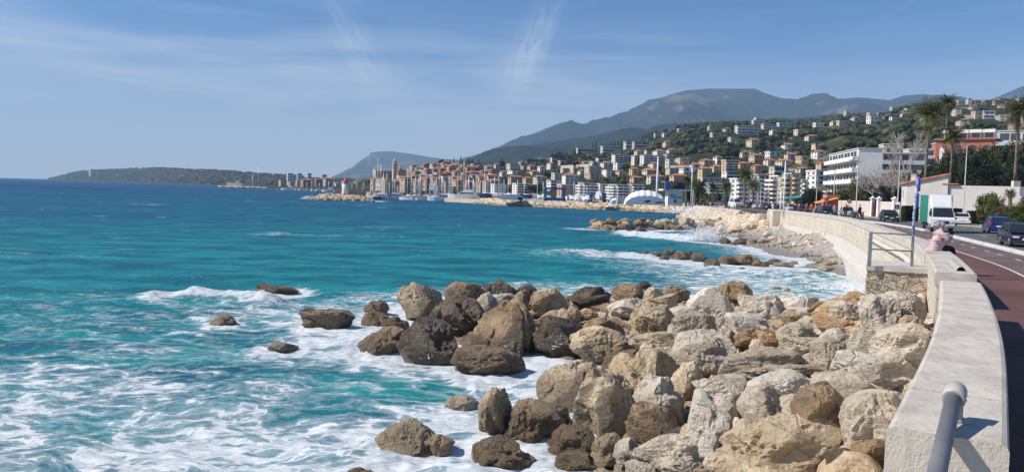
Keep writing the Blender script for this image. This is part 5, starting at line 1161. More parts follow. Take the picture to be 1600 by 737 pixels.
def house():
    A = xy(1413, 106); C_ = xy(1477, 103); Bv = Vector((1.5, 4.3, 0)); root = empty('house', (A.x, A.y, 2.7)); tag(root, 'beige rendered house with a rising terracotta roof edge, next to the long pale wall', 'house')
    zA = zat(1413, 287.5, 106); zC = zat(1477, 274, 103)
    V = []; base = [A, C_, C_+Bv, A+Bv]; tops = [zA, zC, zC, zA]
    for p in base: V.append((p.x-A.x, p.y-A.y, 0))
    for p, z in zip(base, tops): V.append((p.x-A.x, p.y-A.y, z-2.7))
    mb = MB(); mb.add(V, [(4, 5, 6, 7), (0, 1, 5, 4), (1, 2, 6, 5), (2, 3, 7, 6), (3, 0, 4, 7)]); mb.build('wall', m_hw, root)
    # roof slab with an overhang, following the slope
    u_ = (C_-A).normalized(); v_ = Bv.normalized(); q = [A-u_*.35-v_*.30, C_+u_*.12-v_*.30, C_+Bv+u_*.12+v_*.3, A+Bv-u_*.35+v_*.3]; zz = [zA-.02, zC+.05, zC+.05, zA-.02]
    V = [(p.x-A.x, p.y-A.y, z-2.7+.02) for p, z in zip(q, zz)]+[(p.x-A.x, p.y-A.y, z-2.7+.24) for p, z in zip(q, zz)]
    mb = MB(); mb.add(V, [(3, 2, 1, 0), (4, 5, 6, 7), (0, 1, 5, 4), (1, 2, 6, 5), (2, 3, 7, 6), (3, 0, 4, 7)]); rf = mb.build('roof', m_tile, root)
    mb = MB(); c = A+u_*1.0+v_*1.5; mb.box((c.x-A.x, c.y-A.y, zA-2.7+.75), (.6, .6, 1.1), math.atan2(u_.y, u_.x)); mb.box((c.x-A.x, c.y-A.y, zA-2.7+1.35), (.75, .75, .1), math.atan2(u_.y, u_.x)); mb.build('chimney', m_hw, rf)
    # windows in the narrow left face
    nrm = Vector((-v_.y, v_.x, 0))
    for f, z0, z1 in ((.55, 3.0, 4.3), (.55, .5, 2.0)):
        c = A+Bv*f+nrm*.02; mb = MB(); mb.box((c.x-A.x, c.y-A.y, (z0+z1)/2), (.9, .08, z1-z0), math.atan2(v_.y, v_.x)); fr = mb.build('window', m_frame, root)
        c = A+Bv*f+nrm*.05; mb = MB(); mb.box((c.x-A.x, c.y-A.y, (z0+z1)/2), (.7, .06, z1-z0-.2), math.atan2(v_.y, v_.x)); mb.build('shutter', m_shut, fr)
    for s0, s1 in ((0.0, 0.0),):
        mb = MB(); p = C_+u_*.4; mb.box((p.x-A.x+.5, p.y-A.y+.9, zC-2.7-1.15), (1.9, 2.2, .14), math.atan2(u_.y, u_.x)); mb.build('lean_to_roof', m_tile, root)
house()
def longwall():
    a = xy(1478.5, 103.2); b_ = xy(1760, 92); V, Fc = wallbox(a, b_, 2.6, zat(1479, 289.5, 103), .4, zat(1600, 292, 97)); mb = MB(); mb.add(V, Fc); o = mb.build('garden_wall', m_hw); tag(o, 'long high pale rendered wall running from the gabled house to the right picture edge', 'wall')
    a = xy(1584, 98); mb = MB(); mb.box((a.x, a.y+.2, zat(1584, 287, 98)), (.9, .5, .7)); o = mb.build('chimney', m_hw); tag(o, 'stubby pale chimney sticking up behind the long high wall', 'chimney')
longwall()
def gatewall():
    root = empty('perimeter_wall', xy(1330, 118)+Vector((0, 0, 2.8))); tag(root, 'beige pink perimeter wall with white gate pillars along the far pavement', 'wall'); O = root.location
    for pa, Da, pb_, Db in ((1303, 127, 1359, 116.5), (1373, 114.5, 1393, 111.5), (1397, 111, 1403, 110)):
        V, Fc = wallbox(xy(pa, Da)-Vector((O.x, O.y, 0)), xy(pb_, Db)-Vector((O.x, O.y, 0)), 0, 2.25, .3); mb = MB(); mb.add(V, Fc); mb.build('wall_panel', m_wall2, root)
        V, Fc = wallbox(xy(pa, Da)-Vector((O.x, O.y+.06, 0)), xy(pb_, Db)-Vector((O.x, O.y+.06, 0)), 2.25, 2.33, .42); mb = MB(); mb.add(V, Fc); mb.build('wall_cap', m_white, root)
    for pa, Da in ((1361, 116), (1371, 114.7), (1395, 111.2)):
        p = xy(pa, Da); mb = MB(); mb.box((p.x-O.x, p.y-O.y, 1.35), (.5, .5, 2.7)); mb.box((p.x-O.x, p.y-O.y, 2.78), (.75, .75, .16)); mb.lathe((p.x-O.x, p.y-O.y, 2.86), [(.3, 0), (.2, .18), (0, .26)], 8); mb.build('gate_pillar', m_white, root)
    p = xy(1366, 115.3); mb = MB(); mb.box((p.x-O.x, p.y-O.y, 1.1), (.9, .08, 2.2)); mb.build('gate', mat('red_brown_gate', (.28, .10, .07), .7), root)
gatewall()
# white fence behind the white hatchback
fr = empty('picket_fence', xy(1512, 98)+Vector((0, 0, 2.8))); tag(fr, 'low white picket fence behind the white hatchback', 'fence'); mb = MB()
for k_ in range(14): mb.box((-1.1+.17*k_, 0, .55+.0), (.05, .03, 1.1))
mb.build('pickets', m_white, fr); mb = MB(); mb.box((0, .03, .95), (2.4, .03, .07)); mb.box((0, .03, .3), (2.4, .03, .07)); mb.build('rail', m_white, fr)
for x in (-1.2, 1.2): mb = MB(); mb.box((x, 0, .62), (.12, .12, 1.25)); mb.build('post', m_white, fr)
# orange awning stall
st = empty('stall', rd(1292, 122)); tag(st, 'red and orange roadside stall with a sloping orange awning', 'stall'); m_or = mat('orange_awning', (.72, .30, .07), .7, .15, 1.5); m_rd = mat('red_stall', (.55, .10, .06), .7, .15, 2)
mb = MB(); mb.box((.6, 1.0, 1.3), (2.0, 1.8, 2.6)); mb.build('booth', m_rd, st)
mb = MB(); mb.add([(-2.0, -1.2, 1.9), (1.2, -1.2, 2.75), (1.2, .9, 2.9), (-2.0, .9, 2.0), (-2.0, -1.2, 1.82), (1.2, -1.2, 2.67), (1.2, .9, 2.82), (-2.0, .9, 1.92)], [(0, 1, 2, 3), (7, 6, 5, 4), (0, 4, 5, 1), (1, 5, 6, 2), (2, 6, 7, 3), (3, 7, 4, 0)]); mb.build('awning', m_or, st)
mb = MB(); mb.box((.8, .9, 3.0), (2.1, 1.6, .55)); mb.build('sign_board', mat('faded_red_board', (.48, .22, .15), .8), st)
for x, y_ in ((-1.9, -1.1), (1.1, -1.1)): mb = MB(); mb.tube([(x, y_, 0), (x, y_, 2.0 if x < 0 else 2.7)], .03, 6); mb.build('leg', m_pole, st)
# ------------------------------------------------------------------ vegetation
def leaf_mat(name, dark, light, sc=0.35):
    m = bpy.data.materials.new(name); m.use_nodes = True; t = NT(m.node_tree); b = t.n['Principled BSDF']; p = t.pos()
    n = t.noise(p, sc, 4, 0.6); n2 = t.noise(p, sc*8, 3, 0.6); oi = t.add('ShaderNodeObjectInfo')
    c = t.mix(t.ss(n, .35, .65), dark, light); c = t.mix(t.ss(n2, .45, .7, 0, .6), c, tuple(x*.55 for x in dark))
    c = t.mix(1.0, c, t.math('ADD', t.math('MULTIPLY', oi.outputs['Random'], .5), .75), 'MULTIPLY')
    t.set(b.inputs['Base Color'], c); b.inputs['Roughness'].default_value = .75; b.inputs['Specular IOR Level'].default_value = .2; return m
L_DARK = leaf_mat('dark_foliage', (0.016, 0.026, 0.013), (0.038, 0.052, 0.024)); L_OLIVE = leaf_mat('olive_foliage', (0.030, 0.040, 0.020), (0.066, 0.076, 0.036)); L_CYP = leaf_mat('cypress_foliage', (0.014, 0.026, 0.013), (0.030, 0.045, 0.020))
L_BUSH = leaf_mat('bright_foliage', (0.060, 0.085, 0.018), (0.13, 0.15, 0.035), 0.8); L_BROWN = leaf_mat('brown_foliage', (0.10, 0.075, 0.03), (0.17, 0.12, 0.055), 0.8); L_PALM = leaf_mat('palm_frond', (0.060, 0.085, 0.026), (0.22, 0.20, 0.075), 1.5); L_DEAD = leaf_mat('dry_frond', (0.20, 0.145, 0.075), (0.34, 0.26, 0.15), 1.5)
M_TRUNK = mat('bark', (0.12, 0.095, 0.07), .95, .3, 3, .5, 12); M_PTRUNK = mat('palm_bark', (0.17, 0.135, 0.10), .95, .35, 3, .6, 14); M_GREYBARK = mat('grey_bark', (0.42, 0.39, 0.36), .9, .2, 2)
def leafcloud(seed, nclump, nleaf, size, shape='round', hull=True):
    """unit crown (radius 1, centre at 0): clumps spread through the volume, each a tuft of leaf-sized faces"""
    r = np.random.RandomState(seed); Vs = []; Fs = []; b = 0
    for k in range(nclump):
        d = r.normal(size=3); d /= np.linalg.norm(d); q = r.uniform(.35, .88)**0.6
        c = d*q*np.array([1, 1, .85]); 
        if shape == 'cone': z = r.uniform(-1, 1); w = .95*(1-((z+1)/2)**2.2)*(.5+.5*min(1, (z+1.0)*6)); a = r.uniform(0, 6.28); c = np.array([math.cos(a)*w*.7, math.sin(a)*w*.7, z])
        cr_ = r.uniform(.20, .38) if shape != 'cone' else r.uniform(.10, .22)
        for i in range(nleaf):
            u = r.normal(size=3); u /= np.linalg.norm(u); p = c+u*cr_*r.uniform(.5, 1.05)*np.array([1, 1, .8 if shape != 'cone' else 1.2])
            n_ = u+r.normal(size=3)*.5; n_ /= np.linalg.norm(n_); t1 = np.cross(n_, r.normal(size=3)); t1 /= np.linalg.norm(t1)+1e-9; t2 = np.cross(n_, t1); s = size*r.uniform(.6, 1.4)
            Vs += [p-t1*s, p-t2*s*.5, p+t1*s, p+t2*s*.5]; Fs.append((b, b+1, b+2, b+3)); b += 4
    return np.array(Vs), Fs
def blob(seed, sub=2):
    bm = bmesh.new(); bmesh.ops.create_icosphere(bm, subdivisions=sub, radius=1.0)
    for v in bm.verts:
        q = v.co*1.6+Vector((seed*2.3, 0, 0)); v.co *= 0.72+0.42*noise.noise(q)+0.25*noise.noise(q*2.6)+0.12*noise.noise(q*6)
    V = np.array([v.co[:] for v in bm.verts]); Fc = [tuple(v.index for v in f.verts) for f in bm.faces]; bm.free(); return V, Fc
def crown_mesh(name, seed, nclump, nleaf, size, shape='round', core=.0):
    V, Fc = leafcloud(seed, nclump, nleaf, size, shape)
    if core:
        bv, bf = blob(seed, 3); bv = bv*core; Fc = Fc+[tuple(i+len(V) for i in f) for f in bf]; V = np.concatenate([V, bv])
    me = bpy.data.meshes.new(name); me.from_pydata([tuple(v) for v in V], [], Fc); return me
CR_BIG = [crown_mesh('crown', 10+i, 90, 90, .050, core=.72) for i in range(4)]
CR_MID = [crown_mesh('crown', 20+i, 26, 26, .11, core=.72) for i in range(6)]
CR_CYP = [crown_mesh('crown', 30+i, 46, 22, .085, 'cone') for i in range(3)]
def cyl_mesh(name, r0, r1, h, n=6):
    mb = MB(); mb.tube([(0, 0, 0), (0.03*h, 0, h*.5), (0, 0.02*h, h)], [r0, (r0+r1)/2, r1], n); o = mb.build(name, M_TRUNK); me = o.data; bpy.data.objects.remove(o); return me
TRK = cyl_mesh('trunk', .055, .03, 1.0)
TREES = []
def tree(p, w, h, kind, label, lm, group=None, cat='tree', name='tree', ct=0.30, big=False):
    rr = random.Random(int(p[0]*31+p[1]*17)); root = empty(name, p, rr.uniform(0, 6.28)); tag(root, label, cat, group)
    t_ = bpy.data.objects.new('trunk', TRK); link(t_, root); t_.scale = (h, h, h*max(ct+.25, .3))
    me = rr.choice(CR_CYP if kind == 'cyp' else (CR_BIG if big else CR_MID))
    c = bpy.data.objects.new('crown', me); link(c, root); lo = h*ct if kind != 'cyp' else h*.04; c.location = (0, 0, (h+lo)/2); c.scale = (w/2*1.08, w/2*1.08, (h-lo)/2*1.05)
    if not me.materials: me.materials.append(lm)
    c.material_slots[0].link = 'OBJECT'; c.material_slots[0].material = lm
    TREES.append((p[0], p[1], w/2)); return root
def frond_mesh(seed, n=34, droop=1.0, L=1.0, dead=False):
    r = np.random.RandomState(seed); V = []; Fc = []; b = 0
    for k in range(n):
        a = r.uniform(0, 6.28); el = r.uniform(-.75, 1.25) if not dead else r.uniform(-1.5, -.9); l = L*r.uniform(.8, 1.1); pts = []
        for i in range(8):
            f = i/7; e = el-droop*f*f*1.2; 
            if i == 0: p = np.array([0., 0, 0])
            else: p = pts[-1]+np.array([math.cos(a)*math.cos(e), math.sin(a)*math.cos(e), math.sin(e)])*l/7
            pts.append(p)
        side = np.array([-math.sin(a), math.cos(a), 0])
        for i in range(1, 8):
            p = pts[i]; d = pts[i]-pts[i-1]; wd = l*(.24 if not dead else .10)*math.sin(math.pi*(.12+.80*i/7)); 
            for s in (-1, 1):
                for j in range(2):
                    q = pts[i-1]+d*(j*.5+r.uniform(0, .2)); e_ = q+side*s*wd*r.uniform(.8, 1.15)+d*.9+np.array([0, 0, -wd*.45]); V += [q, q+d*.30, e_]; Fc.append((b, b+1, b+2)); b += 3
    me = bpy.data.meshes.new('fronds'); me.from_pydata([tuple(v) for v in V], [], Fc); return me
FR = [frond_mesh(i, 105, .42+.1*i) for i in range(3)]; FD = [frond_mesh(9+i, 30, .25, .62, True) for i in range(2)]
for m_ in FR: m_.materials.append(L_PALM)
for m_ in FD: m_.materials.append(L_DEAD)
def palm(px_, D, ybase, ytop, wpx, label, z0=None, group=None, skirt=1.0, tw=.22, lean=0.0):
    z0 = zat(px_, ybase, D) if z0 is None else z0; ztop = zat(px_, ytop, D); rad = wpx/2/F*D; H = ztop-z0-rad*.75; b_ = rd(px_, D, z0); root = empty('palm_tree', b_, random.uniform(0, 6)); tag(root, label, 'palm tree', group)
    mb = MB(); mb.tube([(0, 0, 0), (lean*.4, 0, H*.3), (lean*.8, 0, H*.7), (lean, 0, H)], [tw*1.3, tw, tw*.9, tw*1.05], 10); mb.build('trunk', M_PTRUNK, root)
    c = bpy.data.objects.new('crown', random.choice(FR)); link(c, root); c.location = (lean, 0, H); c.scale = (rad*1.35,)*3
    if skirt: d = bpy.data.objects.new('dry_skirt', random.choice(FD)); link(d, root); d.location = (lean, 0, H-.1*rad); d.scale = (rad*skirt*1.25, rad*skirt*1.25, rad*skirt*2.3)
    return root
palm(1441, 112, 300, 161, 46, 'tallest near palm with a shaggy dry skirt, above the blue signed pole', skirt=1.25, tw=.19); palm(1469, 128, 300, 151, 27, 'slender tall palm with the highest crown, behind the shaggy one', skirt=.8, tw=.14)
palm(1480, 118, 300, 200, 32, 'shorter palm in front of the terracotta arcade', skirt=1.0, tw=.16); palm(1580, 108, 300, 158, 42, 'tall palm with a shaggy skirt at the right edge of the picture', skirt=1.2, tw=.19)
palm(1575, 90, 338, 296, 16, 'stubby palm trunk with a ragged top among the garden shrubs', skirt=1.2, tw=.22)
palm(1161, 190, 323, 264, 26, 'tall dark palm before the white seafront hotel', skirt=.5, tw=.24); palm(1174, 182, 323, 282, 22, 'shorter yellowish palm right of the seafront hotel', skirt=.8, tw=.26)
palm(1132, 200, 322, 284, 18, 'yellowish palm between the grey facade and the hotel', skirt=.9); palm(1111, 200, 322, 286, 16, 'palm before the dark grey facade', skirt=.7); palm(1093, 205, 322, 282, 22, 'bushy pale palm right of the control tower', skirt=1.1, tw=.3)
palm(1070, 208, 322, 276, 15, 'dark palm just right of the control tower deck', skirt=.5); palm(1084, 203, 322, 284, 17, 'middle palm of the clump by the control tower', skirt=1.0); palm(1105, 198, 322, 303, 16, 'low squat palm on the bend of the shore', skirt=.3)
# garden and street trees close by
HE = 'dense evergreen of the tall screen behind the pale wall, '
for i, (px_, D_, yb, yt, w_, lm, lab) in enumerate(((1478, 128, 300, 232, 52, L_DARK, 'leftmost'), (1502, 126, 300, 226, 54, L_DARK, 'second from left'), (1524, 122, 300, 221, 52, L_DARK, 'under the terracotta arcade'), (1546, 124, 300, 222, 48, L_DARK, 'beneath the white terrace'), (1566, 119, 300, 214, 46, L_OLIVE, 'olive toned'), (1592, 122, 300, 208, 52, L_BROWN, 'brownish, rightmost'), (1533, 112, 300, 262, 56, L_DARK, 'low front clump'), (1577, 110, 300, 255, 56, L_DARK, 'low front clump near the edge'), (1617, 116, 300, 240, 50, L_DARK, 'cut by the picture edge'))):
    z0 = 2.7; h = zat(px_, yt, D_)-z0; tree(rd(px_, D_, z0), w_/F*D_, h, 'round', HE+lab, lm, None, ct=.12, big=True)
for px_, D_, yt, w_, lm, lab in ((1380, 122, 288, 40, L_DARK, 'dark bushy tree hanging over the gate wall'), (1345, 135, 272, 34, L_BROWN, 'brown leaved tree right of the white apartment block'), (1326, 140, 288, 40, L_BUSH, 'green shrubby tree under the apartment block balconies'), (1300, 142, 294, 34, L_OLIVE, 'olive shrubby tree at the foot of the apartment block'), (1388, 130, 262, 40, L_BROWN, 'russet tree behind the bare grey one'), (1358, 128, 292, 40, L_DARK, 'low dark tree behind the beige wall'),
                             (1264, 150, 292, 26, L_DARK, 'dark round tree left of the orange awning'), (1278, 152, 296, 24, L_DARK, 'second dark round tree by the orange awning'), (1250, 160, 302, 20, L_OLIVE, 'small olive tree beyond the purple car'), (1430, 126, 262, 40, L_OLIVE, 'olive tree between the palms and the gabled house'), (1452, 130, 250, 34, L_DARK, 'dark tree at the foot of the tall palms'), (1412, 130, 266, 34, L_BROWN, 'brown thicket behind the gabled house chimney')):
    h = zat(px_, yt, D_)-2.8; tree(rd(px_, D_, 2.8), w_/F*D_, h, 'round', lab, lm, None, ct=.15, big=True)
for px_, D_, yt, yb, w_, lm, lab in ((1545, 84, 298, 338, 38, L_BUSH, 'large bright green garden shrub before the long wall'), (1565, 82, 318, 340, 28, L_BROWN, 'reddish brown low shrub beside the bright green one'), (1592, 80, 312, 345, 30, L_BUSH, 'green shrub at the right picture edge behind the navy car'), (1552, 78, 326, 345, 40, L_OLIVE, 'low spreading shrub behind the bright blue car'), (1606, 84, 300, 345, 26, L_OLIVE, 'tall shrub cut by the right picture edge')):
    h = zat(px_, yt, D_)-2.7; tree(rd(px_, D_, 2.7), w_/F*D_, h, 'round', lab, lm, None, 'shrub', 'shrub', .02, True)
def hedge(px0, px1, D, yt, label):
    a, b_ = rd(px0, D), rd(px1, D); mid = (a+b_)/2; h = zat(px0, yt, D)-2.7; r = np.random.RandomState(int(px0)); V = []; Fc = []; L = (b_-a).length; bb = 0
    for i in range(1500):
        p = np.array([r.uniform(-L/2, L/2), r.uniform(-.5, .5), r.uniform(0, h)]); f = r.randint(3)
        if f == 0: p[1] = -.5
        elif f == 1: p[2] = h
        else: p[0] = -L/2
        p += r.normal(size=3)*.03; t1 = r.normal(size=3); t1 /= np.linalg.norm(t1); t2 = np.cross(t1, r.normal(size=3)); t2 /= np.linalg.norm(t2); s = .09; V += [p-t1*s, p-t2*s*.6, p+t1*s, p+t2*s*.6]; Fc.append((bb, bb+1, bb+2, bb+3)); bb += 4
    mb = MB(); mb.box((0, 0, h/2), (L*.96, .9, h*.96)); V2 = [tuple(v) for v in V]; mb.add(V2, Fc); o = mb.build('hedge', L_DARK, None, (mid.x, mid.y, 2.7), False); tag(o, label, 'hedge')
hedge(1409, 1431, 97, 322, 'clipped dark green box hedge between the gabled house and the van'); hedge(1484, 1499, 99, 326, 'clipped hedge between the van and the white picket fence'); hedge(1512, 1545, 92, 330, 'low clipped hedge behind the white hatchback')
def bare_tree(px_, D, yt, wpx, label, seed, lm=M_GREYBARK, depth=6):
    r = random.Random(seed); z0 = 2.8; H = zat(px_, yt, D)-z0; W_ = wpx/F*D; root = empty('bare_tree', rd(px_, D, z0)); tag(root, label, 'tree')
    mb = MB(); tw = MB()
    def br(p, d, L, rad, k):
        q = p+d*L*.5+Vector((r.uniform(-.05, .05)*L, r.uniform(-.05, .05)*L, 0)); e = p+d*L
        rad = max(rad, .028); (mb if k < 2 else tw).tube([p, q, e], [rad, rad*.85, rad*.65], 5 if k < 3 else 3, 0, False)
        if k >= depth: return
        for i in range(3 if k < 4 else 2):
            nd = (d+Vector((r.uniform(-.75, .75)*W_/H*1.6, r.uniform(-.75, .75)*W_/H*1.6, r.uniform(-.15, .35)))).normalized(); br(e if i else p+d*L*r.uniform(.6, 1), nd, L*r.uniform(.62, .84), rad*.62, k+1)
    br(Vector((0, 0, 0)), Vector((0, 0, 1)), H*.26, H*.014, 0); mb.build('trunk', lm, root, None, False); tw.build('twigs', lm, root, None, False)
bare_tree(1408, 118, 188, 60, 'tall leafless grey tree rising above the others left of the palms', 3); bare_tree(1370, 124, 244, 92, 'bushy leafless grey tree beside the white apartment block', 5, depth=7); bare_tree(1392, 120, 236, 88, 'dense leafless grey tree before the russet one', 8, depth=7)

# ------------------------------------------------------------------ buildings
WCOL = {'cream': (0.60, 0.53, 0.42), 'white': (0.72, 0.70, 0.66), 'yellow': (0.56, 0.47, 0.31), 'salmon': (0.56, 0.38, 0.28), 'pink': (0.52, 0.30, 0.25), 'beige': (0.50, 0.43, 0.35), 'grey': (0.20, 0.21, 0.22), 'mauve': (0.32, 0.21, 0.23), 'brick': (0.36, 0.15, 0.11), 'orange': (0.56, 0.39, 0.22), 'ochre': (0.46, 0.34, 0.21), 'stone': (0.36, 0.33, 0.29)}
WM = {k_: mat('wall_'+k_, v_, .9, .10, .25, stain=.25) for k_, v_ in WCOL.items()}
m_tile2 = mat('old_roof_tiles', (0.34, 0.17, 0.11), .9, .25, .6, .4, 4); m_flat = mat('flat_roof', (0.42, 0.40, 0.37), .9, .15, .3)
def win_mesh(name, pane, fr):
    mb = MB(); mb.box((0, 0, 0), (1, .10, 1), 0, 0); mb.box((0, -.045, 0), (.82, .04, .86), 0, 1); o = mb.build(name, [fr, pane]); me = o.data; bpy.data.objects.remove(o); return me
m_fr2 = mat('window_surround', (0.46, 0.44, 0.40), .7)
WIN = [win_mesh('window', m_pane, m_fr2), win_mesh('window', mat('shutter_grey', (0.13, 0.15, 0.15), .8), m_fr2), win_mesh('window', mat('shutter_green', (0.06, 0.10, 0.08), .8), m_fr2)]
BLD = []
def building(c, u, Lu, v, Lv, z0, z1, storeys, wall, roof, fU, fV, root, maxw=60, seed=0, base_skip=0, balc_m=None, aw=None):
    """box building: corner c nearest the viewer, left face along u (length Lu), front face along v (length Lv)"""
    rr = random.Random(seed); u = Vector((*u, 0)).normalized(); v = Vector((*v, 0)).normalized(); O = root.location; c = Vector((c.x-O.x, c.y-O.y, 0)); h = z1-z0; b0 = z0-O.z
    def ring(o0, zz): return [(p.x, p.y, zz) for p in (c-u*o0-v*o0, c+v*(Lv+o0)-u*o0, c+v*(Lv+o0)+u*(Lu+o0), c+u*(Lu+o0)-v*o0)]
    mb = MB(); mb.add(ring(0, b0)+ring(0, b0+h), [(3, 2, 1, 0), (4, 5, 6, 7), (0, 1, 5, 4), (1, 2, 6, 5), (2, 3, 7, 6), (3, 0, 4, 7)]); mb.build('wall', WM[wall] if isinstance(wall, str) else wall, root, None, False)
    t_ = b0+h; rm = m_tile if roof in ('hip', 'gable') and rr.random() < .55 else m_tile2
    if roof == 'flat':
        mb = MB(); mb.add(ring(.18, t_+.003)+ring(.18, t_+.32), [(3, 2, 1, 0), (4, 5, 6, 7), (0, 1, 5, 4), (1, 2, 6, 5), (2, 3, 7, 6), (3, 0, 4, 7)]); mb.build('roof', WM['white'] if rr.random() < .6 else m_flat, root, None, False)
    else:
        rh = min(Lu, Lv)*.22; r4 = [Vector(p) for p in ring(.35, t_+.003)]; long_v = Lv >= Lu; ins = min(Lu, Lv)*.5 if roof == 'hip' else 0.0
        if long_v: a = c+u*Lu*.5+v*ins; b_ = c+u*Lu*.5+v*(Lv-ins); 
        else: a = c+v*Lv*.5+u*ins; b_ = c+v*Lv*.5+u*(Lu-ins)
        a = Vector((a.x, a.y, t_+rh)); b_ = Vector((b_.x, b_.y, t_+rh)); V = r4+[a, b_]
        Fc = [(0, 1, 5, 4), (1, 2, 5), (2, 3, 4, 5), (3, 0, 4), (3, 2, 1, 0)] if long_v else [(0, 1, 4), (1, 2, 5, 4), (2, 3, 5), (3, 0, 4, 5), (3, 2, 1, 0)]
        mb = MB(); mb.add(V, Fc); ro = mb.build('roof', rm, root, None, False)
        if rr.random() < .5: mb = MB(); q = c+u*Lu*.6+v*Lv*.3; mb.box((q.x, q.y, t_+rh*.7), (.7, .7, 1.4)); mb.build('chimney', WM['beige'], ro)
    sh = h/storeys; wm = rr.choice(WIN); nw = 0
    for d, L, nr, st in ((v, Lv, -u, fV), (u, Lu, -v, fU)):
        ang = math.atan2(d.y, d.x); 
        if d is u: ang = math.atan2(-d.y, -d.x)
        if st == 'win':
            nc = max(1, int(L/(2.8 if h > 7 else 2.4))); 
            while nc*storeys > maxw and nc > 2: nc -= 1
            ww = min(1.25, L/nc*.45)
            for k in range(storeys):
                for i in range(nc):
                    if nw >= 96: break
                    q = c+d*(L*(i+.5)/nc)+nr*.02; o = bpy.data.objects.new('window', wm); link(o, root); o.location = (q.x, q.y, b0+sh*(k+.52)); o.rotation_euler = (0, 0, ang); o.scale = (ww, 1, sh*.52); nw += 1
        elif st in ('balc', 'band'):
            for k in range(storeys):
                zc = b0+sh*k
                mb = MB(); q = c+d*L*.5+nr*.01; mb.box((q.x, q.y, zc+sh*.55), (L*.94, .10, sh*.60), ang); o = mb.build('window_band', m_pane, root)
                nm = max(2, int(L/3.2)); mm = MB()
                for i in range(nm+1): q = c+d*(L*(.03+.94*i/nm))+nr*.05; mm.box((q.x, q.y, zc+sh*.55), (.28 if i % 2 else .7, .10, sh*.62), ang)
                mm.build('mullions', WM['white'] if isinstance(wall, str) and wall in ('white', 'grey') else (WM[wall] if isinstance(wall, str) else wall), o)
                if st == 'balc' and (k > 0 or base_skip == 0):
                    dp = 1.25; q = c+d*L*.5+nr*dp*.5; mb = MB(); mb.box((q.x, q.y, zc-.02), (L*1.01, dp, .16), ang); q = c+d*L*.5+nr*dp; mb.box((q.x, q.y, zc+sh*.17), (L*1.01, .08, sh*.34), ang)
                    for e in (0.0, 1.0): q = c+d*L*e+nr*dp*.5; mb.box((q.x, q.y, zc+sh*.17), (.08, dp, sh*.34), ang)
                    ba = mb.build('balcony', balc_m or m_white, root)
                    if aw and rr.random() < .75:
                        mb = MB(); q = c+d*L*rr.uniform(.3, .7)+nr*1.0; mb.box((q.x, q.y, zc+sh*.84), (L*.42, 1.1, .08), ang); a_ = mb.build('awning', aw, root)
                elif st == 'band':
                    mb = MB(); q = c+d*L*.5+nr*.16; mb.box((q.x, q.y, zc+sh*.10), (L*1.0, .36, sh*.42), ang); mb.build('parapet', balc_m or m_white, root)
def landmark_bldg(x0, y0, x1, y1, D, wall, roof, fU, fV, storeys, label, front=.6, alpha=28, cat='building', name=None, **kw):
    """a building filling picture box x0..x1, y0..y1; D None = where its foot meets the hillside"""
    if D is None: g_ = hit_hill((x0+x1)/2, min(y1, 330)); D = g_.y
    if 130 < D < 450 and y0 < 300:
        q_ = xy((x0+x1)/2, D)
        if zat((x0+x1)/2, y1, D)-hill_z(q_.x, q_.y) > 2.2: D = min(hit_hill((x0+x1)/2, y1).y, D*2.2)
    xc = x0+(1-front)*(x1-x0); C_ = xy(xc, D); los = Vector((C_.x, C_.y)).normalized(); rg = Vector((los.y, -los.x)); al = R(alpha)
    v = rg*math.cos(al)+los*math.sin(al); u = -rg*math.sin(al)+los*math.cos(al)
    def solve(d, px_): k = (px_-800)/F; return (k*C_.y-C_.x)/(d.x-k*d.y)
    Lv = min(max(solve(v, x1), 1.5), 90); Lu = solve(u, x0) if abs(x0-xc) > .4 else 8.0; Lu = min(max(Lu, 4), 30) if Lu > 0 else 8.0
    z1 = zat(xc, y0, D); z0 = zat(xc, y1, D); zb_ = min(hill_z(C_.x, C_.y), hill_z(C_.x+v.x*Lv, C_.y+v.y*Lv), z0)-1.0; zb_ = max(zb_, 1.5)
    root = empty(name or ('house' if cat == 'house' else 'building'), (C_.x, C_.y, zb_)); tag(root, label, cat)
    if label is None: root['look'] = wall
    h = z1-z0; 
    building(C_, u, Lu, v, Lv, max(z0-.0, zb_) if z0 > zb_ else zb_, z1, storeys, wall, roof, fU, fV, root, seed=int(x0*7+y0), **kw)
    if z0-zb_ > .3:                                  # plinth down into the slope
        O = root.location; c = Vector((0, 0, 0)); uu = Vector((*u, 0)); vv = Vector((*v, 0)); e = .12; q = [c-uu*e-vv*e, c+vv*(Lv+e)-uu*e, c+vv*(Lv+e)+uu*(Lu+e), c+uu*(Lu+e)-vv*e]
        mb = MB(); mb.add([(p.x, p.y, -1.5) for p in q]+[(p.x, p.y, z0-O.z-.01) for p in q], [(3, 2, 1, 0), (4, 5, 6, 7), (0, 1, 5, 4), (1, 2, 6, 5), (2, 3, 7, 6), (3, 0, 4, 7)]); mb.build('plinth', WM['stone'], root, None, False)
    mx = C_+Vector((*(v*Lv+u*Lu)/2, 0)) if False else Vector((C_.x+(v.x*Lv+u.x*Lu)/2, C_.y+(v.y*Lv+u.y*Lu)/2, 0)); BLD.append((mx.x, mx.y, max(Lv, Lu)*.62, (x0, y0, x1, y1), C_.y)); return root
LB = landmark_bldg
m_red_aw = mat('red_awning', (0.42, 0.08, 0.05), .8); m_blue_aw = mat('blue_awning', (0.02, 0.16, 0.38), .8); m_ybal = mat('ochre_parapet', (0.54, 0.44, 0.29), .8); m_tc = mat('terracotta_render', (0.38, 0.14, 0.085), .85, .12, .4)
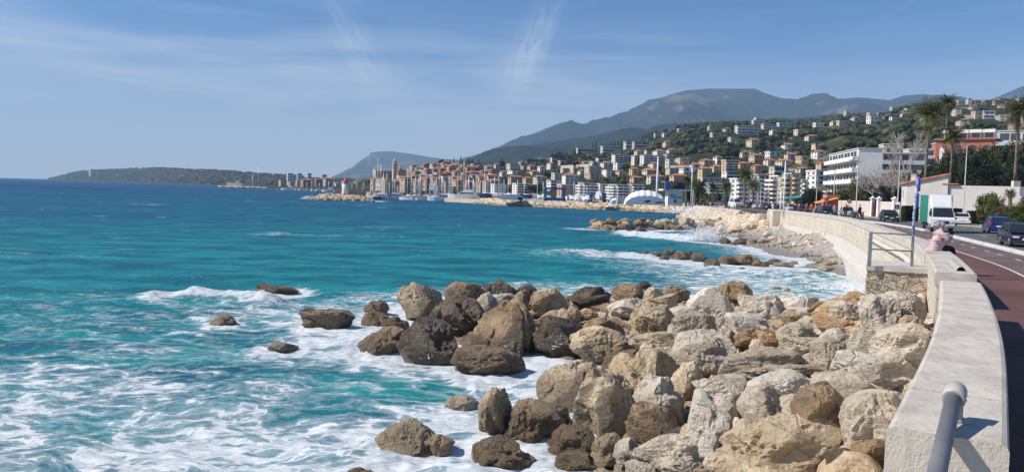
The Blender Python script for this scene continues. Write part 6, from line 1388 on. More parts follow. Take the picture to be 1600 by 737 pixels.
# -- right hand side
def big_apartments():
    C_ = xy(1335, 178); E = xy(1290, 208); u = (E-C_).normalized(); v = Vector((u.y, -u.x, 0)); root = empty('apartment_block', (C_.x, C_.y, 4.0)); tag(root, 'white apartment block with four long curving balconies and a blank beige end wall', 'apartment block')
    z1 = zat(1335, 233, 178); building(C_, (u.x, u.y), (E-C_).length, (v.x, v.y), 5.2, 4.0, z1, 5, WM['white'], 'flat', 'balc', 'blank', root, base_skip=1)
    BLD.append((C_.x+5, C_.y+14, 18, (1288, 228, 1365, 312), 178))
big_apartments()
LB(1362, 240, 1440, 285, 190, 'beige', 'flat', 'win', 'band', 3, 'beige low block behind the bare trees, right of the white balconied apartments', .9, 12)
LB(1366, 226, 1404, 242, 200, 'cream', 'flat', 'blank', 'win', 1, 'cream roof storey with a dome like vent above the beige low block', .8, 12); LB(1404, 234, 1462, 262, 205, 'white', 'flat', 'win', 'balc', 2, 'white building with terraces behind the tall leafless tree', .85, 12)
def arcade():
    C_ = xy(1456, 175); E = xy(1545, 168); v = (E-C_).normalized(); nrm = Vector((v.y, -v.x, 0)); L = (E-C_).length; zt = zat(1500, 219, 172); z0 = zat(1500, 262, 172); H = zt-z0; root = empty('arcaded_building', (C_.x, C_.y, z0)); tag(root, 'terracotta orange arcade with arched openings and a white upper storey', 'building'); ang = math.atan2(v.y, v.x)
    def loc(s, d, z): q = v*s+nrm*d; return (q.x, q.y, z)
    n = 4; w = L/n; mb = MB()
    for i in range(n):                                  # wall with arched holes: piers, spandrels
        s0, s1 = i*w, (i+1)*w; pr = w*.16; top = H*.80; r = (w-2*pr)/2; cx = (s0+s1)/2; zc = top-r if top-r > .3 else .3
        arc = [(cx-r*math.cos(a), zc+min(r, top-zc)*math.sin(a)) for a in np.linspace(0, math.pi, 11)]
        outl = [(s0, 0), (s0+pr, 0)]+arc+[(s1-pr, 0), (s1, 0), (s1, H), (s0, H)]
        V = [loc(s, 0, z) for s, z in outl]+[loc(s, -.6, z) for s, z in outl]; m_ = len(outl)
        # triangulate by strips from arc to the top line
        top_pts = [(a[0], H) for a in arc]
        for k in range(10):
            for dd in (0, -.6): mb.face([loc(*arc[k][:1], dd, arc[k][1]), loc(arc[k+1][0], dd, arc[k+1][1]), loc(arc[k+1][0], dd, H), loc(arc[k][0], dd, H)])
            mb.face([loc(arc[k][0], 0, arc[k][1]), loc(arc[k+1][0], 0, arc[k+1][1]), loc(arc[k+1][0], -.6, arc[k+1][1]), loc(arc[k][0], -.6, arc[k][1])])
        for a_, b_ in ((s0, s0+pr), (s1-pr, s1)):
            q = loc((a_+b_)/2, -.3, H/2); mb.box(q, (b_-a_, .6, H), ang)
    mb.build('arcade_wall', m_tc, root, None, False)
    mb = MB(); q = loc(L/2, -2.2, H/2); mb.box(q, (L, .3, H), ang); mb.build('inner_wall', m_white, root)
    mb = MB(); q = loc(L/2, -4, H+.1); mb.box(q, (L+1, 9, .3), ang); mb.build('terrace_slab', m_tc, root)
    for i in range(4):
        s0 = L*(.10+.23*i); z2 = zat(1500, 202, 172)-z0-H-.4; mb = MB(); q = loc(s0+w*.38, -3.0, H+.26+z2/2); mb.box(q, (w*.80, 3.0, z2), ang); ho = mb.build('upper_storey', m_white, root)
        mb = MB(); q = loc(s0+w*.38, -1.48, H+.3+z2*.36); mb.box(q, (w*.55, .12, z2*.52), ang); mb.build('window', m_pane, ho); mb = MB(); q = loc(s0+w*.38, -1.1, H+.2+z2*.80); mb.box(q, (w*.86, .9, z2*.30), ang); mb.build('fascia', m_white, ho)
    BLD.append((C_.x+5, C_.y, 10, (1455, 203, 1545, 250), 172))
arcade()
LB(1546, 206, 1625, 228, 165, 'white', 'flat', 'blank', 'balc', 1, 'long white terraced building at the right edge above the dark hedge', .97, 6); LB(1564, 196, 1630, 208, 180, 'pink', 'flat', 'win', 'win', 1, 'pale pink upper building at the right picture edge', .9, 8)
LB(1448, 225, 1472, 262, 185, 'brick', 'flat', 'blank', 'win', 3, 'narrow dark red building half hidden by the palms', .7, 15)
wc_ = LB(1596, 240, 1625, 292, 122, 'white', 'flat', 'balc', 'blank', 3, 'white balcony corner jutting in at the right picture edge', .5, 15)
# -- seafront centre, left to right (x0, y0, x1, y1, D, wall, roof, left face, front face, storeys, label, front share)
for a in ((1140, 280, 1168, 321, 196, 'white', 'flat', 'win', 'balc', 6, 'white seafront hotel of six balconied storeys behind the tall palm', .7), (1174, 274, 1202, 314, 205, 'grey', 'flat', 'balc', 'band', 6, 'dark grey modern block between the hotel and the red awning flats', .75),
          (1199, 276, 1225, 317, 180, 'cream', 'flat', 'balc', 'balc', 6, 'cream flats with stepped balconies and red awnings', .5, dict(aw=m_red_aw)), (1224, 272, 1245, 317, 172, 'yellow', 'flat', 'balc', 'balc', 6, 'narrow yellow block with ochre balconies and a blue awning on top', .55, dict(balc_m=m_ybal, aw=m_blue_aw)),
          (1244, 282, 1257, 308, 176, 'cream', 'flat', 'win', 'balc', 4, 'small cream block squeezed right of the yellow one', .5), (1255, 267, 1287, 296, 182, 'white', 'flat', 'win', 'win', 4, 'bright white stepped modern block left of the apartment block', .5), (1238, 263, 1258, 276, 200, 'yellow', 'hip', 'win', 'win', 2, 'yellow house with terracotta roof above the cream block', .6),
          (1271, 255, 1288, 268, 205, 'orange', 'hip', 'win', 'win', 2, 'orange cream villa above the bright white modern block', .6), (1197, 261, 1225, 276, 215, 'yellow', 'flat', 'win', 'band', 2, 'yellowish block with a white top above the red awning flats', .7), (1168, 259, 1187, 273, 240, 'pink', 'hip', 'win', 'win', 3, 'pink and cream house above the dark grey block', .6),
          (1126, 251, 1151, 267, 262, 'salmon', 'flat', 'win', 'band', 4, 'pinkish brick apartment block with four banded storeys', .85), (1127, 268, 1154, 280, 250, 'white', 'flat', 'win', 'band', 2, 'low white block just below the pinkish brick one', .85), (1090, 278, 1132, 288, 268, 'cream', 'flat', 'win', 'win', 2, 'long cream block with columns above the palms', .9),
          (1099, 287, 1130, 311, 240, 'grey', 'flat', 'win', 'balc', 5, 'dark grey facade behind the palms right of the control tower', .85), (1044, 274, 1072, 286, 272, 'orange', 'hip', 'win', 'win', 2, 'orange cream building with tiled roof above the control tower', .8), (1008, 275, 1036, 286, 285, 'cream', 'hip', 'win', 'win', 2, 'long cream villa above the big white tent', .8),
          (981, 277, 1001, 287, 292, 'orange', 'hip', 'win', 'win', 2, 'orange villa left of the long cream villa', .7), (948, 289, 981, 311, 285, 'white', 'flat', 'balc', 'balc', 5, 'white block with four balcony rows left of the big tent', .6), (981, 289, 1003, 310, 300, 'grey', 'flat', 'win', 'balc', 5, 'grey glazed block just behind the big white tent', .8),
          (932, 288, 947, 304, 300, 'white', 'flat', 'win', 'win', 4, 'narrow white block between two balconied blocks', .8), (903, 286, 932, 304, 300, 'white', 'flat', 'balc', 'balc', 4, 'white and salmon balconied block above the small blue hoist', .8), (876, 274, 901, 292, 345, 'white', 'hip', 'blank', 'win', 4, 'large white building with terracotta roof right of the big blue hoist', .8),
          (852, 282, 887, 296, 330, 'white', 'flat', 'win', 'balc', 3, 'white balconied block directly above the big blue hoist', .85), (870, 289, 896, 305, 320, 'pink', 'flat', 'win', 'win', 4, 'pinkish block behind the right leg of the big hoist', .8), (860, 271, 879, 283, 370, 'cream', 'flat', 'win', 'win', 3, 'cream block with brick red top storey', .8),
          (800, 287, 828, 306, 370, 'white', 'flat', 'win', 'balc', 5, 'white balconied block above the white dockside shed', .85), (791, 276, 816, 288, 395, 'salmon', 'hip', 'win', 'win', 3, 'large salmon hotel with orange roof on the right of the old town', .8), (814, 278, 831, 289, 390, 'orange', 'hip', 'win', 'win', 3, 'orange house right of the salmon hotel', .7),
          (830, 276, 851, 290, 385, 'cream', 'hip', 'win', 'win', 4, 'cream building with orange roof left of the cypress wood', .7), (766, 288, 789, 301, 400, 'white', 'flat', 'win', 'win', 3, 'white waterfront building left of the white balconied block', .8), (752, 282, 770, 300, 420, 'beige', 'hip', 'win', 'win', 5, 'beige waterfront house beside the tallest masts', .7)):
    kw = a[12] if len(a) > 12 else {}; LB(*a[:11], front=a[11], **kw)
# -- on the slopes
for a in ((788, 256, 809, 267, None, 'cream', 'flat', 'win', 'win', 2, 'cream villa with terraces on the slope above the salmon hotel', .7), (806, 253, 817, 260, None, 'orange', 'hip', 'win', 'win', 2, 'small orange villa behind the cream terraced one', .6), (856, 247, 866, 254, None, 'white', 'flat', 'win', 'win', 1, 'small white villa left of the cypress wood', .7), (837, 260, 849, 270, None, 'white', 'hip', 'win', 'win', 2, 'white villa with red roof below the cypress wood', .7),
          (954, 242, 984, 255, None, 'white', 'flat', 'win', 'balc', 4, 'white slab of four banded storeys on the slope', .93), (984, 244, 992, 260, None, 'cream', 'flat', 'blank', 'win', 4, 'cream lift tower at the right end of the banded slab', .6), (999, 243, 1035, 256, None, 'white', 'flat', 'win', 'balc', 4, 'second long white banded slab, right of the cream tower', .95), (929, 248, 948, 255, None, 'white', 'flat', 'win', 'band', 1, 'low white building left of the white banded slab', .9),
          (935, 229, 971, 238, None, 'cream', 'flat', 'win', 'balc', 2, 'long cream terraced rows below the highest cypress row', .95), (971, 222, 1001, 233, None, 'cream', 'flat', 'win', 'balc', 2, 'upper cream terraced rows at the end of the ridge', .95), (897, 232, 930, 239, None, 'cream', 'flat', 'win', 'band', 1, 'long low cream building on the ridge above the cypress wood', .95), (984, 222, 1012, 231, None, 'beige', 'flat', 'win', 'band', 2, 'beige terraces under the tall cypresses', .93),
          (904, 253, 916, 260, None, 'white', 'hip', 'win', 'win', 2, 'white villa with red roof above the long retaining wall', .7), (960, 267, 970, 276, None, 'yellow', 'hip', 'win', 'win', 2, 'small yellow house in the trees below the banded slab', .6), (1035, 249, 1050, 264, None, 'cream', 'flat', 'win', 'win', 3, 'cream angular villa above the orange cream building', .6), (1099, 198, 1112, 204, None, 'beige', 'flat', 'win', 'win', 1, 'beige flat villa on the crest below the big mountain', .8),
          (1105, 209, 1122, 215, None, 'cream', 'flat', 'win', 'band', 1, 'long cream villa just under the crest', .9), (1143, 197, 1178, 210, None, 'cream', 'flat', 'win', 'balc', 3, 'wide cream terrace apartments on the crest', .95), (1170, 185, 1180, 191, None, 'white', 'flat', 'win', 'win', 1, 'white castle like house topping the crest', .7), (1168, 189, 1187, 195, None, 'cream', 'flat', 'win', 'win', 1, 'cream house behind the crest terraces', .9),
          (1183, 195, 1206, 203, None, 'cream', 'flat', 'win', 'band', 2, 'cream banded house right of the crest terraces', .9), (1207, 193, 1229, 199, None, 'white', 'flat', 'win', 'band', 1, 'long white house at the right end of the crest group', .9), (1263, 193, 1279, 199, None, 'white', 'flat', 'win', 'win', 1, 'white villa alone on the crest above the yellow block', .8), (1289, 191, 1300, 198, None, 'white', 'hip', 'win', 'win', 1, 'small white villa left of the yellow crest house', .7),
          (1299, 190, 1317, 199, None, 'yellow', 'flat', 'win', 'win', 2, 'yellow crest house right of the small white villa', .8), (1344, 183, 1368, 195, None, 'white', 'flat', 'win', 'win', 2, 'large white angular villa on the crest left of the palms', .7), (1381, 184, 1396, 191, None, 'white', 'flat', 'win', 'win', 1, 'white villa right of the large angular one', .8), (1380, 169, 1390, 176, None, 'cream', 'flat', 'win', 'win', 1, 'small cream house highest on the crest left of the palms', .7),
          (1404, 171, 1416, 175, None, 'white', 'flat', 'win', 'win', 1, 'flat white house on the crest behind the tall leafless tree', .8), (1524, 175, 1543, 187, None, 'beige', 'flat', 'win', 'band', 2, 'beige house with loggia on the upper right slope', .9), (1539, 158, 1553, 164, None, 'brick', 'hip', 'win', 'win', 1, 'red house on the upper right skyline', .8), (1508, 158, 1520, 164, None, 'stone', 'flat', 'win', 'win', 1, 'grey house on the upper right skyline', .8), (1052, 202, 1064, 207, None, 'pink', 'flat', 'win', 'win', 1, 'pink house on the wooded ridge beside a pine', .8),
          (1029, 209, 1037, 216, None, 'white', 'flat', 'win', 'win', 2, 'small white house between the ridge cypresses', .7), (1266, 226, 1271, 235, None, 'yellow', 'flat', 'blank', 'win', 2, 'tiny yellow tower house alone in the wooded slope', .7)):
    LB(*a[:11], front=a[11], cat='house' if 'villa' in a[10] or 'house' in a[10] else 'building', maxw=14)
# retaining wall across the slope
g0 = hit_hill(876, 266); g1 = hit_hill(925, 262); V, Fc = wallbox(Vector((g0.x, g0.y, 0)), Vector((g1.x, g1.y, 0)), g0.z-6, g0.z+3.0, 1.2, g1.z+2.5); mb = MB(); mb.add(V, Fc); tag(mb.build('retaining_wall', WM['beige']), 'long grey beige retaining wall crossing the slope among villas', 'wall')
for a, b_, y_, dz in ((1047, 1100, 263, 1.5), (1150, 1190, 243, 1.5), (1500, 1530, 186, 2.0)):
    g0 = hit_hill(a, y_); g1 = hit_hill(b_, y_); V, Fc = wallbox(Vector((g0.x, g0.y, 0)), Vector((g1.x, g1.y, 0)), min(g0.z, g1.z)-5, g0.z+dz, .8, g1.z+dz); mb = MB(); mb.add(V, Fc); tag(mb.build('retaining_wall', WM['beige']), {1047: 'low pale terrace wall above the orange cream building', 1150: 'pale terrace wall in the wooded slope above the pink house', 1500: 'pale terrace wall high on the right slope'}[a], 'wall')
# -- basilica, towers, big ochre building of the old town
LB(581, 267, 610, 281, 500, 'orange', 'flat', 'win', 'win', 3, 'big ochre orange building at the left end of the old town', .85)
def tower(px_, D, ybase, ytop, wpx, label):
    z0 = zat(px_, ybase, D); z1 = zat(px_, ytop, D); H = z1-z0; w = wpx/F*D; root = empty('church_tower', (rd(px_, D).x, D, z0)); tag(root, label, 'church tower')
    mb = MB(); mb.box((0, 0, H*.29), (w, w, H*.58), .5); mb.box((0, 0, H*.59), (w*1.18, w*1.18, H*.025), .5); mb.build('shaft', WM['ochre'], root)
    for i in range(4):
        a = .5+i*math.pi/2+math.pi/4; mb = MB(); mb.box((math.cos(a)*w*.53, math.sin(a)*w*.53, H*.68), (w*.26, w*.26, H*.16), .5); mb.build('belfry_pier', WM['beige'], root)
    mb = MB(); mb.box((0, 0, H*.685), (w*.7, w*.7, H*.15), .5); mb.build('belfry', WM['stone'], root); mb = MB(); mb.box((0, 0, H*.775), (w*1.12, w*1.12, H*.03), .5); mb.build('cornice', WM['beige'], root)
    mb = MB(); mb.lathe((0, 0, H*.79), [(w*.42, 0), (w*.42, H*.07), (w*.46, H*.08), (w*.36, H*.12), (w*.14, H*.155), (w*.05, H*.17), (0, H*.21)], 10); mb.build('dome', WM['beige'], root)
tower(614.5, 470, 284, 247, 6.0, 'tall baroque church tower rising over the old town roofs'); tower(622.5, 480, 282, 258, 3.2, 'small second church tower right of the tall one')
LB(612, 267, 632, 281, 478, 'ochre', 'gable', 'win', 'win', 3, 'ochre church nave beside the tall tower', .6)
# -- filler houses of the old town, in terraces up its hill
rh = random.Random(21); OLD = ['ochre', 'salmon', 'beige', 'mauve', 'cream', 'orange', 'pink', 'beige', 'stone', 'brick', 'ochre']
def clash(px_, yb, yt, w, D): return any(a[3][0]-w*.4 < px_ < a[3][2]+w*.4 and yt < a[3][3]+1 and yb > a[3][1]+1 and D < a[4]+30 for a in BLD if a[4] > 300 or True)
nold = 0
for row_, (D0_, yb, hh) in enumerate(((434, 306, (6.5, 9)), (452, 298, (5.5, 8)), (472, 291, (5, 7)), (494, 285, (4.5, 6.5)), (515, 282, (4, 6)), (534, 280, (5, 7)), (562, 275, (4, 6)), (592, 271, (4, 6)))):
    px_ = 578+row_*7 if row_ < 3 else 600+row_*9; end = 765-row_*2
    while px_ < end:
        w = rh.uniform(13, 21) if row_ < 2 else rh.uniform(10, 17); D_ = max(D0_, float(np.interp(px_, *zip(*HILLB)))+5+row_*8); X_ = (px_+w/2-800)/F*D_; zb_ = hill_z(X_, D_) if row_ else 2.4; zt = zb_+rh.uniform(*hh); mid_ = px_+w/2
        y0 = hor(mid_)-(zt-CAMZ)*F/D_; y1 = hor(mid_)-(zb_-CAMZ)*F/D_
        if mid_ < 632 and 606 < mid_ and row_ == 2: px_ += w; continue
        c_ = rh.choice(OLD); LB(px_, y0, px_+w*1.02, y1+.5, D_+rh.uniform(-6, 6), c_, rh.choice(['gable', 'hip', 'gable', 'flat']), 'win', 'win', max(2, int((zt-zb_)/2.3)), None, front=rh.uniform(.55, .8), alpha=rh.uniform(10, 40), cat='house', maxw=9 if row_ < 2 else 6)
        px_ += w*rh.uniform(.9, 1.1); nold += 1
# -- scattered villas on the slopes
nv = 0; tr = 0
ZONES = [(770, 862, 262, 292, 30, 'cwo'), (862, 950, 258, 284, 30, 'cwo'), (950, 1060, 256, 276, 26, 'cwo'), (1060, 1200, 258, 280, 16, 'cwo'), (1150, 1290, 246, 268, 9, 'cwo'), (990, 1050, 236, 262, 5, 'cwo'), (1480, 1600, 162, 200, 13, 'cs'), (1290, 1460, 178, 205, 8, 'cs'), (1010, 1290, 200, 240, 9, 'cw'), (640, 770, 262, 276, 10, 'cwo')]
KC = {'c': ['cream', 'beige', 'yellow'], 'w': ['white', 'white', 'cream'], 'o': ['orange', 'salmon', 'pink'], 's': ['beige', 'stone', 'cream']}
for xa, xb, ya, yb, n, kinds in ZONES:
    k = 0; tries = 0
    while k < n and tries < 400:
        tries += 1; px_ = rh.uniform(xa, xb); py_ = rh.uniform(ya, yb); g_ = hit_hill(px_, py_); D_ = g_.y; s = F/D_; w = rh.uniform(8, 15)*s*.62; h = rh.uniform(4.5, 7.5)*s*.60
        if any(abs(px_-(b_[3][0]+b_[3][2])/2) < (w+b_[3][2]-b_[3][0])*.42 and abs((py_-h/2)-(b_[3][1]+b_[3][3])/2) < (h+b_[3][3]-b_[3][1])*.46 for b_ in BLD): continue
        LB(px_-w/2, py_-h, px_+w/2, py_, D_, rh.choice(KC[rh.choice(kinds)]), rh.choice(['hip', 'hip', 'flat']), 'win', 'win', rh.choice([2, 2, 3]), None, front=rh.uniform(.55, .8), alpha=rh.uniform(8, 35), cat='house', maxw=6); k += 1; nv += 1
# -- the far seafront left of the lighthouse
LB(468, 281, 490, 294, 900, 'brick', 'hip', 'win', 'win', 3, 'red brown seafront block left of the lighthouse, leftmost of the large ones', .8, maxw=12); LB(490, 280, 502, 294, 890, 'brick', 'gable', 'win', 'win', 3, 'dark red gabled seafront house left of the lighthouse', .8, maxw=8); LB(503, 279, 524, 293, 860, 'salmon', 'hip', 'win', 'win', 3, 'long salmon seafront house nearest the lighthouse', .8, maxw=12)
px_ = 434
while px_ < 600:
    w = rh.uniform(6, 13); D_ = 1000-(px_-430)*2.3+rh.uniform(20, 90); 
    D_ = max(D_, float(np.interp(px_, *zip(*HILLB)))+5)
    LB(px_, hor(px_)-rh.uniform(4.5, 9), px_+w, hor(px_)+2.0, D_, rh.choice(['beige', 'cream', 'white', 'salmon', 'orange', 'ochre', 'pink']), rh.choice(['hip', 'flat', 'flat']), 'win', 'win', 3, None, front=.75, alpha=20, cat='house', maxw=6); px_ += w*rh.uniform(.8, 1.3)
for x0, x1, y0, D_ in ((446, 457, 271, 1500), (462, 470, 271, 1450), (478, 485, 271, 1450), (500, 509, 273, 1300), (138, 149, 264.5, 3300), (295, 302, 272, 2500)):
    LB(x0, y0, x1, (274 if x0 == 138 else hor(x0)+2), D_, 'beige' if x0 > 200 else 'cream', 'flat', 'win', 'band', 5, 'pale tower block at the left tip of the cape' if x0 == 138 else ('small pale block low on the cape' if x0 == 295 else None), front=.8, alpha=15, maxw=10)
for k in range(26):
    px_ = rh.uniform(110, 430); yb = hor(px_)+rh.uniform(-7, 3) if px_ > 180 else hor(px_)+rh.uniform(-3, 2); D_ = float(np.interp(px_, [74, 200, 340, 450], [3650, 2960, 1950, 1650]))+rh.uniform(0, 150)
    z = zat(px_, yb, D_); w = rh.uniform(1.6, 4.0)
    root = LB(px_, yb-rh.uniform(1.2, 2.4), px_+w, yb, D_, rh.choice(['cream', 'white', 'beige']), 'flat', 'blank', 'blank', 2, 'tiny pale villa in the woods of the cape', front=.8, alpha=15, cat='house'); root['group'] = 'tiny villas on the cape'
# ------------------------------------------------------------------ woods of the slopes
BOX = [(b[3][0], b[3][1], b[3][2], b[3][3], b[4]) for b in BLD]; BXA = np.array(BOX); BW = np.array([(b[0], b[1], b[2]) for b in BLD])
def hides(px_, ytop, ybot, w, D, x, y, r):
    a = BXA; m_ = (a[:, 0]-w*.4 < px_) & (a[:, 2]+w*.4 > px_) & (a[:, 1]-1 < ybot) & (a[:, 3]-1.0 > ytop) & (D < a[:, 4]+6)
    if m_.any(): return True
    return bool((np.hypot(BW[:, 0]-x, BW[:, 1]-y) < BW[:, 2]+r*.6).any())
rw = np.random.RandomState(77)
def dens(px_, py_):
    if 862 < px_ < 910 and 236 < py_ < 262: return 1.0
    if 1000 < px_ < 1290 and py_ < 262: return 0.92
    if px_ >= 1290 and py_ < 262: return 0.75
    if px_ > 1200: return .7
    if px_ > 860: return .42
    if px_ > 765: return .30
    return .10
CL = []
for k in range(140000):
    if len(CL) >= 6600: break
    px_ = rw.uniform(560, 1660); B = float(np.interp(px_, *zip(*HILLB))); Rr = float(np.interp(px_, *zip(*HILLD))); t = rw.uniform(0.02, 1.03)**.8; D = B+(Rr-B)*t
    x = (px_-800)/F*D; z = hill_z(x, D); P2 = topx((x, D, z)); 
    n_ = noise.noise(Vector((x/60, D/60, 4)))
    if rw.rand() > dens(px_, P2[1]) or n_ > .27: continue
    r = rw.uniform(1.4, 3.3)*(1 if px_ > 900 else .7); wp = r*2*F/D; hp = r*1.5*F/D
    if hides(P2[0], P2[1]-hp, P2[1], wp, D, x, D, r): continue
    CL.append((x, D, z, r))
def build_wood():
    protos = []
    for i in range(7):
        bv, bf = blob(60+i, 2); lv, lf = leafcloud(80+i, 12, 5, .16); bv = bv*.92; V = np.concatenate([bv, lv]); Fq = [list(f) for f in bf]+[[j+len(bv) for j in f] for f in lf]; protos.append((V, Fq))
    Vs = []; Fs = []; mi = []; sm = []; b0 = 0
    for x, y, z, r in CL:
        V, Fq = protos[rw.randint(7)]; a = rw.uniform(0, 6.28); ca, sa = math.cos(a), math.sin(a); s = np.array([r*rw.uniform(.85, 1.2), r*rw.uniform(.85, 1.2), r*rw.uniform(.65, 1.05)]); W_ = V*s
        W_ = np.stack([W_[:, 0]*ca-W_[:, 1]*sa+x, W_[:, 0]*sa+W_[:, 1]*ca+y, W_[:, 2]+z+r*.45], 1); Vs.append(W_); k = rw.choice([0, 0, 0, 1, 1, 2], 1)[0]
        Fs += [tuple(i+b0 for i in f) for f in Fq]; mi += [k]*len(Fq); b0 += len(V)
    o = np_mesh('woodland', np.concatenate(Vs), Fs, [L_DARK, L_OLIVE, leaf_mat('scrub_foliage', (0.055, 0.058, 0.028), (0.11, 0.10, 0.055))], True); o.data.polygons.foreach_set('material_index', mi); tag(o, 'dark evergreen woodland and scrub covering the hillside between the houses', 'woodland', kind='stuff')
build_wood()
# single trees one can tell apart
def slope_tree(px_, py_, w, h, kind, lm, label=None, D=None):
    g_ = hit_hill(px_, py_) if D is None else Vector(((px_-800)/F*D, D, hill_z((px_-800)/F*D, D))); s = F/g_.y
    return tree(Vector((g_.x, g_.y, g_.z-.4)), w/s, h/s+.4, kind, label, lm)
for px_, yb, yt, w in ((686, 262, 251, 7), (690, 262, 248, 8), (693.5, 262, 252, 6), (703, 261, 251, 5), (709, 260, 248, 4.5), (720, 258, 245, 5), (725, 258, 246, 6), (730, 258, 246, 6), (734, 259, 247, 5), (738, 261, 249, 6), (748, 270, 250, 5), (752, 268, 255, 4), (745, 276, 262, 8), (757, 276, 266, 9)):
    slope_tree(px_, yb, w, yb-yt, 'cyp' if w < 7.5 else 'round', L_CYP)
for px_, yb, yt, w in ((926, 236, 223, 4), (931, 235, 221, 6), (939, 232, 220, 6), (942, 232, 221, 4), (956, 228, 217, 5), (961, 228, 218, 5), (966, 227, 217, 5), (971, 226, 216, 5), (977, 225, 214, 4), (983, 223, 213, 5), (989, 224, 216, 4), (1004, 222, 211, 5), (1009, 221, 208, 6), (1014, 220, 207, 5), (1019, 219, 206, 6), (1025, 216, 203, 6), (1030, 214, 205, 4), (1040, 210, 199, 9), (1056, 206, 197, 6), (952, 229, 220, 5), (947, 230, 219, 5)):
    slope_tree(px_, yb, w, yb-yt, 'cyp' if w < 9 else 'round', L_CYP)
for k in range(34):
    slope_tree(rw.uniform(862, 906), rw.uniform(244, 264), rw.uniform(5, 9), rw.uniform(8, 14), rw.choice(['cyp', 'cyp', 'round']), L_CYP if k % 3 else L_DARK)
nt = 0
while nt < 115:
    px_ = rw.uniform(775, 1290); py_ = rw.uniform(252, 292) if px_ < 1060 else rw.uniform(200, 275); g_ = hit_hill(px_, py_); s = F/g_.y; w = rw.uniform(7, 14); h = rw.uniform(7, 13)
    cy = rw.rand() < .25
    if hides(px_, py_-h, py_, w if not cy else 4, g_.y, g_.x, g_.y, w/s/2): continue
    slope_tree(px_, py_, w if not cy else w*.45, h*(1.2 if cy else 1), 'cyp' if cy else 'round', [L_DARK, L_OLIVE, L_DARK, L_CYP][rw.randint(4)]); nt += 1
for px_, yt, w, D_ in ((832, 288, 24, 330), (838, 284, 16, 350), (820, 296, 12, 310), (1010, 312, 12, 218), (1030, 314, 16, 216), (1090, 292, 24, 214), (1100, 300, 20, 212), (1075, 296, 16, 216), (1118, 300, 16, 222), (1136, 305, 12, 205), (925, 318, 12, 262), (1200, 306, 14, 190)):
    z0 = 2.5; tree(rd(px_, D_, z0), w/F*D_, zat(px_, yt, D_)-z0, 'round', None, L_DARK if w > 12 else L_OLIVE, None)
# ------------------------------------------------------------------ lighthouse rocks
LX, LY = xy(532, 291).x, 291.0
pts = []
for k in range(1100):
    px_ = rw.uniform(480, 581); dy = rw.uniform(-6, 7); u = (px_-480)/101; hgt = 2.0*min(1, u*4)*min(1, (1-u)*4+.15)*max(0, 1-abs(dy)/7.5); D_ = 291+dy; pts.append(((px_-800)/F*D_, D_, hgt-.5+.3))
scatter('lighthouse_rocks', pts, (.5, 1.1), 'TGBT', 'low island of pale and brown stones carrying the small lighthouse', 31)
rt = empty('lighthouse', (xy(538, 291).x, 291, 1.2)); tag(rt, 'small round white lighthouse with a red lantern on its stone breakwater head', 'lighthouse')
z1 = zat(538, 285.5, 291)-1.2; m_red = mat('lighthouse_red', (.50, .03, .03), .5)
mb = MB(); mb.lathe((0, 0, 0), [(1.45, 0), (1.35, .5), (1.22, z1*.5), (1.08, z1), (0, z1)], 20); mb.build('tower', WM['white'], rt); mb = MB(); mb.lathe((0, 0, z1), [(1.3, 0), (1.3, .16), (1.0, .2), (.95, .85), (.55, .9), (.42, 1.6), (.3, 1.75), (.1, 2.0), (0, 2.1)], 16); mb.build('lantern', m_red, rt)
mb = MB(); mb.box((1.5, .7, z1*.48), (1.2, 1.4, z1*.96)); mb.build('side_block', WM['stone'], rt); mb = MB(); mb.box((-.1, -1.36, .8), (.5, .1, 1.3)); mb.build('door', mat('dark_door', (.08, .06, .05), .6), rt)
p = xy(545, 294); V, Fc = wallbox(xy(523, 295), xy(566, 293), 0.8, 4.3, 1.5, 3.4); mb = MB(); mb.add(V, Fc); tag(mb.build('breakwater_wall', mat('dark_concrete', (.16, .15, .14), .95, .2, .5)), 'dark concrete wall behind the lighthouse on its stone island', 'wall')
bv, bf = blob(5, 2); pts = []
while len(pts) < 2600:
    px_ = rw.uniform(92, 470); b_ = float(np.interp(px_, [74, 200, 340, 450, 640], [3600, 2900, 1900, 1600, 1500])); e_ = float(np.interp(px_, [74, 200, 340, 450, 640], [3900, 3400, 2400, 2000, 1900])); t_ = rw.uniform(.03, 1.02); D_ = b_+(e_-b_)*t_; ry_ = float(np.interp(px_, *zip(*CAPE))); zr_ = CAMZ+(hor(px_)-ry_)/F*e_
    pts.append(((px_-800)/F*D_, D_, 2+(zr_-2)*min(1, t_)**.7))
scatter('cape_woodland', pts, (4.5, 9.0), [L_DARK, L_OLIVE], 'dark pine woodland covering the long low cape', 51)
# far fort breakwater
pts = [((px_-800)/F*D_, D_, .5) for px_, D_ in zip(rw.uniform(341, 440, 420), rw.uniform(985, 1004, 420))]; scatter('breakwater_stones', pts, (1.0, 2.2), 'PGT', 'thin far breakwater of stones in front of the cape', 41)
fo = empty('fort', rd(364, 1000, 0)); tag(fo, 'low pale stone fort standing on the far breakwater', 'fort'); mb = MB(); mb.box((0, 6, 3.2), (19, 12, 6.4)); mb.build('bastion', WM['white'], fo); mb = MB(); mb.box((3, 6, 8), (4, 4, 2.5)); mb.build('turret', WM['cream'], fo)
mb = MB(); mb.tube([(7, 4, 6), (7, 4, 12)], [1.0, .7], 10); mb.build('beacon_tower', m_red, fo); mb = MB(); mb.box((-14, 6, 1.2), (12, 8, 2.4)); mb.build('low_wall', WM['stone'], fo)
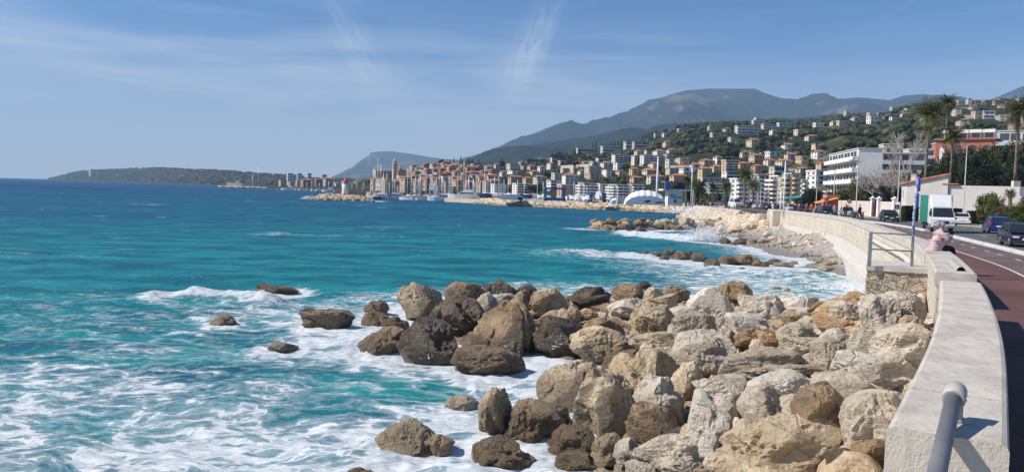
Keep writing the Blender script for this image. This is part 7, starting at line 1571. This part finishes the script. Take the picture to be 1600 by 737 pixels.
# ------------------------------------------------------------------ boats
m_gel = mat('white_gelcoat', (0.74, 0.745, 0.75), .3, .03, 1, coat=.4); m_navy = mat('navy_gelcoat', (0.02, 0.035, 0.10), .3); m_mast = mat('mast_alloy', (0.72, 0.72, 0.72), .45, .05, 2, metal=.2); m_sail = mat('blue_sail_cover', (0.03, 0.06, 0.22), .8)
def hull(L, B, fb, mt, parent, nm='hull'):
    st = [(-.5, .36, .0), (-.3, .46, 0), (0, .5, 0), (.25, .40, .03), (.42, .18, .10), (.5, .02, .16)]; V = []; Fc = []
    for x, b_, s in st: V += [(x*L, -b_*B, fb*(1+s*2)), (x*L, -b_*B*.75, -.15*fb), (x*L, 0, -.5*fb), (x*L, b_*B*.75, -.15*fb), (x*L, b_*B, fb*(1+s*2))]
    for i in range(5):
        for k in range(4): Fc.append((i*5+k, i*5+k+1, i*5+5+k+1, i*5+5+k))
        Fc.append((i*5+4, i*5, i*5+5, i*5+9))
    Fc.append((0, 1, 2, 3, 4)); mb = MB(); mb.add(V, Fc); return mb.build(nm, mt, parent)
def sailboat(px_, D, ytop, L=9, hm=m_gel, label=None, rz=None):
    rz = rw.uniform(-.5, .5)+math.pi/2 if rz is None else rz; root = empty('sailing_boat', rd(px_, D, 0.05), rz); tag(root, label, 'sailing boat'); hull(L, L*.31, .9, hm, root); H = zat(px_, ytop, D)
    mb = MB(); mb.box((-.05*L, 0, 1.15), (L*.42, L*.17, .5), 0, 0, .1); mb.build('cabin', m_gel, root); r = max(.09, D*.00034)
    mb = MB(); mb.tube([(.05*L, 0, .9), (.05*L, 0, H)], [r, r*.75], 6); ms = mb.build('mast', m_mast, root); mb = MB(); mb.box((.05*L, 0, H*.55), (.04, L*.22, .05)); mb.box((.05*L, 0, H*.78), (.04, L*.16, .05)); mb.build('spreaders', m_mast, ms)
    mb = MB(); mb.tube([(.05*L, 0, 1.9), (-.38*L, 0, 1.8)], .20, 6); mb.build('boom', m_sail if rw.rand() < .6 else m_mast, root)
    mb = MB(); rr_ = D*.00006
    for x in (.48, -.48): mb.tube([(x*L, 0, 1.2), (.05*L, 0, H*.97)], rr_, 3, 0, False)
    mb.build('stays', m_mast, root, None, False)
for px_, yt, D_, L_ in ((588, 247, 345, 13), (592, 256, 352, 11), (583, 262, 356, 10), (602, 270, 372, 9), (612, 266, 380, 9), (634, 262, 360, 12), (641, 272, 372, 9), (648, 276, 380, 9), (655, 271, 366, 10), (664, 269, 372, 10), (671, 274, 384, 9), (680, 279, 390, 8), (690, 276, 380, 9), (700, 274, 376, 9), (706, 280, 388, 8), (713, 270, 372, 10), (722, 247, 352, 15),
                        (731, 278, 385, 8), (737, 281, 392, 8), (742, 272, 378, 9), (748, 284, 388, 8)): sailboat(px_, D_, yt, L_, m_navy if px_ in (588, 655) else m_gel)
for px_, yt, D_ in ((462, 284, 800), (470, 282, 790), (478, 285, 795), (486, 283, 780), (505, 281, 740), (512, 284, 760), (520, 282, 745), (540, 286, 720), (402.5, 260, 1060), (393, 272, 1050), (556, 284, 560), (548, 286, 600), (566, 285, 520), (497, 286, 770), (532, 287, 730)): sailboat(px_, D_, yt, 11)
for px_, yt, D_ in ((756, 267, 300), (760, 276, 305), (766, 279, 310), (772, 276, 300), (776, 272, 312), (784, 280, 318), (793, 282, 306), (806, 281, 318), (819, 284, 300), (836, 282, 322), (848, 284, 300), (893, 284, 290), (905, 286, 300), (899, 290, 285), (916, 290, 280), (952, 288, 285)):   # laid up ashore
    D_ = D_ if px_ < 800 else D_*.93; root = empty('laid_up_yacht', rd(px_, D_, 3.2), rw.uniform(0, 3)); tag(root, None, 'sailing boat'); hull(5.5, 1.7, .8, m_gel if px_ % 3 else m_navy, root); H = zat(px_, yt, D_)-3.2; mb = MB(); mb.tube([(.4, 0, .9), (.4, 0, H)], [.11, .085], 6); mb.build('mast', m_mast, root); mb = MB(); mb.box((-.4, 0, 1.0), (2.0, 1.0, .4), 0, 0, .1); mb.build('cabin', m_gel, root)
    mb = MB(); mb.box((-1.5, 0, -.5), (.3, 1.6, .7)); mb.box((1.5, 0, -.5), (.3, 1.6, .7)); mb.build('cradle', m_blk, root)
def motoryacht(px_, D, L, label, rz=0.0, hm=m_gel, z=.1):
    L *= .85 if z < 1 else 1; root = empty('motor_yacht', rd(px_, D, z), rz); tag(root, label, 'motor yacht'); hull(L, L*.28, L*.10, hm, root); h = L*.10
    mb = MB(); mb.prism([(-.42*L, h), (-.42*L, h*1.9), (.05*L, h*1.95), (.22*L, h*1.05)], -L*.11, L*.11); mb.build('deckhouse', m_gel, root); mb = MB(); mb.prism([(-.38*L, h*1.25), (-.38*L, h*1.7), (.04*L, h*1.75), (.13*L, h*1.25)], -L*.114, L*.114); mb.build('window_band', m_glass, root)
    mb = MB(); mb.prism([(-.30*L, h*1.97), (-.32*L, h*2.6), (-.05*L, h*2.65), (.02*L, h*1.97)], -L*.08, L*.08); mb.build('flybridge', m_gel, root); mb = MB(); mb.tube([(-.2*L, 0, h*2.6), (-.26*L, 0, h*3.4)], .06, 6); mb.build('radar_mast', m_mast, root)
for k_ in range(26): sailboat(rw.uniform(584, 758), rw.uniform(356, 404), rw.uniform(268, 290), rw.uniform(6, 8.5))
for px_, D_, L_, rz_, lab in ((589, 350, 13, 3.0, 'white motor yacht just right of the lighthouse rocks'), (611, 352, 14, 3.2, 'long white motor yacht beneath the church tower'), (634, 348, 10, 2.6, 'short white motor yacht with dark windows, third in the row'), (645, 352, 11, 3.6, 'white motor yacht in the middle of the moored row'), (660, 350, 11, 3.0, 'white motor yacht left of the blue tarpaulin boat'), (672, 354, 10, 2.7, 'small white motor yacht near the harbour mouth'), (690, 342, 16, 3.1, 'largest sleek white motor yacht, rightmost on the water'), (512, 720, 16, 3.0, 'far white motor boat left of the lighthouse'), (449, 800, 18, 3.1, 'far white boat near the end of the fort breakwater'), (450, 900, 14, 3.0, 'farthest white boat beside the long breakwater')):
    motoryacht(px_, D_, L_, lab, rz_)
sailboat(681, 350, 290, 9, m_navy, 'blue boat with a short mast beside the largest white yacht')
# quay apron, jetty, sheds and tents
V, Fc = wallbox(xy(693, 322), xy(745, 303), -.5, 1.6, 6, 1.6); mb = MB(); mb.add(V, Fc); tag(mb.build('jetty', WM['beige']), 'low concrete jetty sticking out from the harbour quay', 'jetty')
motoryacht(722, 320, 13, 'big white motor yacht with a black stripe ashore at the jetty end', 3.0, m_gel, 1.9)
def shed(px0, px1, D, yb, yt, label):
    z0 = max(2.2, zat(px0, yb, D)); z1 = zat(px0, yt, D); root = empty('dock_shed', rd((px0+px1)/2, D, 2.2)); tag(root, label, 'shed'); w = (px1-px0)/F*D; h = z1-2.2
    mb = MB(); mb.prism([(-w/2, 0), (-w/2, h*.62), (-w*.33, h*.92), (w*.30, h), (w*.5, h*.62), (w*.5, 0)], 0, 12); mb.build('shell', mat('ribbed_white_sheet', (.62, .63, .64), .6, .08, 1), root); mb = MB(); mb.box((w*.36, -.06, h*.3), (w*.22, .1, h*.5)); mb.build('opening', m_blk, root)
shed(781, 816, 262, 316, 303, 'white dockside shed with a slanting sheet roof and a dark opening'); 
def tent(px0, px1, D, yt, label, humps, nm='tent'):
    w = (px1-px0)/F*D; z0 = 2.3; h = zat((px0+px1)/2, yt, D)-z0; n = 44; m_ = 12; X = np.zeros((m_, n)); Y = X.copy(); Z = X.copy()
    for i in range(m_):
        for j in range(n):
            u = j/(n-1); v = i/(m_-1); prof = max(0, 1-abs(2*u-1)**humps[0])**.55; rdg = .10*abs(math.sin(u*math.pi*humps[1])); X[i, j] = (u-.5)*w; Y[i, j] = v*w*.45; Z[i, j] = h*prof*(1-rdg*(1-v))*(math.sin(math.pi*(.16+.68*v)))**.6
    o = grid_mesh(nm, X, Y, Z, [mat('white_membrane', (.76, .77, .79), .5, .04, .5)], True); mm = MB(); o.location = rd((px0+px1)/2, D, z0)
    fr_ = MB(); pts_ = [(X[0, j], Y[0, j], Z[0, j]) for j in range(n)]; fr_.face(pts_+[(w/2, 0, 0), (-w/2, 0, 0)]); g_ = fr_.build('front_panel', mat('white_membrane', (.76, .77, .79)), o, None, False); tag(o, label, 'tent')
tent(975, 1043, 222, 296.5, 'big white domed tent with scalloped roof left of the control tower', (2.2, 7)); tent(952, 972, 236, 309, 'small white rounded tent left of the big domed one', (2.6, 2)); tent(895, 906, 262, 307, 'small white peaked tent between the two blue hoists, left one', (1.3, 1)); tent(908, 918, 260, 308, 'small white peaked tent between the two blue hoists, right one', (1.3, 1))
mb = MB(); mb.box((0, 0, .9), (4.2, 2.2, 1.9), .1, 0, .05); o = mb.build('container', mat('grey_container', (.30, .31, .32), .6, .15, 1), None, rd(973, 226, 2.4)); tag(o, 'grey container parked at the foot of the small white rounded tent', 'container')
def hoist(px0, px1, D, yb, yt, label):
    w = (px1-px0)/F*D; z0 = 2.4; h = zat(px0, yt, D)-z0; root = empty('boat_hoist', rd((px0+px1)/2, D, z0), .12); tag(root, label, 'boat hoist'); mb_ = mat('hoist_blue', (.035, .12, .30), .5, .1, 1); dp = w*.45
    for s in (-1, 1):
        for y_ in (0, dp): b_ = MB(); b_.box((s*w*.46, y_, h/2+.4), (.42, .42, h-.4)); b_.build('leg', mb_, root); b_ = MB(); b_.tube([(s*w*.46-.25, y_, .45), (s*w*.46+.25, y_, .45)], .45, 12); b_.build('wheel', m_tyre, root)
        b_ = MB(); b_.box((s*w*.46, dp/2, h*.97), (.5, dp, .55)); b_.build('side_beam', mb_, root); b_ = MB(); b_.box((s*w*.46, dp/2, .95), (.5, dp, .5)); b_.build('sill_beam', mb_, root)
    b_ = MB(); b_.box((0, 0, h*.97), (w*1.05, .5, .6)); b_.build('cross_beam', mb_, root)
    for x in (-.2, .2): b_ = MB(); b_.tube([(x*w, .1, h*.94), (x*w, .1, h*.45)], .06, 5); b_.build('sling', m_blk, root)
hoist(850, 882, 246, 317, 293.5, 'large blue travelling boat hoist on the quay'); hoist(921, 945, 246, 319, 302, 'smaller blue boat hoist holding a white motor yacht'); motoryacht(933, 245, 8.5, 'white motor yacht hanging in the smaller blue hoist, bow towards the viewer', -1.6, m_gel, 3.6)
mb = MB(); mb.box((0, 0, 1.3), (6.4, 1.2, .9)); o = mb.build('hoist_trolley', mat('hoist_blue', (.035, .12, .30)), None, rd(866, 247, 1.7)); tag(o, 'long blue trolley beam lying under the large hoist', 'trolley')
# control tower
ct = empty('control_tower', rd(1053, 212, 2.4)); tag(ct, 'white harbour control tower with a dark glazed overhanging deck', 'control tower'); D_ = 212; s = D_/F; zt = zat(1053, 298, D_)-2.4; zt2 = zat(1053, 286, D_)-2.4
mb = MB(); mb.box((0, 2, zt/2), (23*s, 4, zt)); mb.build('base', WM['white'], ct); mb = MB(); mb.box((0, 2, zt+.2), (42*s, 6.5, .45)); mb.build('deck', WM['white'], ct)
mb = MB(); mb.box((.5, 2, (zt+zt2)/2+.2), (30*s, 5, zt2-zt)); mb.build('glazed_room', m_glass, ct); mb = MB(); mb.box((0, 2, zt2+.3), (36*s, 6, .3)); mb.build('roof', WM['grey'], ct); mb = MB(); mb.box((-14.5*s, -1.0, (zt+zt2)/2+.2), (7*s, 1.2, zt2-zt-.1)); mb.build('blue_panel', mat('panel_blue', (.05, .12, .30), .6), ct)
for x, z, w in ((-5*s, zt*.70, 3.0), (2*s, zt*.56, 6)): mb = MB(); mb.box((x, -.02, z), (w*.55, .06, .30)); mb.build('blue_marking', mat('panel_blue', (.05, .12, .30)), ct)
mb = MB(); mb.box((0, -.02, zt*.3), (.6, .06, .9)); mb.build('door', m_blk, ct)
# promenade parapet on the far bend, teal awning, red board, brown hut on the riprap
V, Fc = wallbox(Vector((36.5, 122, 0)), Vector((42.5, 178, 0)), 2.4, 3.15, .4, 3.05); mb = MB(); mb.add(V, Fc); tag(mb.build('parapet', m_coping), 'low pale parapet along the far bend of the shore', 'wall')
mb = MB(); mb.add([(-2.6, 0, 2.2), (2.6, 0, 2.9), (2.6, 2, 3.2), (-2.6, 2, 2.5), (-2.6, 0, 2.1), (2.6, 0, 2.8), (2.6, 2, 3.1), (-2.6, 2, 2.4)], [(0, 1, 2, 3), (7, 6, 5, 4), (0, 4, 5, 1), (1, 5, 6, 2), (2, 6, 7, 3), (3, 7, 4, 0)]); o = mb.build('awning', mat('teal_awning', (.06, .24, .25), .7), None, rd(1236, 150)); tag(o, 'long sloping teal shop awning left of the dark round trees', 'awning')
mb = MB(); mb.box((0, 0, .5), (1.9, .12, .8), .2); o = mb.build('banner', mat('red_banner', (.45, .03, .03), .7), None, rd(1127, 140, 1.9)); tag(o, 'small red banner lying on the stones of the far shore', 'banner')
mb = MB(); mb.box((0, 0, .35), (2.6, 1.2, .7), .1); o = mb.build('retaining_wall', mat('rust_brown', (.34, .16, .09), .9, .2, 1), None, rd(1176, 122, 2.2)); tag(o, 'rusty brown low structure among the pale stones near the wall end', 'wall')
mb = MB(); mb.tube([(0, 0, 0), (0, 0, 14)], [.5, .2], 6); o = mb.build('mast', WM['white'], None, rd(251, 3150, 62)); tag(o, 'thin mast on top of the wooded cape', 'mast')
# ------------------------------------------------------------------ the air
hz_ = MB(); hz_.box((0, 0, 0), (17600, 10200, 1)); me = hz_.build('haze', [bpy.data.materials.new('air')]); me.location = (0, 4700, 0); top = 900; bot = -4.0
for v in me.data.vertices: v.co.z = top if v.co.z > 0 else bot
m_air = me.data.materials[0]; m_air.use_nodes = True; t = NT(m_air.node_tree); t.n.clear(); out = t.add('ShaderNodeOutputMaterial'); vol = t.add('ShaderNodeVolumePrincipled')
vol.inputs['Density'].default_value = 1.35e-4; vol.inputs['Color'].default_value = (0.46, 0.71, 1.0, 1); vol.inputs['Anisotropy'].default_value = 0.0; t.l.new(vol.outputs[0], out.inputs['Volume'])
tag(me, 'pale blue haze over the bay and mountains', 'haze', kind='stuff')
# ------------------------------------------------------------------ labels of everything placed in loops
LM = [(120, 'the tip of the cape'), (250, 'the mast on the cape'), (364, 'the fort'), (403, 'the tall lone mast'), (478, 'the red brown seafront block'), (538, 'the lighthouse'), (595, 'the ochre orange building'), (614, 'the church tower'), (655, 'the navy sailing boat'), (690, 'the left cypress group'), (722, 'the tallest yacht mast'), (758, 'the harbour jetty'), (799, 'the white dockside shed'), (840, 'the dark quay trees'), (866, 'the large blue hoist'), (901, 'the two peaked tents'), (933, 'the smaller blue hoist'), (962, 'the small rounded tent'), (988, 'the cream lift tower'), (1009, 'the big domed tent'), (1053, 'the control tower'), (1078, 'the thin white mast'), (1112, 'the dark grey facade'), (1138, 'the pinkish brick block'), (1161, 'the seafront hotel'), (1188, 'the dark modern block'), (1212, 'the red awning flats'), (1235, 'the yellow block'), (1270, 'the white stepped block'), (1312, 'the white balconied apartments'), (1355, 'the white crest villa'), (1408, 'the leafless grey tree'), (1441, 'the shaggy palm'), (1500, 'the arcade'), (1550, 'the red skyline house'), (1580, 'the right edge palm')]
CN = {'terracotta': 1}
def wpos(o): return o.matrix_world.translation if o.type == 'EMPTY' else (o.location if o.location.length > 0 else Vector((0, 0, 0)))
tops = [o for o in COL.objects if o.parent is None and o.type in ('EMPTY', 'MESH')]
bpy.context.view_layer.update()
WCW = {'stone': 'grey', 'brick': 'red'}
for o in tops:
    if o.get('kind') or o.get('label'): continue
    q = topx(o.location); px_ = q[0]; lm_ = min(LM, key=lambda a: abs(a[0]-px_)); dx = px_-lm_[0]; rel = 'in line with' if abs(dx) < 4 else ('just right of' if dx > 0 else 'just left of')
    cat = o.get('category', '')
    nm = o.name.split('.')[0]
    if nm in ('house', 'building'):
        nw = sum(1 for c in o.children if c.name.startswith('window')); tall = 'tall' if nw > 8 else 'small'; roof = 'flat topped' if any(c.name.startswith('roof') and len(c.data.polygons) == 6 and len(c.data.vertices) == 8 for c in o.children) else 'tiled'
        where = ' upslope' if o.location.z > 12 else ''
        o['label'] = '%s %s %s house%s %s %s' % (tall, WCW.get(o.get('look'), o.get('look', 'pale')), roof, where, rel, lm_[1])
    elif nm == 'sailing_boat': o['label'] = 'moored sailing boat with bare mast %s %s' % (rel, lm_[1])
    elif nm == 'laid_up_yacht': o['label'] = 'white yacht laid up ashore, its mast %s %s' % (rel, lm_[1])
    elif nm == 'tree':
        kind = 'dark slender cypress' if any(c.name.startswith('crown') and c.data in CR_CYP for c in o.children) else 'round crowned tree'; where = 'on the slope' if o.location.z > 8 else 'near the quay'
        o['label'] = '%s %s %s %s' % (kind, where, rel, lm_[1])
ORD = ['first', 'second', 'third', 'fourth', 'fifth', 'sixth', 'seventh', 'eighth', 'ninth', 'tenth', 'eleventh', 'twelfth', 'thirteenth', 'fourteenth', 'fifteenth', 'sixteenth', 'seventeenth', 'eighteenth', 'nineteenth', 'twentieth']
def ordn(i): return ORD[i] if i < 20 else '%d%s' % (i+1, {1: 'st', 2: 'nd', 3: 'rd'}.get((i+1) % 10, 'th') if (i+1)//10 != 1 else 'th')
from collections import defaultdict
gr = defaultdict(list)
for o in tops:
    if o.get('label') and not o.get('kind') and not o.get('same'): gr[o['label']].append(o)
GN = {'house': 'houses of the town and slopes', 'building': 'larger buildings of the town', 'tree': 'trees among the houses', 'sailing_boat': 'sailing boats in the harbour', 'laid_up_yacht': 'yachts laid up ashore', 'kerb_block': 'separator kerbs along the cycle path'}
for lab, L in gr.items():
    if len(L) < 2: continue
    def key(o):
        if o.type == 'MESH' and o.location.length == 0: c = sum((Vector(v.co) for v in o.data.vertices), Vector())/len(o.data.vertices)
        else: c = o.location
        q = topx(c); return q[2] if o.name.startswith('kerb') else q[0]
    L.sort(key=key)
    for i, o in enumerate(L):
        suf = ', %s from %s' % (ordn(i), 'near end' if o.name.startswith('kerb') else 'left'); w_ = lab.split()
        if len((lab+suf).split()) > 16: w_ = w_[:16-len(suf.replace(',', '').split())]
        o['label'] = ' '.join(w_)+suf
for o in tops:
    nm = o.name.split('.')[0]
    if nm in GN and not o.get('group') and not o.get('kind'):
        if nm == 'tree' and (o.location.y < 150): continue
        o['group'] = GN[nm]
    for k in ('look', 'same', 'fill'):
        if k in o.keys(): del o[k]
